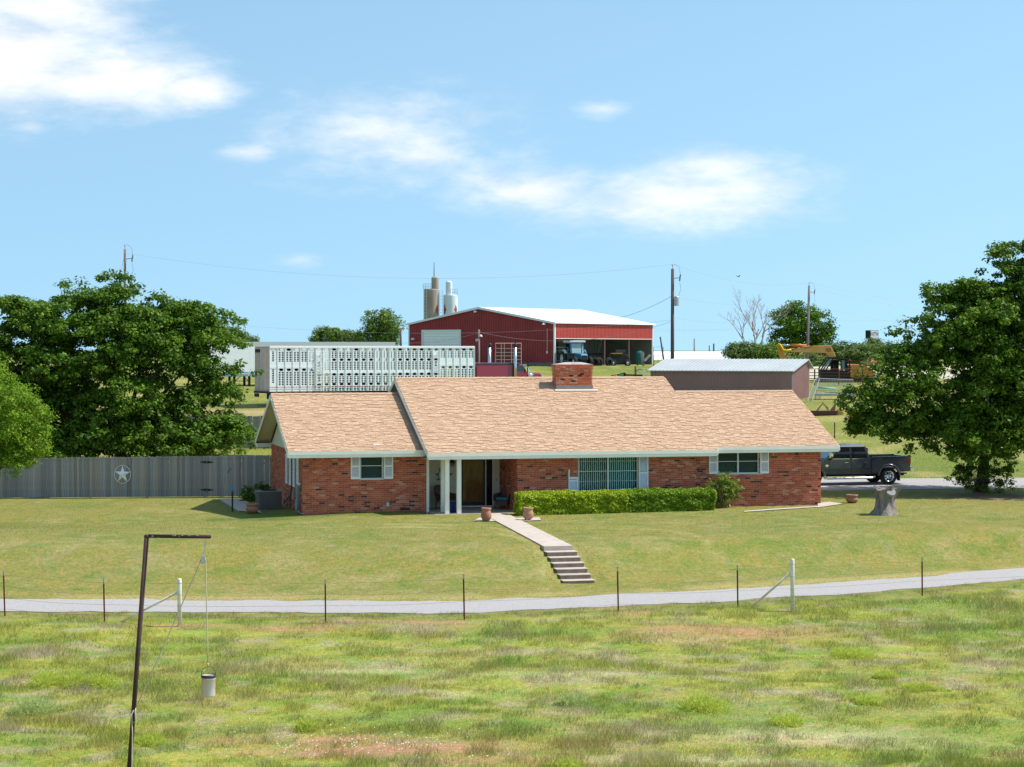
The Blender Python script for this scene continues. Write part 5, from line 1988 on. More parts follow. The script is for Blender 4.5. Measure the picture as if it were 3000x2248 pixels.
for frac in (.16, .40, .66, .90):
    m = MB()
    for (b, l, h), (b2, l2, h2) in zip(tops[:-1], tops[1:]):
        a1, a2 = b + Vector((l * frac, -.03, h * frac)), b2 + Vector((l2 * frac, -.03, h2 * frac))
        pts = [a1.lerp(a2, q / 10) + Vector((0, 0, -.05 * math.sin(math.pi * q / 10) * (1 + .5 * math.sin(frac * 40)))) for q in range(11)]
        m.tube(pts, .0032, 4)
    m.build('wire_strand', MAT_WIRE, wf)
for (px, pyb, hpx, w, bx, by, jy, lab) in ((527, 1836, 141, 13, 352, 1823, 1733, 'white pipe corner post with a slanting brace near the hanging bucket'), (2322, 1792, 155, 12, 2200, 1779, 1676, 'white pipe corner post with a slanting brace on the right of the fence')):
    p = hit(px, pyb)
    k = ppm(p.y)
    t = thing('brace_post', lab, 'post', p, 0, 'white pipe corner posts')
    MB().tube([(0, 0, -.3), (-.01, 0, hpx / k - .04), (-.01, 0, hpx / k)], [w / k / 2, w / k / 2, w / k * .42], 12).build('pipe_post', MAT_PIPEW, t, smooth=True)
    q = hit(bx, by)
    zj = (pyb - jy) / k
    MB().tube([(-.02, .02, zj), (q.x - p.x, q.y - p.y, q.z - p.z - .02)], w / k * .27, 10).build('brace', MAT_PIPEW, t, smooth=True)
    bnd = MB()
    for zz in (.2, .45, .7, .95):
        bnd.tube([(-.012 + (w / k / 2 + .004) * math.cos(a), (w / k / 2 + .004) * math.sin(a), zz * hpx / k * .95) for a in [2 * math.pi * r / 12 for r in range(13)]], .004, 4)
    bnd.build('wire_wrap', MAT_WIRE, t)
tp = hit(2445, 1284)
t = thing('pasture_post', 'single rusty post standing in the grass behind the truck', 'post', tp)
MB().box(-.03, .03, -.03, .03, -.1, 46 / ppm(tp.y)).build('stake', MAT_TPOST, t)

# ================================================================== leaning pole with hanging bucket
GY = 42.0
MAT_RUST = M('pipe_dark_rust', (.085, .040, .034), .75, col2=(.045, .024, .022), scale=3, bump=.3)
MAT_DROPP = M('droppings_white', (.55, .50, .46), .9)
top = at(430, 1568, GY)
bot = at(379, 2248, GY)
dirp = (bot - top).normalized()
bot2 = top + dirp * ((top.z - (g1(bot.x, GY) - .5)) / -dirp.z)
base = Vector((bot2.x, bot2.y, bot2.z + .5))
t = thing('pipe_gallows', 'tall leaning rusty pipe post with a short horizontal arm in the field', 'pole', base)
rp = 14.0 / ppm(GY) / 2
MB().tube([bot2 - base, top - base], [rp, rp], 16).build('post', MAT_RUST, t, smooth=True)
MB().lathe([(0, .012), (rp * .9, .01), (rp * 1.12, -.02), (rp * 1.12, -.05), (rp, -.055)], 16, tuple(top - base)).build('post_cap', MAT_RUST, t, smooth=True)
a0, a1 = at(434, 1571, GY), at(616, 1573, GY)
arm = MB().tube([a0 - base, a1 - base, a1 - base + Vector((.02, 0, 0))], [rp * .78, rp * .78, rp * .5], 14).build('arm', MAT_RUST, t, smooth=True)
m = MB()
rdp = random.Random(3)
for _ in range(16):
    x = rdp.choice((rdp.uniform(440, 470), rdp.uniform(495, 515), rdp.uniform(545, 565), rdp.uniform(440, 600)))
    q = at(x, 1571.5, GY) - base
    a = rdp.uniform(-.6, .9)
    rr0 = rp * .795
    w_, l_ = rdp.uniform(.006, .02), rdp.uniform(.1, .5)
    m.add([(q.x + dx_, q.y - rr0 * math.cos(aa), q.z + rr0 * math.sin(aa)) for dx_, aa in ((-w_, a), (w_, a), (w_ * .6, a + l_), (-w_ * .6, a + l_))], [(0, 1, 2, 3)])
m.build('droppings', MAT_DROPP, arm, kind='stuff')
# chain, pulley, rope, bucket
MAT_GALV = M('galvanised', (.50, .52, .52), .45, metal=.7)
MAT_ROPE = M('rope_tan', (.55, .47, .36), .95, var=.15, scale=40)
ct = at(603, 1578, GY)
pulley_c = at(595, 1640, GY - .01)
t = thing('pulley_chain', 'short galvanised chain with a pulley block under the pole arm', 'pulley', ct)
links = 9
for q in range(links):
    c = ct.lerp(at(597, 1630, GY), (q + .5) / links) - ct
    R1, R2 = .014, .034
    ax = q % 2
    pts = [(c.x + (R1 * math.cos(a) if ax else 0), c.y + (0 if ax else R1 * math.cos(a)), c.z + R2 * math.sin(a)) for a in [2 * math.pi * r / 10 for r in range(11)]]
    MB().tube(pts, .005, 5).build('link', MAT_GALV, t)
pc = pulley_c - ct
MB().box(pc.x - .045, pc.x + .045, pc.y - .035, pc.y - .022, pc.z - .08, pc.z + .075).box(pc.x - .045, pc.x + .045, pc.y + .022, pc.y + .035, pc.z - .08, pc.z + .075).build('block', MAT_GALV, t, bevel=.01)
MB().lathe([(.02, -.018), (.055, -.018), (.045, 0), (.055, .018), (.02, .018)], 16, tuple(pc + Vector((0, 0, -.02))), axis='y').build('sheave', MAT_BLACKM, t)
rtop = at(600, 1650, GY - .02)
rl = at(398, 2075, GY - .06)
rbk = at(609, 1945, GY - .02)
t = thing('rope', 'tan rope from the bucket over the pulley down to the pole', 'rope', rtop)
pp = pulley_c - rtop
loopr = .05
over = [pp + Vector((-loopr * math.cos(a), 0, loopr * math.sin(a) - .02)) for a in [math.pi * q / 8 for q in range(9)]]
down = [Vector((0, 0, 0)).lerp(rl - rtop, q / 8) for q in range(1, 9)][::-1]
bd = rbk - rtop
m = MB().tube([rl - rtop] + [(rl - rtop).lerp(over[0], q / 8) + Vector((0, 0, -.03 * math.sin(math.pi * q / 8))) for q in range(1, 8)] + over + [over[-1].lerp(bd, q / 6) for q in range(1, 7)], .0125, 6)
m.build('line', MAT_ROPE, t, smooth=True)
cl = at(392, 2098, GY - .09) - rtop
m = MB().tube([rl - rtop, cl + Vector((.03, -.02, .1)), cl + Vector((.04, -.02, -.1)), cl + Vector((-.02, -.03, -.16)), cl + Vector((-.05, -.02, .02)), cl + Vector((0, -.02, .12))], .0125, 6)
m.tube([cl + Vector((-.04, -.03, .05)), at(388, 2150, GY - .1) - rtop, at(386, 2248, GY - .1) - rtop, at(383, 2290, GY - .1) - rtop], .0125, 6)
m.build('rope_tail', MAT_ROPE, t, smooth=True)
MB().lathe([(0, .03), (.025, .0), (.02, -.04), (0, -.05)], 8, tuple(bd)).build('knot', MAT_ROPE, t)
bk0 = at(611, 2040, GY)
k = ppm(GY)
t = thing('bucket', 'rust stained white metal bucket hanging from the rope', 'bucket', bk0)
rb2, hb2 = 20.5 / k, 62 / k
MAT_BKT = M('bucket_white_rusty', (.66, .62, .60), .6, col2=(.46, .27, .14), scale=2.6, stretch=(1, 1, .35))
MB().lathe([(0, 0), (rb2 * .95, 0), (rb2 * .97, .02), (rb2, hb2 * .82), (rb2 * 1.04, hb2 * .84), (rb2, hb2 * .86), (rb2 * 1.02, hb2), (rb2 * .97, hb2), (rb2 * .93, .03), (0, .03)], 26).build('body', MAT_BKT, t, smooth=True)
MB().lathe([(rb2 * 1.03, hb2 - .05), (rb2 * 1.07, hb2 - .04), (rb2 * 1.07, hb2 + .008), (rb2 * .98, hb2 + .01), (rb2 * .98, hb2 - .02)], 26).build('rim', M('bucket_rim_dark', (.035, .04, .05), .4), t, smooth=True)
bt = (rbk + Vector((0, 0, -.06))) - bk0
MB().tube([(-rb2 * 1.05, 0, hb2 - .04)] + [(-rb2 * 1.05 * math.cos(a), 0, hb2 - .04 + (bt.z - hb2 + .04) * math.sin(a) ** .7) for a in [math.pi * q / 16 for q in range(1, 16)]] + [(rb2 * 1.05, 0, hb2 - .04)], .005, 5).build('bail_handle', MAT_BLACKM, t)

# ================================================================== vehicles
MAT_TYRE = M('tyre_rubber', (.022, .022, .023), .85, var=.2, scale=8)
MAT_CHROME = M('chrome', (.82, .82, .84), .12, metal=1.)
MAT_CHROMED = M('wheel_hole_dark', (.02, .02, .022), .6)
MAT_VGLASS = M('tinted_glass', (.012, .016, .018), .05, spec=.7)
MAT_AMBER = M('amber_lens', (.55, .12, .02), .3)
MAT_REDL = M('red_lens', (.42, .012, .012), .2, coat=.5)
MAT_FRAME = M('chassis_black', (.02, .02, .021), .7)


def wheel(parent, c, R_, w, rim=.62, mat_rim=None, spokes=8, axis_sign=-1):
    """tyre in the xz plane at c; outer face towards axis_sign*y"""
    x, y, z = c
    s = axis_sign
    prof = [(R_ * rim, -w / 2), (R_ * .90, -w / 2), (R_ * .985, -w * .38), (R_, -w * .2), (R_, w * .2), (R_ * .985, w * .38), (R_ * .90, w / 2), (R_ * rim, w / 2)]
    tyre = MB().lathe(prof, 32, c, axis='y').build('wheel', MAT_TYRE, parent, smooth=True)
    mr_ = mat_rim or MAT_CHROME
    o = y + s * w * .30
    m = MB().lathe([(R_ * rim * 1.02, s * w * .18), (R_ * rim * .97, s * w * .16), (R_ * rim * .90, 0), (R_ * .30, -s * .01), (R_ * .22, s * .04), (R_ * .15, s * .06), (0.001, s * .06)], 32, (x, o, z), axis='y')
    rimo = m.build('rim', mr_, tyre, smooth=True)
    hm = MB()
    for q in range(spokes):
        a = 2 * math.pi * (q + .5) / spokes
        hx, hz = x + R_ * rim * .66 * math.cos(a), z + R_ * rim * .66 * math.sin(a)
        hm.lathe([(0.001, s * .004), (R_ * rim * .15, s * .004)], 8, (hx, o - s * .004 + s * .006, hz), axis='y')
    hm.build('rim_openings', MAT_CHROMED, tyre, kind='stuff')
    return tyre


def arch(cx, r, z0, n=10, up=True):
    """points of a wheel arch from right to left over the wheel"""
    return [(cx + r * math.cos(a), max(z0, .43 + r * math.sin(a))) for a in [math.pi * q / n for q in range(n + 1)]]


# ---- dark pickup parked behind the right end of the house; front hidden by the wall
pw_ = at(2601, 1397, 102.0)
MAT_PAINT = M('pickup_charcoal_paint', (.055, .065, .085), .25, metal=.3, spec=.6, coat=1.0)
MAT_PAINTG = M('pickup_lower_grey', (.060, .063, .068), .3, metal=.4, coat=.6)
tr = thing('pickup_truck', 'dark charcoal crew cab pickup with chrome wheels parked beside the house', 'pickup truck', (pw_.x, pw_.y, g1(pw_.x, pw_.y) + .03), TH + math.pi)
# local frame: x forward, y left (away from the viewer is -y), rear axle at x=0; the near side faces +y
HW = .98
tr.location = tr.location + Vector((-HS, HC, 0)) * .85
side = [(-1.16, .66), (-1.16, 1.20), (-1.15, 1.40)]


def body_side(name, poly, y0, y1, mat, bev=.025):
    return MB().prism(poly, y0, y1, 'y').build(name, mat, tr, bevel=bev)


cab = [(.93, .56), (.93, 1.30), (3.25, 1.27), (4.10, 1.22), (4.62, 1.14), (4.80, .98), (4.82, .60)]
fa = [(3.97 + .52 * math.cos(a), .43 + .52 * math.sin(a)) for a in [math.radians(d) for d in range(15, 181, 15)]]
cabp = [(.93, .56), (.93, 1.30), (3.25, 1.27), (4.10, 1.22), (4.62, 1.14), (4.80, .98), (4.80, .60), (4.47, .56)] + fa + [(3.40, .56)]
MB().prism(cabp, -HW, HW, 'y').build('cab_body', MAT_PAINT, tr, bevel=.045)
# bed: two sides, tailgate, floor
ra = [(.52 * math.cos(a), .43 + .52 * math.sin(a)) for a in [math.radians(d) for d in range(15, 166, 15)]]
bedp = [(-1.14, .66), (-1.14, 1.40), (.90, 1.385), (.90, .58), (.50, .56)] + ra + [(-.52, .62)]
for (y0, y1) in ((HW - .07, HW), (-HW, -HW + .07)):
    body_side('bed_side', bedp, y0, y1, MAT_PAINT, .02)
MB().box(-1.15, -1.09, -HW + .075, HW - .075, .70, 1.40).build('tailgate', MAT_PAINT, tr, bevel=.02)
MB().box(-1.08, .88, -HW + .08, HW - .08, .78, .84).box(.84, .89, -HW + .08, HW - .08, .84, 1.36).build('bed_floor', MAT_FRAME, tr)
for y in (HW - .035, -HW + .035):
    MB().box(-1.12, .88, y - .05, y + .05, 1.402, 1.425).build('bed_rail', MAT_FRAME, tr, bevel=.01)
# greenhouse
zb_, zt_ = 1.285, 2.0
gb = [(.96, .93), (3.28, .93), (3.28, -.93), (.96, -.93)]
rings = [[(.96, .94, 1.27), (3.30, .94, 1.27), (3.30, -.94, 1.27), (.96, -.94, 1.27)],
         [(1.04, .88, 1.58), (2.92, .88, 1.58), (2.92, -.88, 1.58), (1.04, -.88, 1.58)],
         [(1.14, .78, 1.90), (2.58, .78, 1.90), (2.58, -.78, 1.90), (1.14, -.78, 1.90)],
         [(1.26, .70, 1.985), (2.44, .70, 1.985), (2.44, -.70, 1.985), (1.26, -.70, 1.985)]]
MB().loft(rings).build('cab_roof', MAT_PAINT, tr, bevel=.05)


def gh_y(z):
    return np.interp(z, [1.27, 1.58, 1.90, 1.985], [.94, .88, .78, .70])


for sg in (1, -1):
    for (poly, nm) in (([(1.12, 1.34), (1.94, 1.34), (1.92, 1.86), (1.26, 1.86)], 'rear_side_window'), ([(2.06, 1.34), (2.98, 1.34), (2.62, 1.80), (2.50, 1.86), (2.03, 1.86)], 'front_side_window')):
        MB().add([(x, sg * (gh_y(z) + .012), z) for x, z in poly] + [(x, sg * (gh_y(z) - .02), z) for x, z in poly],
                 [tuple(range(len(poly))), tuple(range(2 * len(poly) - 1, len(poly) - 1, -1))] + [(i, (i + 1) % len(poly), (i + 1) % len(poly) + len(poly), i + len(poly)) for i in range(len(poly))]).build(nm, MAT_VGLASS, tr)
    # chrome belt strips, grey lower panels, door seams, handles
    y = sg * (HW + .004)
    for (x0, x1) in ((1.10, 1.96), (2.06, 3.0)):
        MB().box(x0, x1, sg * .945 - .006, sg * .945 + .006, 1.295, 1.32).build('belt_trim', MAT_CHROME, tr)
    low = MB()
    low.box(.95, 3.42, min(y, y - sg * .012), max(y, y - sg * .012), .575, .80)
    low.build('lower_panel', MAT_PAINTG, tr, bevel=.004)
    MB().box(.95, 3.40, y - .004, y + .006, .835, .855).build('side_moulding', MAT_PAINTG, tr)
    for x in (.935, 1.99, 3.16):
        MB().box(x - .008, x + .008, y - .004, y + .003, .60, 1.27).build('door_seam', MAT_FRAME, tr)
    for x in (1.13, 2.17):
        MB().box(x, x + .18, y + .003 if sg > 0 else y - .035, y + .035 if sg > 0 else y - .003, 1.115, 1.15).build('door_handle', MAT_CHROME, tr, bevel=.01)
    # flares
    for cx_ in (0, 3.97):
        pts = [(cx_ + .56 * math.cos(a), sg * (HW + .02), .43 + .56 * math.sin(a)) for a in [math.radians(d) for d in range(5, 176, 10)]]
        MB().tube(pts, [.055] * len(pts), 8).build('wheel_arch', MAT_PAINT, tr, smooth=True)
    MB().tube([(.75, sg * 1.0, .40), (1.0, sg * 1.06, .37), (3.25, sg * 1.06, .36), (3.42, sg * 1.0, .38)], .055, 10).build('side_step', M('polished_step', (.72, .73, .75), .28, metal=1.), tr, smooth=True)
    # mirror
    mm = MB().box(3.02, 3.16, sg * 1.08 - .10, sg * 1.08 + .10, 1.34, 1.62).build('mirror', MAT_CHROME, tr, bevel=.03)
    MB().box(3.00, 3.15, sg * 1.08 - .105, sg * 1.08 + .105, 1.32, 1.46).build('mirror_lower', MAT_FRAME, mm, bevel=.02)
    MB().box(3.06, 3.17, sg * 1.19 - .012, sg * 1.19 + .012, 1.36, 1.44).build('amber_marker', MAT_AMBER, mm)
    MB().bar((3.08, sg * .94, 1.36), (3.08, sg * 1.0, 1.38), .06, .05).build('mirror_arm', MAT_FRAME, mm)
    # tail light
    MB().box(-1.175, -1.04, sg * (HW - .09) - .10, sg * (HW - .09) + .10, 1.00, 1.32).build('tail_light', MAT_REDL, tr, bevel=.02)
    wheel(tr, (0, sg * (HW - .10), .43), .43, .28, .60, axis_sign=sg)
    wheel(tr, (3.97, sg * (HW - .10), .43), .43, .28, .60, axis_sign=sg)
    MB().box(-.62, -.56, sg * .8 - .14, sg * .8 + .14, .20, .62).build('mud_flap', MAT_FRAME, tr)
MB().prism([(3.24, 1.31), (2.60, 1.86), (2.62, 1.90), (3.28, 1.33)], -.80, .80, 'y').build('windscreen', M('windscreen_teal', (.05, .13, .14), .05, spec=.7), tr)
MB().box(1.0, 1.012, -.70, .70, 1.40, 1.82).build('rear_window', MAT_VGLASS, tr)
MB().box(-1.36, -1.16, -HW + .02, HW - .02, .66, .86).build('rear_bumper', MAT_CHROME, tr, bevel=.03)
MB().box(4.80, 4.98, -HW + .02, HW - .02, .56, .80).build('front_bumper', MAT_CHROME, tr, bevel=.03)
MB().box(4.79, 4.84, -.70, .70, .82, 1.10).build('grille', MAT_CHROME, tr, bevel=.02)
MB().box(-1.05, 4.6, -.45, .45, .42, .555).box(-.08, .08, -.8, .8, .36, .50).build('chassis', MAT_FRAME, tr)
MB().cyl((-1.15, 0, .5), (-1.4, 0, .5), .04, .04, 8).build('tow_hitch', MAT_FRAME, tr)
for x in (1.55, 1.75, 1.95, 2.15, 2.32):
    MB().box(2.40 - .03, 2.46, -.5 + (x - 1.55) * 1.25 - .05, -.5 + (x - 1.55) * 1.25 + .05, 1.975, 2.01).build('cab_light', MAT_AMBER, tr, bevel=.01)
dec = frame(Vector((-1, 0, 0)), Vector((0, 0, 1)), Vector((0, 1, 0)))
fx = lettering('side_decal', 'FX4', .17, M('decal_red', (.32, .03, .04), .5), tr, dec(Vector((-.80, HW + .004, 1.225))), .002, 1.3)
bdg = MB()
for sg, mt in ((1, 0),):
    bdg.prism([(3.17, .99), (3.28, 1.06), (3.39, .99), (3.28, .90)], HW + .002, HW + .014, 'y')
    bdg.lathe([(.0, HW + .016), (.055, HW + .016)], 14, (3.28, 0, .975), axis='y')
bdg.build('fender_badge', MAT_CHROME, tr)

# ---- livestock trailer hitched to a maroon road tractor
MAT_ALU = M('aluminium_panel', (.82, .86, .86), .45, metal=.2, var=.09, scale=1.4)
MAT_ALUR = M('aluminium_rib', (.66, .70, .71), .4, metal=.3)
MAT_TRROOF = M('trailer_roof_white', (.80, .80, .79), .6)
MAT_REAR = M('trailer_rear_tan', (.68, .53, .48), .8, col2=(.52, .40, .36), scale=2.2, bump=.2)
MAT_INSIDE = M('trailer_inside_shade', (.05, .035, .035), .9)  # near-black, so the inside reads as shade through the holes
LB = math.radians(29)
lp0 = at(790, 1100, 138.5)
LTZ = g1(lp0.x, lp0.y)
LT = thing('livestock_trailer', 'silver perforated livestock trailer standing behind the house', 'trailer', (lp0.x, lp0.y, LTZ), LB)
# local: x forward (towards the tractor), near side at y=0, far side y=2.55
k1 = (1390 - CX) / F
LLEN = (k1 * lp0.y - lp0.x) / (math.cos(LB) - k1 * math.sin(LB))
ztop = ZC + (1026 - 1016) * lp0.y / F - LTZ
zfl = ztop - 3.02
LW = 2.55


def punched(w, h, holes, mat_name='side_panel'):
    """sheet w x h in xz with octagonal holes; holes (cx, cz, half w, half h) on a grid of free cells"""
    m = MB()
    xs = sorted({0., w, *[c[0] - c[2] for c in holes], *[c[0] + c[2] for c in holes]})
    zs_ = sorted({0., h, *[c[1] - c[3] for c in holes], *[c[1] + c[3] for c in holes]})
    for i in range(len(xs) - 1):
        for j in range(len(zs_) - 1):
            cx_, cz_ = (xs[i] + xs[i + 1]) / 2, (zs_[j] + zs_[j + 1]) / 2
            hole = None
            for c in holes:
                if abs(cx_ - c[0]) < c[2] and abs(cz_ - c[1]) < c[3]:
                    hole = c
            if hole is None:
                m.add([(xs[i], 0, zs_[j]), (xs[i + 1], 0, zs_[j]), (xs[i + 1], 0, zs_[j + 1]), (xs[i], 0, zs_[j + 1])], [(0, 1, 2, 3)])
    for (cx_, cz_, a, b) in holes:
        c = min(a, b) * .7
        for (sx2, sz2) in ((-1, -1), (1, -1), (1, 1), (-1, 1)):
            m.add([(cx_ + sx2 * a, 0, cz_ + sz2 * b), (cx_ + sx2 * (a - c), 0, cz_ + sz2 * b), (cx_ + sx2 * a, 0, cz_ + sz2 * (b - c))], [(0, 1, 2)])
    return m.mesh(mat_name, MAT_ALU)


NP = 28
PW = LLEN / NP
PH = 3.0


def panel_holes(tiers, cols, big=True):
    hs = []
    for (zt, n) in tiers:
        z = zt
        if big:
            hs.append((PW * .5, z - .085, PW * .27, .085))
            z -= .26
        for r in range(n):
            for c in cols:
                hs.append((PW * c, z, PW * .14, .042))
            z -= .118
    return hs


kinds = {
    'a': punched(PW, PH, panel_holes([(2.90, 6), (1.55, 8)], (.30, .70))),
    'b': punched(PW, PH, panel_holes([(2.92, 4), (2.22, 5), (1.22, 4), (.56, 3)], (.30, .70))),
    'c': punched(PW, PH, panel_holes([(2.92, 4), (1.68, 7)], (.30, .70))),
    'd': punched(PW, PH, panel_holes([(2.92, 0), (2.22, 3), (1.22, 3), (.52, 2)], (.5,))),
    's': punched(PW, PH, panel_holes([(2.78, 7), (1.45, 8)], (.45,), big=False)),
}
order = ['s'] + ['a'] * 5 + ['d'] + ['b'] * 15 + ['d'] + ['c'] * 5
for i in range(NP):
    o = inst('side_panel', kinds[order[i]], LT, (i * PW, 0, zfl))
    inst('far_side_panel', kinds[order[i]], LT, (i * PW, LW, zfl))
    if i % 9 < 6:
        MB().box(i * PW + .01, (i + 1) * PW - .01, LW * .55, LW * .55 + .03, zfl + .1, ztop - (.35 if i % 3 else .08)).build('dark_backing', MAT_INSIDE, LT)  # added dark sheets that make the punched holes look shaded inside
rib_me = MB().box(-.022, .022, -.035, -.002, 0, PH).mesh('rib', MAT_ALUR)
for i in range(NP + 1):
    inst('rib', rib_me, LT, (i * PW, 0, zfl))
MB().box(-.02, LLEN + .02, -.03, LW + .03, ztop - .02, ztop + .05).build('roof', MAT_TRROOF, LT, bevel=.02)
MB().box(0, LLEN, -.045, -.003, ztop - .10, ztop - .022).build('top_rail', MAT_TRROOF, LT)
rl_ = MB()
MB().box(0, LLEN, -.05, -.037, zfl + .28, zfl + .31).build('red_marker_line', M('marker_red', (.35, .06, .05), .6), LT)
MB().box(0, PW * 6.5, -.05, -.037, zfl + 1.66, zfl + 1.69).box(PW * 6.5, PW * 23, -.05, -.037, zfl + 1.24, zfl + 1.27).box(PW * 22.5, LLEN, -.05, -.037, zfl + 1.78, zfl + 1.81).build('tier_rail', MAT_TRROOF, LT, kind='stuff')
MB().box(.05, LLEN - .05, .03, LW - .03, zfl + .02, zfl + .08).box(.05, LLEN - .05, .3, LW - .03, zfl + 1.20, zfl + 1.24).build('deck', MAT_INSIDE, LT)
for c in (6.0, 22.0):
    ld = MB()
    for x in (c * PW + .02, (c + 1) * PW - .02):
        ld.box(x - .015, x + .015, -.10, -.07, zfl + .05, ztop - .15)
    for r in range(13):
        z = zfl + .15 + r * .21
        ld.box(c * PW - .02, (c + 1) * PW + .02, -.115, -.085, z, z + .025)
    ld.build('side_ladder', MAT_TRROOF, LT, kind='stuff')
# rear end
rear = MB().box(-.035, .0, 0, LW, zfl + .02, ztop - .03).build('rear_wall', MAT_REAR, LT)
MB().box(-.055, -.036, LW * .60, LW * .98, zfl + .15, zfl + 2.55).build('slatted_door', M('slatted_door_tan', (.44, .36, .33), .85, var=.12), rear)
sl = MB()
for r in range(16):
    sl.box(-.068, -.056, LW * .62, LW * .96, zfl + .22 + r * .145, zfl + .31 + r * .145)
sl.build('door_slats', MAT_REAR, rear, kind='stuff')
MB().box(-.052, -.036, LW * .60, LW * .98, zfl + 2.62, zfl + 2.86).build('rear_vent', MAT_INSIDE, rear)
for y in (LW * .25, LW * .57):
    MB().box(-.06, -.036, y - .03, y + .03, zfl + .05, ztop - .1).build('rear_post', MAT_ALUR, rear)
MB().box(-.12, .0, -.02, LW + .02, zfl - .12, zfl + .016).build('rear_bumper', MAT_FRAME, LT)
rf = MB()
for q in range(6):
    rf.box(-.075, -.069, .15 + q * .42, .30 + q * .42, zfl + .05, zfl + .10)
    rf.box(-.045, -.0355, .15 + q * .42, .30 + q * .42, ztop - .09, ztop - .05)
rf.build('reflectors', MAT_REDL, LT, kind='stuff')
MB().box(-.10, -.05, LW * .68, LW * .98, zfl - .38, zfl - .14).build('rear_light_box', MAT_FRAME, LT)
for x in (1.55, 2.85):
    for y in (.25, LW - .25):
        wheel(LT, (x, y, .52), .52, .30, .55, MAT_GALV, 8, -1 if y < 1 else 1)
MB().box(.6, 3.8, .55, LW - .55, .55, zfl - .02).box(3.8, LLEN - .3, .7, LW - .7, zfl - .25, zfl - .02).build('chassis', MAT_FRAME, LT)
MB().box(.85, .9, .05, .55, .12, .75).build('mud_flap', MAT_FRAME, LT)
MB().box(LLEN + .001, LLEN + .05, .02, LW - .02, zfl, ztop - .03).build('nose', MAT_ALUR, LT, bevel=.02)

MAT_MAROON = M('maroon_paint', (.26, .008, .03), .25, coat=.5, spec=.5)
MAT_MAROON2 = M('maroon_roof_reflect', (.035, .016, .03), .25, coat=.8)  # near-black stands in for dark reflections on the maroon roof
fwd = Vector((math.cos(LB), math.sin(LB), 0))
b0 = Vector((lp0.x, lp0.y, 0)) + fwd * (LLEN + .35) + Vector((-math.sin(LB), math.cos(LB), 0)) * .05
b0.z = g1(b0.x + 2, b0.y + 1)
ST = thing('road_tractor', 'maroon long nose road tractor with two tall exhaust stacks behind the roof', 'truck', b0, LB)
zr_ = ZC + (1026 - 1063) * b0.y / F - b0.z
kS = b0.y / F / math.cos(LB) * 1.02
def sxp(px):
    k_ = (px - CX) / F
    return (k_ * b0.y - b0.x) / (math.cos(LB) - k_ * math.sin(LB))
xa, xb, xc, xd = sxp(1396), sxp(1452), sxp(1512), sxp(1537)
xe = sxp(1598)
TW = 2.3
MB().prism([(xa, .9), (xa, zr_ - .12), (xa + .12, zr_), (xc - .1, zr_ - .02), (xc + .05, zr_ - .1), (xc + .05, .9)], 0, TW, 'y').build('sleeper', MAT_MAROON, ST, bevel=.06)
MB().box(xa - .02, xc + .3, -.02, TW + .02, zr_ - .22, zr_ - .005).build('roof_cap', MAT_MAROON2, ST, bevel=.09)
MB().prism([(xc + .051, .9), (xc + .051, zr_ - .1), (xd - .05, zr_ - .14), (xd + .30, zr_ - .70), (xd + .30, .9)], .12, TW - .12, 'y').build('cab', MAT_MAROON, ST, bevel=.05)
MB().add([(xc + .12, .105, zr_ - .22), (xd - .05, .105, zr_ - .24), (xd + .2, .105, zr_ - .62), (xc + .12, .105, zr_ - .62)], [(0, 1, 2, 3)]).build('door_window', MAT_VGLASS, ST)
MB().add([(xd - .02, .25, zr_ - .2), (xd - .02, TW - .25, zr_ - .2), (xd + .31, TW - .25, zr_ - .66), (xd + .31, .25, zr_ - .66)], [(0, 1, 2, 3)]).build('windscreen', MAT_VGLASS, ST)
MB().add([(xa - .004, TW * .25, zr_ - 1.0), (xa - .004, TW * .68, zr_ - 1.0), (xa - .004, TW * .68, zr_ - .35), (xa - .004, TW * .25, zr_ - .35)], [(0, 1, 2, 3)]).build('rear_window', MAT_VGLASS, ST)
MB().prism([(xd + .30, .8), (xd + .30, zr_ - .72), (xe - .15, zr_ - .76), (xe, zr_ - .95), (xe, .7)], .45, TW - .45, 'y').build('bonnet', MAT_MAROON, ST, bevel=.08)
MB().box(xe + .001, xe + .08, .5, TW - .5, .75, zr_ - .9).build('radiator_grille', MAT_CHROME, ST, bevel=.02)
MB().cyl((xd + .35, .22, zr_ - .92), (xd + .75, .22, zr_ - .92), .20, .20, 16).build('air_cleaner', MAT_CHROME, ST, smooth=True)
MAT_STACK = M('stack_chrome', (.55, .60, .58), .25, metal=.9)
for (px, y) in ((1449, TW + .12), (1507, -.12)):
    x = sxp(px)
    zz = ZC + (1026 - 1006) * (b0.y + x * math.sin(LB)) / F - b0.z
    if y > 1:
        x = x + .9
    st = MB().tube([(x, y, .9), (x, y, zz - .3)], .11, 12).build('exhaust_stack', MAT_STACK, ST, smooth=True)
    MB().tube([(x, y, zz - .3), (x + .01, y, zz - .14), (x + .08, y, zz)], [.11, .11, .095], 12).build('stack_tip', MAT_BLACKM, st, smooth=True)
vis = MB().box(xd - .1, xd + .25, .15, TW - .15, zr_ - .20, zr_ - .16).build('sun_visor', MAT_CHROME, ST)
for y in (-.12, TW + .12):
    MB().box(xd + .18, xd + .24, y - .09, y + .09, zr_ - .8, zr_ - .35).build('mirror', MAT_CHROME, ST, bevel=.01)
MB().box(-.6, xe - .1, .7, TW - .7, .62, .88).build('chassis', MAT_FRAME, ST)
for x in (xa - .9 + .6, xa + .7, xe - .9):
    for y in (.28, TW - .28):
        wheel(ST, (x, y, .52), .52, .32, .55, MAT_GALV, 8, -1 if y < 1 else 1)
MB().cyl((xa + 1.0, .35, .75), (xc + .2, .35, .75), .30, .30, 18).build('fuel_tank', MAT_CHROME, ST, smooth=True)
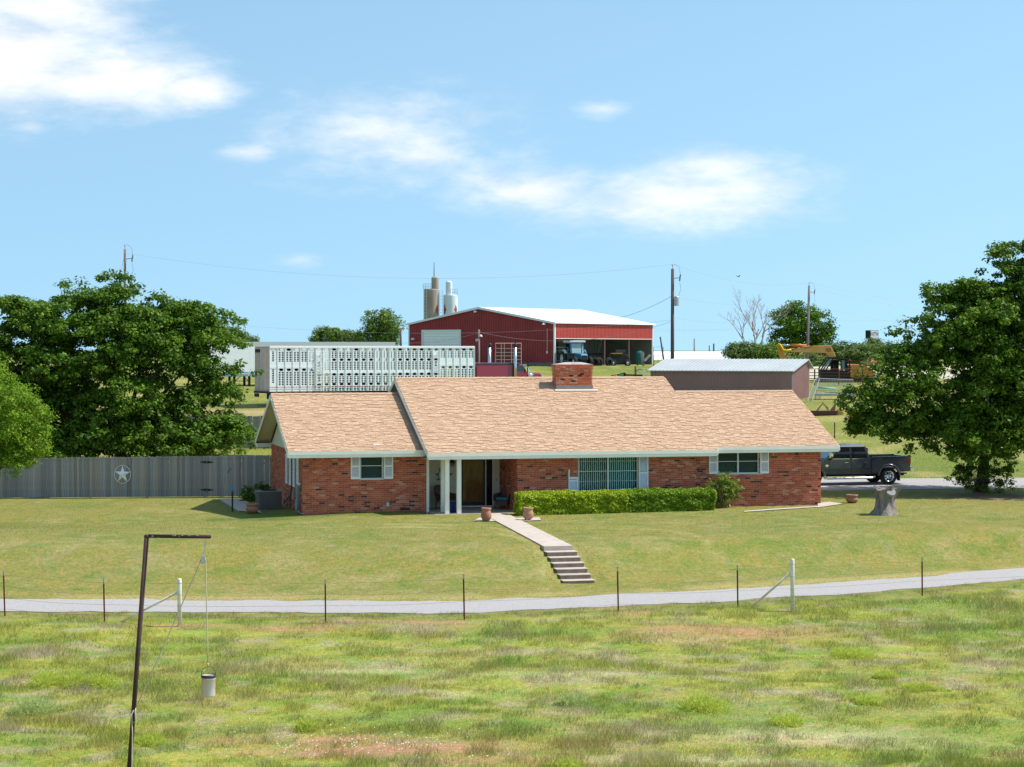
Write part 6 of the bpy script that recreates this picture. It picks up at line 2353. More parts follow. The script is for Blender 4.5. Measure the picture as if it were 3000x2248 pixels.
MB().box(xe, xe + .15, .2, TW - .2, .45, .75).build('front_bumper', MAT_CHROME, ST, bevel=.03)

# ---- white van trailer behind
MAT_VANW = M('van_white', (.90, .91, .92), .5, var=.05, scale=.8)
MAT_VANR = M('van_rail', (.55, .56, .58), .5)
VB = math.radians(20)
v0 = at(560, 1100, 168.)
VZ = g1(v0.x + 6, v0.y)
VT = thing('van_trailer', 'plain white box trailer with a blue lettered stripe behind the livestock trailer', 'trailer', (v0.x, v0.y, VZ), VB)
kv = (1158 - CX) / F
VL = (kv * v0.y - v0.x) / (math.cos(VB) - kv * math.sin(VB))
vt = ZC + (1026 - 1001.5) * 168. / F - VZ
MB().box(0, VL, 0, 2.55, 1.12, vt - .32).build('box_body', MAT_VANW, VT)
MB().box(-.01, VL + .01, -.012, 2.56, vt - .318, vt).build('top_rail', MAT_VANR, VT)
MB().box(-.01, VL + .01, -.012, 2.56, 1.0, 1.118).box(0, VL, .003, 2.5, 1.0 - .02, 1.0).build('floor_rail', MAT_VANR, VT)


def vxz(px, py):
    k_ = (px - CX) / F
    x = (k_ * v0.y - v0.x) / (math.cos(VB) - k_ * math.sin(VB))
    return x, ZC + (1026 - py) * (v0.y + x * math.sin(VB)) / F - VZ


x0, za = vxz(655, 1103)
x1, zb2 = vxz(765, 1090)
MAT_STRIPE = M('stripe_blue', (.07, .36, .62), .5)
MB().box(x0, x1 + 1.5, -.006, -.001, za, zb2).build('blue_stripe', MAT_STRIPE, VT)
dv = frame(Vector((1, 0, 0)), Vector((0, 0, 1)), Vector((0, -1, 0)))
xw, zw = vxz(738, 1096.5)
lettering('stripe_lettering', 'E R S', .33, MAT_VANW, VT, dv(Vector((xw, -.009, zw))), .002)
xw, zw = vxz(690, 1097.5)
lettering('stripe_lettering', 'L A', .33, MAT_VANW, VT, dv(Vector((xw, -.009, zw))), .002)
xg, _ = vxz(738, 1100)
xl, _ = vxz(733, 1100)
for yy in (.35, 2.2):
    MB().box(xl - .09, xl + .09, yy - .08, yy + .08, .05, 1.0).box(xl - .16, xl + .16, yy - .15, yy + .15, .0, .05).build('landing_leg', MAT_FRAME, VT)
    xl2, _ = vxz(689, 1100)
    MB().box(xl2 - .09, xl2 + .09, yy - .08, yy + .08, .05, 1.0).build('landing_leg', MAT_FRAME, VT)
MB().bar((xl, .35, .45), (xl2, .35, .45), .05, .05).bar((xl, .35, .4), ((xl + xl2) / 2, .35, .95), .05, .05).bar((xl2, .35, .4), ((xl + xl2) / 2, .35, .95), .05, .05).build('leg_brace', MAT_FRAME, VT)
for x in (VL - 1.2, VL - 2.5):
    for y in (.28, 2.27):
        wheel(VT, (x, y, .52), .52, .3, .55, MAT_GALV, 8, -1 if y < 1 else 1)
MB().box(VL - 3.4, VL - .4, .6, 1.95, .5, .98).build('bogie', MAT_FRAME, VT)

# ================================================================== red metal barn
BD = 205.
bc = at(1625, 1100, BD)
BZ = g1(bc.x, BD)
BROT = math.atan2(.802, .598)
bx_, by_ = Vector((.598, .802, 0)), Vector((-.802, .598, 0))
barn = thing('metal_barn', 'dark red metal barn with white roof and open bays behind the house', 'barn', (bc.x, bc.y, BZ), BROT)
BL, BW, BE, BPK = 17.9, 18.7, 4.33, 5.93
MAT_BRED = M('barn_sheet_red', (.31, .042, .046), .55, metal=.1, var=.12, scale=.8)
MAT_BRED_LIT = M('barn_sheet_red_sunlit', (.46, .07, .055), .5, metal=.1, var=.08, scale=.8)  # lighter copy of the red, with the sunlit side's brightness painted in
MAT_BTRIM = M('barn_trim_white', (.72, .77, .80), .5)
MAT_BROOF = M('barn_roof_white', (.86, .87, .88), .45, metal=.05)
MAT_GREYSH = M('galvanised_sheet', (.17, .19, .20), .6, metal=.1, var=.1, scale=.7)
MAT_BEAM = M('rusty_beam', (.10, .055, .05), .8)


def gable_y(px):
    k_ = (px - CX) / F
    return (k_ * bc.y - bc.x) / (by_.x - k_ * by_.y)


def side_x(px):
    k_ = (px - CX) / F
    return (k_ * bc.y - bc.x) / (bx_.x - k_ * bx_.y)


def lz(py, Y):
    return ZC + (1026 - py) * Y / F - BZ


dy0, dy1 = gable_y(1348), gable_y(1238)
dzt = lz(969, 212)
wallm = MB()


def gz_(y):
    return BE + (BPK - BE) * (1 - abs(y - BW / 2) / (BW / 2))


def wall_strip(y0, y1, z0, mi=0):
    wallm.prism([(y0, z0), (y1, z0), (y1, gz_(y1))] + ([(BW / 2, BPK)] if y0 < BW / 2 < y1 else []) + [(y0, gz_(y0))], .0, .06, 'x')


wall_strip(0.12, dy0, .35)
wall_strip(dy0, dy1, dzt)
wall_strip(dy1, BW, .35)
gw = wallm.build('gable_wall', MAT_BRED, barn)
ribs = MB()
y = .3
while y < BW - .1:
    z0 = dzt if dy0 < y < dy1 else .36
    ribs.prism([(y - .03, z0), (y + .03, z0), (y + .02, gz_(y) - .06), (y - .02, gz_(y) - .06)], -.035, -.001, 'x')
    y += .305
ribs.build('ribs', MAT_BRED, gw, kind='stuff')
MB().box(-.02, .09, .1, BW, -.9, .348).build('footing', M('footing_grey', (.20, .18, .16), .95, var=.2), barn)
rd_ = MB().box(.02, .07, dy0 + .05, dy1 - .05, .0, dzt - .06).build('roller_door', M('roller_white', (.84, .87, .88), .5), barn)
sm = MB()
for q in range(14):
    sm.box(-.006, .018, dy0 + .08, dy1 - .08, dzt - .32 - q * .28, dzt - .30 - q * .28)
sm.build('door_slats', M('roller_line', (.5, .56, .58), .5), rd_, kind='stuff')
MB().box(-.05, -.002, dy0 - .12, dy0 + .05, 0, dzt + .1).box(-.05, -.002, dy1 - .05, dy1 + .12, 0, dzt + .1).box(-.05, -.002, dy0 + .05, dy1 - .05, dzt - .06, dzt + .1).build('door_trim', MAT_BTRIM, barn)
MB().box(-.07, .11, -.04, .118, .0, BE).box(-.07, .05, BW - .1, BW + .04, .0, BE).build('corner_trim', MAT_BTRIM, barn)
ov = .25
rm = MB()
for (ya, yb2) in ((-.25, BW / 2), (BW + .25, BW / 2)):
    za = BE - .25 * (BPK - BE) / (BW / 2) + .05
    rm.add([(-ov, ya, za), (BL + ov, ya, za), (BL + ov, yb2, BPK + .05), (-ov, yb2, BPK + .05), (-ov, ya, za - .09), (BL + ov, ya, za - .09), (BL + ov, yb2, BPK - .04), (-ov, yb2, BPK - .04)],
           [(0, 1, 2, 3), (7, 6, 5, 4), (0, 4, 5, 1), (1, 5, 6, 2), (2, 6, 7, 3), (3, 7, 4, 0)])
roofb = rm.build('roof', MAT_BROOF, barn)
rk = MB()
for (ya, yb2) in ((-.25, BW / 2), (BW + .25, BW / 2)):
    za = BE - .25 * (BPK - BE) / (BW / 2) + .05
    rk.add([(-ov - .04, ya, za + .01), (-ov - .04, yb2, BPK + .06), (-ov - .04, yb2, BPK - .16), (-ov - .04, ya, za - .19), (-ov - .003, ya, za + .01), (-ov - .003, yb2, BPK + .06), (-ov - .003, yb2, BPK - .16), (-ov - .003, ya, za - .19)],
           [(0, 1, 2, 3), (7, 6, 5, 4), (0, 4, 5, 1), (1, 5, 6, 2), (2, 6, 7, 3), (3, 7, 4, 0)])
rk.build('rake_trim', MAT_BTRIM, barn)
fz0 = lz(991, BD)
fas = MB().box(.12, BL, -.02, .03, fz0, BE - .05).build('valance', MAT_BRED_LIT, barn)
fr_ = MB()
x = .25
while x < BL:
    fr_.box(x - .025, x + .025, -.05, -.021, fz0 + .01, BE - .07)
    x += .25
fr_.build('ribs', MAT_BRED_LIT, fas, kind='stuff')
MB().box(.12, BL + .05, -.07, -.0, fz0 - .07, fz0 - .002).build('valance_trim', M('trim_pinkwhite', (.72, .62, .62), .5), barn)
for px in (1772, 1843):
    x = side_x(px)
    MB().box(x - .1, x + .1, .0, .2, -.4, fz0 + .4).build('bay_post', MAT_BEAM, barn)
MB().box(BL - .12, BL, -.05, .1, -.4, BE - .1).build('corner_trim', MAT_BTRIM, barn)
xm = side_x(1776)
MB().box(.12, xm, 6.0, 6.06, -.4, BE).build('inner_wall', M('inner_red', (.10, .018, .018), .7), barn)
MB().box(xm, BL, 6.0, 6.06, -.4, BE).build('inner_wall', MAT_GREYSH, barn)
ir = MB()
x = xm + .3
while x < BL:
    ir.box(x - .02, x + .02, 5.96, 5.999, -.3, BE - .1)
    x += .3
ir.build('inner_ribs', MAT_GREYSH, barn, kind='stuff')
MB().box(BL - .06, BL - .003, .1, BW, -.4, BE - .05).build('end_wall', MAT_GREYSH, barn)
MB().box(xm, BL - .1, 5.86, 5.95, 1.1, 1.28).box(.2, xm - .1, 5.9, 5.98, 1.1, 1.2).build('girt', MAT_BEAM, barn)
MB().box(.1, BL - .07, BW - .06, BW, -.4, BE).build('back_wall', MAT_BRED, barn)
for px, py in ((1398, 914), (1599, 950), (1215, 994)):
    y = gable_y(px)
    z = lz(py, bc.y + y * by_.y)
    o = MB().lathe([(.02, .14), (.12, .08), (.20, -.06), (.0, -.04)], 12, (-.35, y, z)).tube([(-.02, y, z), (-.3, y, z + .12)], .03, 6).build('wall_lamp', MAT_BTRIM, barn)
MB().tube([(-.05, gable_y(1604), lz(962, BD)), (-.05, gable_y(1604), lz(1030, BD))], .02, 6).box(-.1, -.04, gable_y(1604) - .08, gable_y(1604) + .08, lz(1036, BD), lz(1029, BD)).build('conduit', MAT_BTRIM, barn)


def local_thing(name, label, cat, px, Y, rz=0., group=None, z=None):
    p = at(px, 1060, Y)
    return thing(name, label, cat, (p.x, Y, g1(p.x, Y) if z is None else z), rz, group)


# blue farm tractor at the left bay (local x forward)
MAT_TBLUE = M('tractor_blue', (.03, .17, .28), .4, coat=.3)
MAT_TWHITE = M('tractor_roof', (.55, .66, .68), .5)
MAT_TGLASS = M('tractor_glass', (.30, .40, .40), .08, spec=.6)
TT = local_thing('farm_tractor', 'blue cab tractor parked in the left bay of the red barn', 'tractor', 1683, 204.5, math.radians(-70), z=BZ - .02)
MB().prism([(-.75, 1.25), (-.75, 2.35), (.55, 2.35), (.85, 1.25)], -.72, .72, 'y').build('cab', MAT_TBLUE, TT, bevel=.03)
MB().box(-.95, .85, -.85, .85, 2.352, 2.55).build('cab_roof', MAT_TWHITE, TT, bevel=.06)
MB().add([(.60, -.60, 2.28), (.60, .60, 2.28), (.868, .60, 1.32), (.868, -.60, 1.32)], [(0, 1, 2, 3)]).build('front_glass', MAT_TGLASS, TT)
for y in (-.735, .735):
    MB().add([(-.62, y, 1.35), (.65, y, 1.35), (.48, y, 2.25), (-.62, y, 2.25)], [(0, 1, 2, 3)]).build('side_glass', MAT_VGLASS, TT)
    MB().tube([(-.95, y * 1.35, 1.25), (-.6, y * 1.4, 1.45), (.0, y * 1.4, 1.5), (.35, y * 1.4, 1.3)], [.18, .2, .2, .14], 8).build('fender', MAT_TWHITE if y < 0 else MAT_TBLUE, TT, smooth=True)
    wheel(TT, (-.3, y * 1.4, .8), .80, .45, .5, M('rim_white', (.6, .6, .58), .5), 8, -1 if y < 0 else 1)
    wheel(TT, (2.1, y * 1.1, .48), .48, .3, .5, M('rim_white2', (.6, .6, .58), .5), 8, -1 if y < 0 else 1)
MB().prism([(.86, .75), (.86, 1.35), (2.5, 1.25), (2.6, 1.1), (2.6, .7)], -.36, .36, 'y').build('bonnet', MAT_TBLUE, TT, bevel=.05)
MB().box(-.9, 2.4, -.25, .25, .5, .74).build('chassis', MAT_FRAME, TT)
MB().tube([(1.4, .2, 1.3), (1.4, .2, 2.2)], .04, 8).build('exhaust', MAT_BLACKM, TT)
MB().box(2.601, 2.63, -.3, .3, .75, 1.08).build('grille', MAT_BLACKM, TT)
# farm gate leaning inside the bay
MAT_PIPEG = M('pipe_grey', (.26, .25, .25), .6, metal=.4)


def panel_gate(name, label, px0, px1, py0, py1, Y, bars_h, bars_v, mat, r=.022, group=None):
    a, b = at(px0, py1, Y), at(px1, py0, Y)
    t = thing(name, label, 'gate', (a.x, Y, a.z), 0, group)
    w, h = b.x - a.x, b.z - a.z
    MB().tube([(0, 0, 0), (w, 0, 0), (w, .0, h), (0, 0, h), (0, 0, 0)], r, 6).build('frame', mat, t)
    for f in bars_h:
        MB().tube([(0, 0, h * f), (w, 0, h * f)], r * .8, 6).build('rail', mat, t)
    for f in bars_v:
        MB().tube([(w * f, 0, 0), (w * f, 0, h)], r * .8, 6).build('bar', mat, t)
    return t


panel_gate('farm_gate', 'grey pipe gate standing at the left barn bay', 1628, 1664, 1018, 1068, 203.6, (.22, .8), (.05,), MAT_PIPEG, .03)
panel_gate('pipe_rack', 'white pipe rack leaning on the barn behind the maroon truck', 1452, 1527, 1006, 1070, 188., (.25, .42, .58, .76), (.22, .34, .62), M('pipe_pinkwhite', (.62, .52, .48), .6), .035)
panel_gate('pipe_gate', 'tall thin rusty pipe frame right of the barn', 1914, 1943, 1017, 1075, 212., (), (), MAT_BEAM, .03)
panel_gate('pipe_gate', 'shorter rusty pipe frame standing beside the tall one', 1916, 1939, 1042, 1075, 211., (), (.5,), MAT_BEAM, .03)
# barn contents
t = local_thing('baler', 'black farm implement with a yellow top in the right barn bay', 'implement', 1812, 208.5, math.radians(12), z=BZ - .05)
MB().prism([(-.95, .25), (-.95, 1.0), (-.7, 1.25), (.7, 1.25), (.98, .9), (.98, .25)], -.6, .6, 'y').build('body', MAT_FRAME, t, bevel=.05)
MB().box(-.85, .25, -.64, .2, 1.252, 1.36).build('yellow_deck', M('faded_yellow', (.42, .27, .04), .7), t)
MB().box(-.3, .7, -.2, .5, 1.37, 1.7).build('hopper', M('dark_slate', (.05, .055, .06), .7), t)
for x in (-.75, .75):
    wheel(t, (x, -.7, .35), .35, .2, .5, MAT_GALV, 6, -1)
for i, px in enumerate((1744, 1755, 1785)):
    p = at(px, 1060, 206.5)
    w_ = thing('spare_tyre', ('worn black tyre standing leftmost in the barn bay', 'black tyre leaning behind the leftmost tyre in the barn', 'black tyre beside the barn bay post')[i], 'tyre', (p.x, 206.5 + i * .3, BZ - .05), .3 * i)
    MB().lathe([(.22, -.12), (.40, -.13), (.46, -.05), (.46, .05), (.40, .13), (.22, .12)], 20, (0, 0, .46), axis='y').build('tread', MAT_TYRE, w_, smooth=True)
t = local_thing('teal_tank', 'upright teal tank at the right end of the barn bay', 'tank', 1875, 210.5, z=BZ - .05)
MB().lathe([(0, .15), (.38, .15), (.42, .3), (.42, 1.3), (.30, 1.5), (.0, 1.58)], 18).build('shell', M('tank_teal', (.02, .15, .14), .5), t, smooth=True)
MB().cyl((-.3, 0, 0), (-.25, 0, .2), .04, .04, 6).cyl((.3, 0, 0), (.25, 0, .2), .04, .04, 6).build('feet', MAT_FRAME, t)
MAT_OLDW = M('old_board', (.24, .18, .15), .95, var=.2, scale=3)
for (a, b, lab) in (((1886, 1080), (1880, 1030), 'grey board leaning steeply in the right barn bay'), ((1888, 1058), (1905, 1040), 'short board slanting at the right barn corner')):
    p, q = at(a[0], a[1], 209.), at(b[0], b[1], 209.4)
    tag(MB().bar(p, q, .22, .06, up=(0, 1, 0)).build('leaning_board', MAT_OLDW), lab, 'board')
# posts and odds in front of the barn
def pole_thing(name, label, px, py0, Y, r, mat, zbase=None, rtop=None, group=None, n=10, lean=0):
    b = at(px, 1060, Y)
    z0 = g1(b.x, Y) if zbase is None else zbase
    t = thing(name, label, 'pole', (b.x, Y, z0), 0, group)
    h = at(px, py0, Y).z - z0
    MB().tube([(0, 0, -.5), (lean, 0, h)], [r, rtop or r * .8], n).build('shaft', mat, t, smooth=True)
    return t, h


MAT_POLE = M('pole_wood', (.150, .115, .105), .95, col2=(.085, .062, .056), scale=2.5, stretch=(4, 4, .4), bump=.4)
MAT_POLE2 = M('pole_wood_pale', (.235, .185, .165), .95, var=.2, scale=2.5, stretch=(4, 4, .4))
t, h = pole_thing('meter_pole', 'short wooden meter pole with a lamp beside the livestock trailer', 1403, 966, 168., .10, MAT_POLE2, group=None)
MB().tube([(0, 0, h - .55), (.1, -.1, h - .5)], .03, 6).lathe([(.02, .1), (.11, .02), (.13, -.08), (0, -.06)], 10, (.16, -.12, h - .5)).build('lamp', MAT_BTRIM, t)
MB().box(-.28, .05, -.16, -.08, h - .95, h - .75).build('meter_box', M('meter_grey', (.5, .47, .42), .5), t)
t, h = pole_thing('yard_post', 'dark rusty post standing in front of the right barn bays', 1862, 1073, 165., .10, MAT_BEAM)
t = local_thing('stand', 'black post with cross arms by the barn corner near the maroon truck', 'stand', 1547, 180.)
zb = g1(at(1547, 1060, 180.).x, 180.)
h = at(1547, 1060, 180.).z - zb
MB().cyl((0, 0, -.2), (0, 0, h), .05, .05, 8).bar((-.3, 0, h - .35), (.3, 0, h - .35), .05, .05).bar((-.15, 0, h - .05), (.12, 0, h - .02), .05, .07).build('post', MAT_FRAME, t)
# towed implement near the shed
p = hit(1850, 1112)
t = thing('toolbar_implement', 'black toolbar implement with a teal hub left of the brown shed', 'implement', (at(1842, 1100, 150.).x, 150., at(1842, 1110, 150.).z), .05)
MB().bar((-.85, 0, .28), (1.0, 0, .24), .12, .12).bar((-.9, 0, .28), (-1.3, 0, .22), .06, .06).build('beam', MAT_FRAME, t)
MB().lathe([(0, -.08), (.16, -.08), (.16, .08), (0, .08)], 14, (-.35, 0, .30), axis='y').build('hub', MAT_FRAME, t)
MB().lathe([(0, -.1), (.15, -.1), (.15, -.02), (0, -.02)], 14, (-.52, -.02, .30), axis='y').build('teal_hub', M('teal_hub', (.05, .35, .30), .5), t)
MB().bar((.95, 0, .0), (1.1, 0, .65), .16, .05, up=(0, 1, 0)).build('white_shank', MAT_WHITE, t)
MB().tube([(.45, 0, .55), (.85, 0, .72), (1.0, 0, .60)], .025, 6).build('lever', MAT_FRAME, t)

# ================================================================== silos
SY = 285.
MAT_SILO1 = M('silo_tan_stained', (.46, .42, .38), .7, col2=(.30, .235, .19), scale=.45, stretch=(1, 1, .35))
MAT_SILO2 = M('silo_white', (.66, .71, .74), .55, var=.05, scale=.4)
MAT_DIAM = M('diamond_red', (.42, .05, .06), .5)


def silo(label, pxl, pxr, pytop, spxl, spxr, spy, mat, diamonds, antenna=None, rail=None, ladder=None):
    c = at((pxl + pxr) / 2, 1000, SY)
    gz0 = g1(c.x, SY)
    t = thing('cement_silo', label, 'silo', (c.x, SY, gz0), 0, 'silos behind the barn')
    k_ = ppm(SY)
    R_ = (pxr - pxl) / 2 / k_
    H = at(0, pytop, SY).z - gz0
    MB().lathe([(0, 1.2), (R_ * .5, 1.4), (R_, 3.2), (R_, H), (R_ * .96, H + .12), (0, H + .2)], 28).build('shell', mat, t, smooth=False)
    legs = MB()
    for q in range(4):
        a = math.pi / 4 + q * math.pi / 2
        MB().cyl((R_ * .9 * math.cos(a), R_ * .9 * math.sin(a), -.2), (R_ * .9 * math.cos(a), R_ * .9 * math.sin(a), 3.3), .12, .12, 8).build('leg', MAT_GALV, t)
    sxm = at((spxl + spxr) / 2, 1000, SY).x - c.x
    sr = (spxr - spxl) / 2 / k_
    h2 = at(0, spy, SY).z - gz0
    st = MB().lathe([(sr, H + .15), (sr, h2 - .15), (sr * .7, h2), (0, h2 + .05)], 20, (sxm, 0, 0)).build('dust_collector', mat if antenna else MAT_SILO2, t)
    if antenna:
        MB().cyl((sxm - .15, 0, h2), (sxm - .15, 0, at(0, antenna, SY).z - gz0), .07, .04, 6).build('mast', MAT_BEAM, t)
    if rail:
        rm_ = MB()
        x0, x1, py0 = rail
        xa_, xb_ = at(x0, 1000, SY).x - c.x, at(x1, 1000, SY).x - c.x
        hz = at(0, py0, SY).z - gz0
        for f in (0, .33, .66, 1):
            xx = xa_ + (xb_ - xa_) * f
            rm_.tube([(xx, -R_ * .5, H), (xx, -R_ * .5, hz)], .03, 5)
        rm_.tube([(xa_, -R_ * .5, hz), (xb_, -R_ * .5, hz)], .03, 5).tube([(xa_, -R_ * .5, (H + hz) / 2), (xb_, -R_ * .5, (H + hz) / 2)], .025, 5)
        rm_.build('guard_rail', MAT_GALV, t, kind='stuff')
    if ladder:
        lm = MB()
        xx = at(ladder, 1000, SY).x - c.x
        yy = -math.sqrt(max(.05, R_ * R_ - xx * xx)) - .15 if abs(xx) < R_ else -.1
        for s_ in (-.18, .18):
            lm.tube([(xx + s_, yy, 1.0), (xx + s_, yy, H + .8)], .03, 5)
        z = 1.2
        while z < H:
            lm.tube([(xx - .18, yy, z), (xx + .18, yy, z)], .02, 4)
            z += .45
        lm.build('ladder', MAT_SILO2, t, kind='stuff')
    for (dx, py, hh, ww) in diamonds:
        ang = math.asin(max(-1, min(1, (at(dx, 1000, SY).x - c.x) / R_)))
        zc_ = at(0, py, SY).z - gz0
        m = MB()
        def Q(da, dz):
            a = ang + da
            return ((R_ + .012) * math.sin(a), -(R_ + .012) * math.cos(a), zc_ + dz)
        m.add([Q(0, hh), Q(ww, 0), Q(0, -hh), Q(-ww, 0)], [(0, 1, 2, 3)])
        m.build('red_diamond', MAT_DIAM, t)
    return t


silo('tan stained silo with a mast and a ladder left of the white silo', 1241, 1286, 850, 1264, 1286, 811, MAT_SILO1, [(1281, 907, .75, .35)], antenna=769, rail=(1240, 1262, 832), ladder=1247)
silo('white silo with red diamonds right of the tan silo', 1299, 1341, 867, 1306, 1325, 824, MAT_SILO2, [(1303, 908, .8, .35), (1336, 908, .75, .3)], rail=(1320, 1340, 848), ladder=1292)

# ================================================================== brown metal shed
SR = math.radians(-25)
sc_ = at(2319, 1100, 148.)
L_s = 10.8
sx0 = Vector((sc_.x - L_s * math.cos(SR), sc_.y - L_s * math.sin(SR), 0))
SZ = g1(sc_.x, sc_.y) + .0
shed = thing('metal_shed', 'long low brown metal shed with a grey roof right of the barn', 'shed', (sx0.x, sx0.y, SZ), SR)
se = ZC + (1026 - 1085) * 148. / F - SZ
sr_ = ZC + (1026 - 1052.5) * 151. / F - SZ
SD, SRI = 4.4, 3.55
MAT_SHED = M('shed_sheet_brown', (.350, .200, .185), .6, metal=.1, var=.08, scale=.8)
MAT_SHEDR = M('shed_roof_grey', (.40, .43, .44), .6, metal=0., var=.07, scale=.6)
MB().box(0, L_s, 0, .05, -.5, se - .05).build('front_wall', MAT_SHED, shed)
MB().prism([(.06, -.5), (SD, -.5), (SD, sr_ - .55), (SRI, sr_ - .08), (.06, se - .05)], L_s - .05, L_s, 'x').prism([(.06, -.5), (SD, -.5), (SD, sr_ - .55), (SRI, sr_ - .08), (.06, se - .05)], 0, .05, 'x').box(.05, L_s - .05, SD - .05, SD, -.5, sr_ - .6).build('end_wall', MAT_SHED, shed)
rb3 = MB()
x = .15
while x < L_s:
    rb3.box(x - .02, x + .02, -.03, -.001, -.4, se - .08)
    x += .23
rb3.build('ribs', MAT_SHED, shed, kind='stuff')
rb4 = MB()
y = .2
while y < SD - .1:
    zt = se + (sr_ - se) * min(1, y / SRI) - .12
    rb4.box(L_s + .001, L_s + .03, y - .02, y + .02, -.4, zt if y < SRI else zt - .3)
    y += .23
rb4.build('ribs', MAT_SHED, shed, kind='stuff')
o_ = .22
rs = MB()
rs.add([(-o_, -o_, se - .06), (L_s + o_, -o_, se - .06), (L_s + o_, SRI, sr_), (-o_, SRI, sr_), (-o_, -o_, se - .12), (L_s + o_, -o_, se - .12), (L_s + o_, SRI, sr_ - .06), (-o_, SRI, sr_ - .06)], [(0, 1, 2, 3), (7, 6, 5, 4), (0, 4, 5, 1), (1, 5, 6, 2), (3, 7, 4, 0)])
rs.add([(-o_, SRI, sr_), (L_s + o_, SRI, sr_), (L_s + o_, SD + .3, sr_ - .62), (-o_, SD + .3, sr_ - .62), (-o_, SRI, sr_ - .06), (L_s + o_, SRI, sr_ - .06), (L_s + o_, SD + .3, sr_ - .68), (-o_, SD + .3, sr_ - .68)], [(0, 1, 2, 3), (7, 6, 5, 4), (1, 5, 6, 2), (2, 6, 7, 3), (3, 7, 4, 0)])
srf = rs.build('roof', MAT_SHEDR, shed)
rr5 = MB()
x = -.1
sl_ = (sr_ - se + .06) / (SRI + o_)
while x < L_s + .15:
    rr5.add([(x - .03, -o_ - .01, se - .055), (x, -o_ - .01, se - .02), (x + .03, -o_ - .01, se - .055), (x - .03, SRI, sr_ + .003), (x, SRI, sr_ + .04), (x + .03, SRI, sr_ + .003)], [(0, 1, 4, 3), (1, 2, 5, 4), (0, 2, 1)])
    x += .30
rr5.build('roof_ribs', MAT_SHEDR, srf, kind='stuff')
MB().box(L_s - .06, L_s + .035, -.035, .07, -.5, se - .06).build('corner_trim', M('trim_slate', (.17, .19, .22), .6), shed)

# ================================================================== excavator
XY = 178.
MAT_XOR = M('excavator_orange', (.72, .30, .05), .6, col2=(.52, .20, .05), scale=1.2)
MAT_XRUST = M('excavator_worn_orange', (.78, .44, .17), .7, col2=(.60, .26, .06), scale=1.0)
MAT_XYEL = M('hose_yellow', (.62, .42, .02), .6)
xo = at(2470, 1100, XY)
XZ = g1(xo.x, XY)
EX = thing('excavator', 'orange tracked excavator with its boom reaching left over the shed roof', 'excavator', (xo.x, XY, XZ), 0)


def X(px, py, dy=0.):
    p = at(px, py, XY)
    return Vector((p.x - xo.x, dy, p.z - XZ))


def xprism(name, pts, y0, y1, mat, bev=.03, parent=None):
    return MB().prism([(X(*p).x, X(*p).z) for p in pts], y0, y1, 'y').build(name, mat, parent or EX, bevel=bev)


boom = xprism('boom', [(2299, 1032), (2295, 1027), (2330, 1020), (2370, 1014), (2405, 1013), (2433, 1012), (2441, 1027), (2449, 1046), (2430, 1047), (2420, 1035), (2350, 1033)], .0, .5, MAT_XRUST)
xprism('stick', [(2277, 1009), (2284, 1008), (2292, 1026), (2297, 1033), (2304, 1052), (2290, 1058), (2283, 1040)], .08, .42, MAT_XOR)
MB().cyl(X(2319, 1011.5, .25), X(2364, 1013, .25), .11, .11, 12).build('boom_cylinder', M('cyl_orange', (.55, .19, .03), .5), EX, smooth=True)
MB().cyl(X(2285, 1010, .25), X(2319, 1011.5, .25), .055, .055, 10).build('cylinder_rod', MAT_CHROME, EX, smooth=True)
MB().tube([X(2279, 1008, -.04), X(2286, 1012, -.05), X(2294, 1026, -.06), X(2305, 1028, -.06), X(2318, 1025, -.04)], .10, 8).build('yellow_hose', MAT_XYEL, EX, smooth=True)
MB().tube([X(2320, 1025, -.03), X(2340, 1017, -.03), X(2360, 1020, -.03), X(2380, 1014, -.03)], .03, 6).build('hydraulic_line', MAT_FRAME, EX, smooth=True)
ltr = MB()
for r_ in range(2):
    for q in range(5):
        a, b = X(2419 + q * 3.1, 1021.5 + r_ * 5.5, -.006), X(2421 + q * 3.1, 1025 + r_ * 5.5, -.006)
        ltr.box(a.x, b.x, -.008, -.003, b.z, a.z)
ltr.build('boom_lettering', M('faded_lettering', (.13, .07, .04), .8), boom, kind='stuff')
# cab: dark frame with open glazing
cabx = [(2405, 1080), (2412, 1072), (2424, 1052), (2430, 1047.5), (2487, 1053), (2489, 1106), (2404, 1106)]
MB().prism([(X(*p).x, X(*p).z) for p in [(2404, 1106), (2404, 1083), (2489, 1086), (2489, 1106)]], -.2, 1.4, 'y').build('cab_base', MAT_FRAME, EX, bevel=.02)
fr6 = MB()
for (a, b) in (((2404, 1083), (2428, 1049)), ((2428, 1049), (2487, 1054)), ((2487, 1054), (2489, 1086)), ((2419, 1084), (2440, 1051)), ((2463, 1086), (2463, 1052)), ((2476, 1086), (2476, 1053))):
    for y in (-.18, 1.38):
        fr6.bar(X(*a, y), X(*b, y), .10, .10)
fr6.build('cab_frame', MAT_FRAME, EX, kind='stuff')
MB().prism([(X(*p).x, X(*p).z) for p in [(2427, 1050), (2487, 1055), (2487, 1051.5), (2427, 1046.5)]], -.22, 1.42, 'y').build('cab_roof', MAT_FRAME, EX, bevel=.02)
MB().prism([(X(*p).x, X(*p).z) for p in [(2440, 1085), (2440, 1054), (2462, 1056), (2462, 1085)]], 1.30, 1.34, 'y').build('cab_back_panel', MAT_FRAME, EX)
MB().box(X(2445, 1080).x, X(2458, 1080).x, .3, .9, X(2445, 1086).z, X(2445, 1068).z).build('operator_seat', MAT_FRAME, EX, bevel=.05)
xg = glass_mat('excavator_glass', (.8, .82, .84), .12)
MB().add([X(2407, 1082, -.15), X(2420, 1082, -.15), X(2438, 1052, -.15), X(2428, 1051, -.15)], [(0, 1, 2, 3)]).build('side_glass', xg, EX)
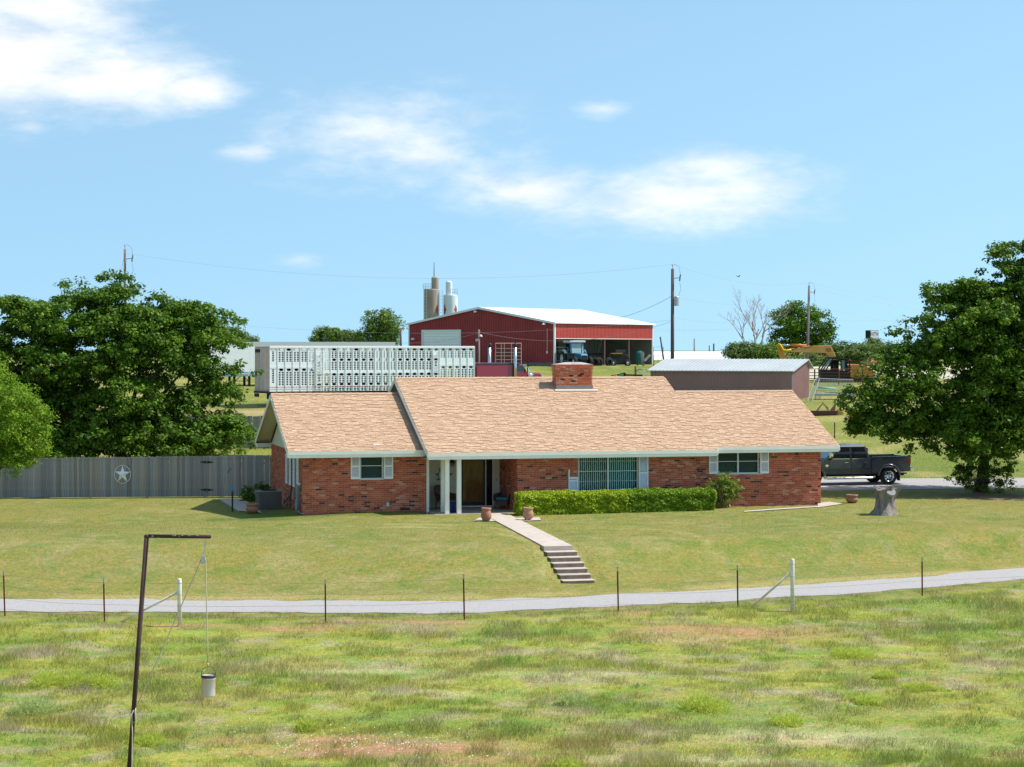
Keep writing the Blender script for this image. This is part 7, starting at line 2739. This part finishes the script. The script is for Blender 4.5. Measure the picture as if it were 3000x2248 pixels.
MB().add([X(2465, 1084, -.15), X(2475, 1084, -.15), X(2475, 1056, -.15), X(2465, 1056, -.15)], [(0, 1, 2, 3)]).build('side_glass', M('door_glass', (.16, .24, .25), .1), EX)
MB().prism([(X(*p).x, X(*p).z) for p in [(2490, 1106), (2490, 1070), (2497, 1067), (2530, 1069), (2556, 1083), (2562, 1106)]], -.3, 2.3, 'y').build('engine_housing', MAT_XOR, EX, bevel=.06)
MB().prism([(X(*p).x, X(*p).z) for p in [(2404, 1116), (2404, 1107), (2564, 1107), (2564, 1116)]], -.3, 2.3, 'y').build('turntable', MAT_FRAME, EX, bevel=.03)
for y in (-.45, 1.95):
    zt = X(0, 1117).z
    a, b = X(2400, 1117).x, X(2545, 1117).x
    MB().prism([(a + .3, 0), (b - .3, 0), (b, zt * .5), (b - .3, zt), (a + .3, zt), (a, zt * .5)], y, y + .55, 'y').build('track', MAT_FRAME, EX, bevel=.05)

# ================================================================== cattle panels, rack table, blade behind the right wing
PY_ = 150.
a, b = at(2392, 1152, PY_), at(2500, 1109, PY_)
t = thing('cattle_panel', 'galvanised cattle panels standing on edge behind the rack table', 'panel', (a.x, PY_, a.z), 0)
w, h = b.x - a.x, b.z - a.z
MB().tube([(0, 0, 0), (w, 0, -.05), (w, 0, h - .1), (0, 0, h), (0, 0, 0)], .022, 6).build('frame', MAT_GALV, t)
for q in range(24):
    x = w * (q + .5) / 24
    MB().tube([(x, 0, 0), (x, 0, h - .01)], .012, 5).build('bar', MAT_GALV, t)
for f in (.3, .6, .9):
    MB().tube([(0, .02, h * f), (w, .02, h * f - .05)], .012, 5).build('rail', MAT_GALV, t)
a, b = at(2397, 1136, PY_ - .5), at(2449, 1139, PY_ - .5)
tag(MB().cyl(a, b, .065, .065, 10).build('plastic_pipe', M('pipe_teal', (.18, .48, .44), .5), smooth=True), 'pale teal plastic pipe lying along the cattle panels', 'pipe')
a, b = at(2388, 1160, PY_ - 1), at(2501, 1160, PY_ - 1)
zg = g1(a.x, PY_ - 1)
t = thing('rack_table', 'long low galvanised rack table in the grass beyond the right wing', 'table', (a.x, PY_ - 1, zg), 0)
w = b.x - a.x
zt = at(0, 1153, PY_ - 1).z - zg
MB().box(0, w, -.4, .5, zt - .16, zt).build('top', M('rack_grey', (.38, .41, .42), .6, metal=.3, var=.2), t, bevel=.02)
for x in (.08, .35, w - .3, w - .06):
    for y in (-.35, .45):
        MB().cyl((x, y, -.1), (x, y, zt - .165), .03, .03, 6).build('leg', MAT_GALV, t)
q0 = Vector((a.x, PY_ - 1.1, 0))
for i, (x0, x1, dz, c_, lab) in enumerate(((.1, 1.0, .03, (.5, .48, .45), 'pale board lying at the left end of the rack table'), (.7, 1.9, .05, (.16, .09, .07), 'rusty bar lying on the middle of the rack table'), (1.5, w + .9, .02, (.30, .17, .12), 'long rusty bar poking past the right end of the rack table'))):
    tag(MB().bar((a.x + x0, PY_ - 1.3 + .2 * i, zg + zt + dz), (a.x + x1, PY_ - 1.1 + .1 * i, zg + zt + dz - .01), .12, .05).build('scrap_bar', M('scrap%d' % i, c_, .8)), lab, 'bar')
a, b = at(2371, 1181, 147.), at(2394, 1112, 149.5)
t = thing('leaning_ramp', 'grey ladder like ramp leaning against the cattle panels', 'ramp', a, 0)
d = b - a
m = MB()
for s in (-.16, .16):
    MB().bar((s, 0, 0), (d.x + s, d.y, d.z), .05, .05).build('side_rail', MAT_GALV, t)
for q in range(14):
    c = d * ((q + .5) / 14)
    MB().bar((c.x - .16, c.y, c.z), (c.x + .16, c.y, c.z), .03, .03).build('rung', MAT_GALV, t)
bl = hit(2418, 1217)
k = ppm(bl.y)
t = thing('box_blade', 'rusty yellow tractor blade lying in the grass right of the house roof', 'implement', bl, .05)
MAT_RY = M('rusty_yellow', (.42, .25, .09), .8, col2=(.22, .10, .045), scale=3)
MB().box(-.95, .75, -.25, .35, .03, .30).build('box', M('rust_dark', (.10, .05, .045), .85), t, bevel=.02)
MB().tube([(-.55, 0, .3), (-.15, 0, .80), (.2, .05, .32)], .05, 8).tube([(-.15, 0, .80), (.25, .3, .45)], .05, 8).build('hitch_frame', MAT_RY, t)
MB().prism([(.3, .30), (.62, .72), (.72, .74), (.62, .40), (.5, .30)], -.05, .1, 'y').build('mast_plate', MAT_RY, t)
MB().bar((.62, .05, .3), (.62, .05, .92), .05, .05).build('pin', MAT_BEAM, t)
MB().lathe([(0, -.05), (.2, -.04), (.26, 0), (.2, .05), (0, .06)], 16, (.95, -.1, .2), axis='y').build('disc', M('disc_yellow', (.5, .32, .08), .7), t, smooth=True)
# rusty pipe corral behind the excavator
a = at(2366, 1080, 172.)
zg = g1(a.x + 2, 172.)
t = thing('pipe_corral', 'rusty red pipe rail fence between the shed and the excavator', 'fence', (a.x, 172., zg), 0)
for py in (1081, 1092, 1101, 1109, 1115):
    z = at(0, py, 172.).z - zg
    MB().tube([(0, 0, z), (6.2, .6, z - .06)], .035, 6).build('rail', MAT_TPOST, t)
for x in (.6, 2.6, 4.6):
    MB().cyl((x, .05, -.3), (x, .05, 1.3), .06, .06, 8).build('post', MAT_TPOST, t)

# ================================================================== far buildings
def far_house(name, label, pxl, pxr, pyr, pye, Y, depth_px, mat_roof, mat_wall, gable_px=None):
    a, b = at(pxl, pye, Y), at(pxr, pye, Y)
    z0 = g1((a.x + b.x) / 2, Y)
    t = thing(name, label, 'building', (a.x, Y, z0), math.radians(-8))
    L = b.x - a.x
    he, hr = a.z - z0, at(0, pyr, Y).z - z0
    he = max(he, .9)
    W2 = depth_px
    rf_ = MB()
    rf_.add([(-.3, -.3, he), (L + .3, -.3, he), (L + .3, W2 / 2, hr), (-.3, W2 / 2, hr), (L + .3, W2 + .3, he), (-.3, W2 + .3, he)], [(0, 1, 2, 3), (3, 2, 4, 5)])
    rf_.build('roof', mat_roof, t)
    MB().prism([(0, -.8), (W2, -.8), (W2, he - .1), (W2 / 2, hr - .12), (0, he - .1)], L - .08, L, 'x').prism([(0, -.8), (W2, -.8), (W2, he - .1), (W2 / 2, hr - .12), (0, he - .1)], 0, .08, 'x').box(.08, L - .08, 0, .08, -.8, he - .1).box(.08, L - .08, W2 - .08, W2, -.8, he - .1).build('wall', mat_wall, t)
    return t


MAT_WBLD = M('white_metal_roof', (.84, .84, .84), .5)
a = at(2137, 1050, 300.)
fw = thing('metal_building', 'long white roofed metal building behind the shed with a tan gable', 'building', (a.x, 300., g1(a.x, 300.)), math.radians(168))
# local x runs left (away), gable end faces the viewer's right
zz0 = g1(a.x, 300.)
hr = at(0, 1030, 300.).z - zz0
he = at(0, 1056, 300.).z - zz0
GWID = 2.6
MB().add([(-.2, 1.4, he), (14, 1.4, he), (14, -1.1, hr), (-.2, -1.1, hr), (14, -3.4, he), (-.2, -3.4, he)], [(0, 1, 2, 3), (3, 2, 4, 5)]).build('roof', MAT_WBLD, fw)
MB().prism([(1.2, -1.5), (-3.2, -1.5), (-3.2, he - .05), (-1.1, hr - .12), (1.2, he - .05)], .05, .15, 'x').build('gable_wall', M('tan_siding', (.50, .38, .26), .8), fw)
MB().box(.15, 13.9, 1.12, 1.2, -1.5, he - .03).build('side_wall', MAT_WBLD, fw)
MAT_RROOF = M('rose_roof', (.50, .13, .13), .7, var=.1)
far_house('far_house', 'small far building with a rose red roof right of the excavator', 2483, 2562, 1055, 1072, 250., 5., MAT_RROOF, M('pink_wall', (.5, .36, .30), .8))
far_house('far_house', 'second rose roofed far building half hidden by the right tree', 2612, 2665, 1046, 1058, 262., 5., MAT_RROOF, M('brown_wall', (.40, .30, .24), .8))

# roadside sign
SGY = 272.
a, b = at(2550, 993, SGY), at(2577.5, 968, SGY)
zg = g1(a.x, SGY)
t = thing('roadside_sign', 'white roadside inn sign with a black edge above the bushes', 'sign', (a.x, SGY, zg), .38)
w, z0, z1 = b.x - a.x, a.z - zg, b.z - zg
MB().loft([[(-.45, .5, z0), (0, .0, z0), (w, .0, z0 + .05), (w - .1, .9, z0)], [(-.45, .5, z1), (0, .0, z1), (w, .0, z1), (w - .1, .9, z1)]]).build('cabinet', MAT_BLACKM, t)
MB().box(.03, w - .04, -.02, -.004, z0 + .03, z1 - .05).build('face', M('sign_white', (.80, .80, .78), .5), t)
fs = frame(Vector((1, 0, 0)), Vector((0, 0, 1)), Vector((0, -1, 0)))
zc_ = (z0 + z1) / 2
MAT_LTR = M('sign_letters', (.16, .15, .08), .6)
lettering('sign_lettering', 'ROUTE', .34, MAT_LTR, t, fs(Vector((w * .27, -.024, zc_ + .05))), .002, .60) if False else None
for word, xx, sxx in (('ROUTE', w * .27, .42), ('INN', w * .82, .50)):
    o = lettering('sign_lettering', word, .62, MAT_LTR, t, fs(Vector((xx, -.024, zc_ + .05))), .002, sxx * .72)
MB().lathe([(0, -.026), (.10, -.026)], 14, (w * .57, 0, z1 - .30), axis='y').build('red_emblem', M('emblem_red', (.6, .05, .06), .6), t)
for x in (.3, w - .3):
    MB().cyl((x, .4, -.3), (x, .4, z0), .08, .08, 8).build('pole', MAT_GALV, t)

# ================================================================== utility poles and wires
def upole(label, px, pyt, Y, r, mat, side=1, lean=0., kit=True):
    t, h = pole_thing('utility_pole', label, px, pyt, Y, r, mat, group='utility poles', rtop=r * .72, lean=lean)
    b = Vector(t.location)
    if kit:
        MB().tube([(lean, 0, h - .2), (lean, 0, h + .25)], .03, 6).lathe([(.0, .12), (.05, .1), (.06, 0), (.03, -.05)], 8, (lean, 0, h + .25)).build('top_insulator', MAT_GALV, t)
        MB().bar((lean, 0, h - .75), (lean + side * .55, -.05, h - .70), .05, .05).tube([(lean + side * .55, -.05, h - .95), (lean + side * .62, -.05, h - .45)], .06, 8).build('cutout_arm', M('cutout_grey', (.22, .23, .25), .5), t)
        MB().tube([(lean + side * .62, -.05, h - .45), (lean + side * .5, -.05, h + .15), (lean + .1, 0, h + .4)], .012, 5).tube([(lean + side * .55, -.05, h - .95), (lean + side * .65, -.05, h - 1.6), (lean + side * .45, -.05, h - 2.2)], .012, 5).build('jumper', MAT_WIRE, t)
    return t, b, h


PA, bA, hA = upole('tall utility pole with a transformer behind the big left tree', 367, 731, 160., .125, MAT_POLE2)
MB().lathe([(0, 0), (.24, 0), (.24, .75), (.20, .8), (0, .82)], 16, (.35, 0, hA - 3.6)).build('transformer', MAT_GALV, PA)
PB, bB, hB = upole('tall dark utility pole in front of the brown shed roof', 1970, 788, 162., .165, MAT_POLE)
MB().lathe([(0, 0), (.19, 0), (.19, .7), (.15, .75), (0, .77)], 16, (.33, -.05, hB - 2.9)).build('transformer', MAT_GALV, PB)
PC, bC, hC = upole('leaning pale utility pole in front of the dark far tree', 2364, 837, 225., .16, MAT_POLE2, lean=.22)
pole_thing('far_pole', 'thin far pole over the white building roof', 2034, 992, 330., .12, MAT_POLE2, group='far poles')
pole_thing('far_pole', 'short far pole with a street lamp over the white building', 2078, 1012, 330., .10, MAT_POLE, group='far poles')
pole_thing('far_pole', 'thicker dark far pole right of the street lamp pole', 2091, 1007, 330., .16, MAT_POLE, group='far poles')
pole_thing('far_pole', 'far pole with a cross arm at the right edge of the dark far tree', 2431, 936, 300., .13, MAT_POLE, group='far poles')
pole_thing('far_pole', 'short dark pole left of the red barn', 1177, 963, 240., .14, MAT_POLE, group='far poles', lean=-.15)
pole_thing('far_pole', 'thin pipe vent standing before the white building', 2124, 1020, 280., .08, MAT_POLE, group='far poles')
pole_thing('guy_post', 'slanting dark post between the barn and the tall utility pole', 1951, 987, 200., .09, MAT_BEAM, lean=-.55)


MAT_LINE = M('line_aluminium', (.30, .32, .35), .6, metal=.2)


def wire(label, p, q, sag, r=.006, group='overhead wires'):
    p, q = Vector(p), Vector(q)
    m = MB()
    n = 24
    m.tube([(p.lerp(q, i / n) + Vector((0, 0, -sag * 4 * (i / n) * (1 - i / n)))) - p for i in range(n + 1)], r, 5)
    o = m.build('overhead_wire', MAT_LINE)
    o.location = p
    tag(o, label, 'wire', group)


tA, tB = bA + Vector((.1, 0, hA - .3)), bB + Vector((0, 0, hB + .35))
tC = bC + Vector((.22, 0, hC + .3))
wire('high wire from the left pole to the dark middle pole', tA, tB, 1.5)
wire('lower wire from the left pole toward the barn', bA + Vector((0, 0, hA - 4.9)), bB + Vector((0, 0, hB - 4.0)), 1.3)
wire('high wire from the middle pole to the leaning pole', tB, tC, .8)
wire('neutral wire from the middle pole to the leaning pole', bB + Vector((0, 0, hB - 2.2)), bC + Vector((.2, 0, hC - 1.9)), .5)
wire('thick service cable from the middle pole down to the barn', bB + Vector((0, 0, hB - 2.1)), Vector((bc.x, bc.y, BZ)) + bx_ * 3 + by_ * .3 + Vector((0, 0, BE + .4)), .9, .016)
wire('service cable from the middle pole to the meter pole', bB + Vector((0, 0, hB - 4.1)), Vector((at(1403, 1000, 168.).x, 168., at(1403, 973, 168.).z)), 1.1, .011)
wire('service cable running left from the meter pole', Vector((at(1403, 1000, 168.).x, 168., at(1403, 975, 168.).z)), at(1155, 1003, 185.), .35, .011)
wire('wire from the leaning pole off to the right', tC, at(3150, 912, 245.), 1.0)
wire('second wire from the leaning pole off to the right', tC + Vector((.5, 0, -.6)), at(3150, 925, 245.), 1.2)
wire('low wire from the leaning pole off to the right', bC + Vector((.2, 0, hC - 2.1)), at(3100, 975, 250.), 1.0)
wire('far wire past the roadside sign', at(2431, 938, 300.), at(3050, 925, 310.), .3)
wire('far low wire behind the dead tree', at(1910, 965, 320.), at(2420, 958, 320.), .3)
wire('second far low wire behind the dead tree', at(1910, 971, 320.), at(2420, 948, 320.), .2)
wire('guy wire from the left pole down behind the tree', bA + Vector((-.05, 0, hA - .6)), bA + Vector((-2.2, 1.0, hA - 8.)), 0., .010)
wire('service drop from the left pole down to the house', bA + Vector((.1, 0, hA - 7.6)), h2w(-.3, 8.5, 3.0), .5, .010)
wire('cable from the middle pole to the dead tree side', bB + Vector((0, 0, hB - 3.8)), at(2240, 925, 250.), .6)
# bird in flight
p = at(2163, 811, 120.)
t = thing('bird', 'tiny dark bird flying between the two right utility poles', 'bird', p, .5)
MB().loft([[(-.12, 0, .0), (-.12, .01, .005), (-.12, .0, .01)], [(-.03, -.03, -.02), (-.03, .03, -.02), (-.03, 0, .03)], [(.06, -.02, -.01), (.06, .02, -.01), (.06, 0, .025)], [(.12, 0, .0), (.12, .004, .0), (.12, 0, .006)]]).add([(-.03, .02, .01), (.05, .02, .01), (.0, .22, .09), (-.05, .20, .09)], [(0, 1, 2, 3)]).add([(-.03, -.02, .01), (.05, -.02, .01), (.0, -.22, .09), (-.05, -.20, .09)], [(0, 1, 2, 3)]).build('body', MAT_BLACKM, t)
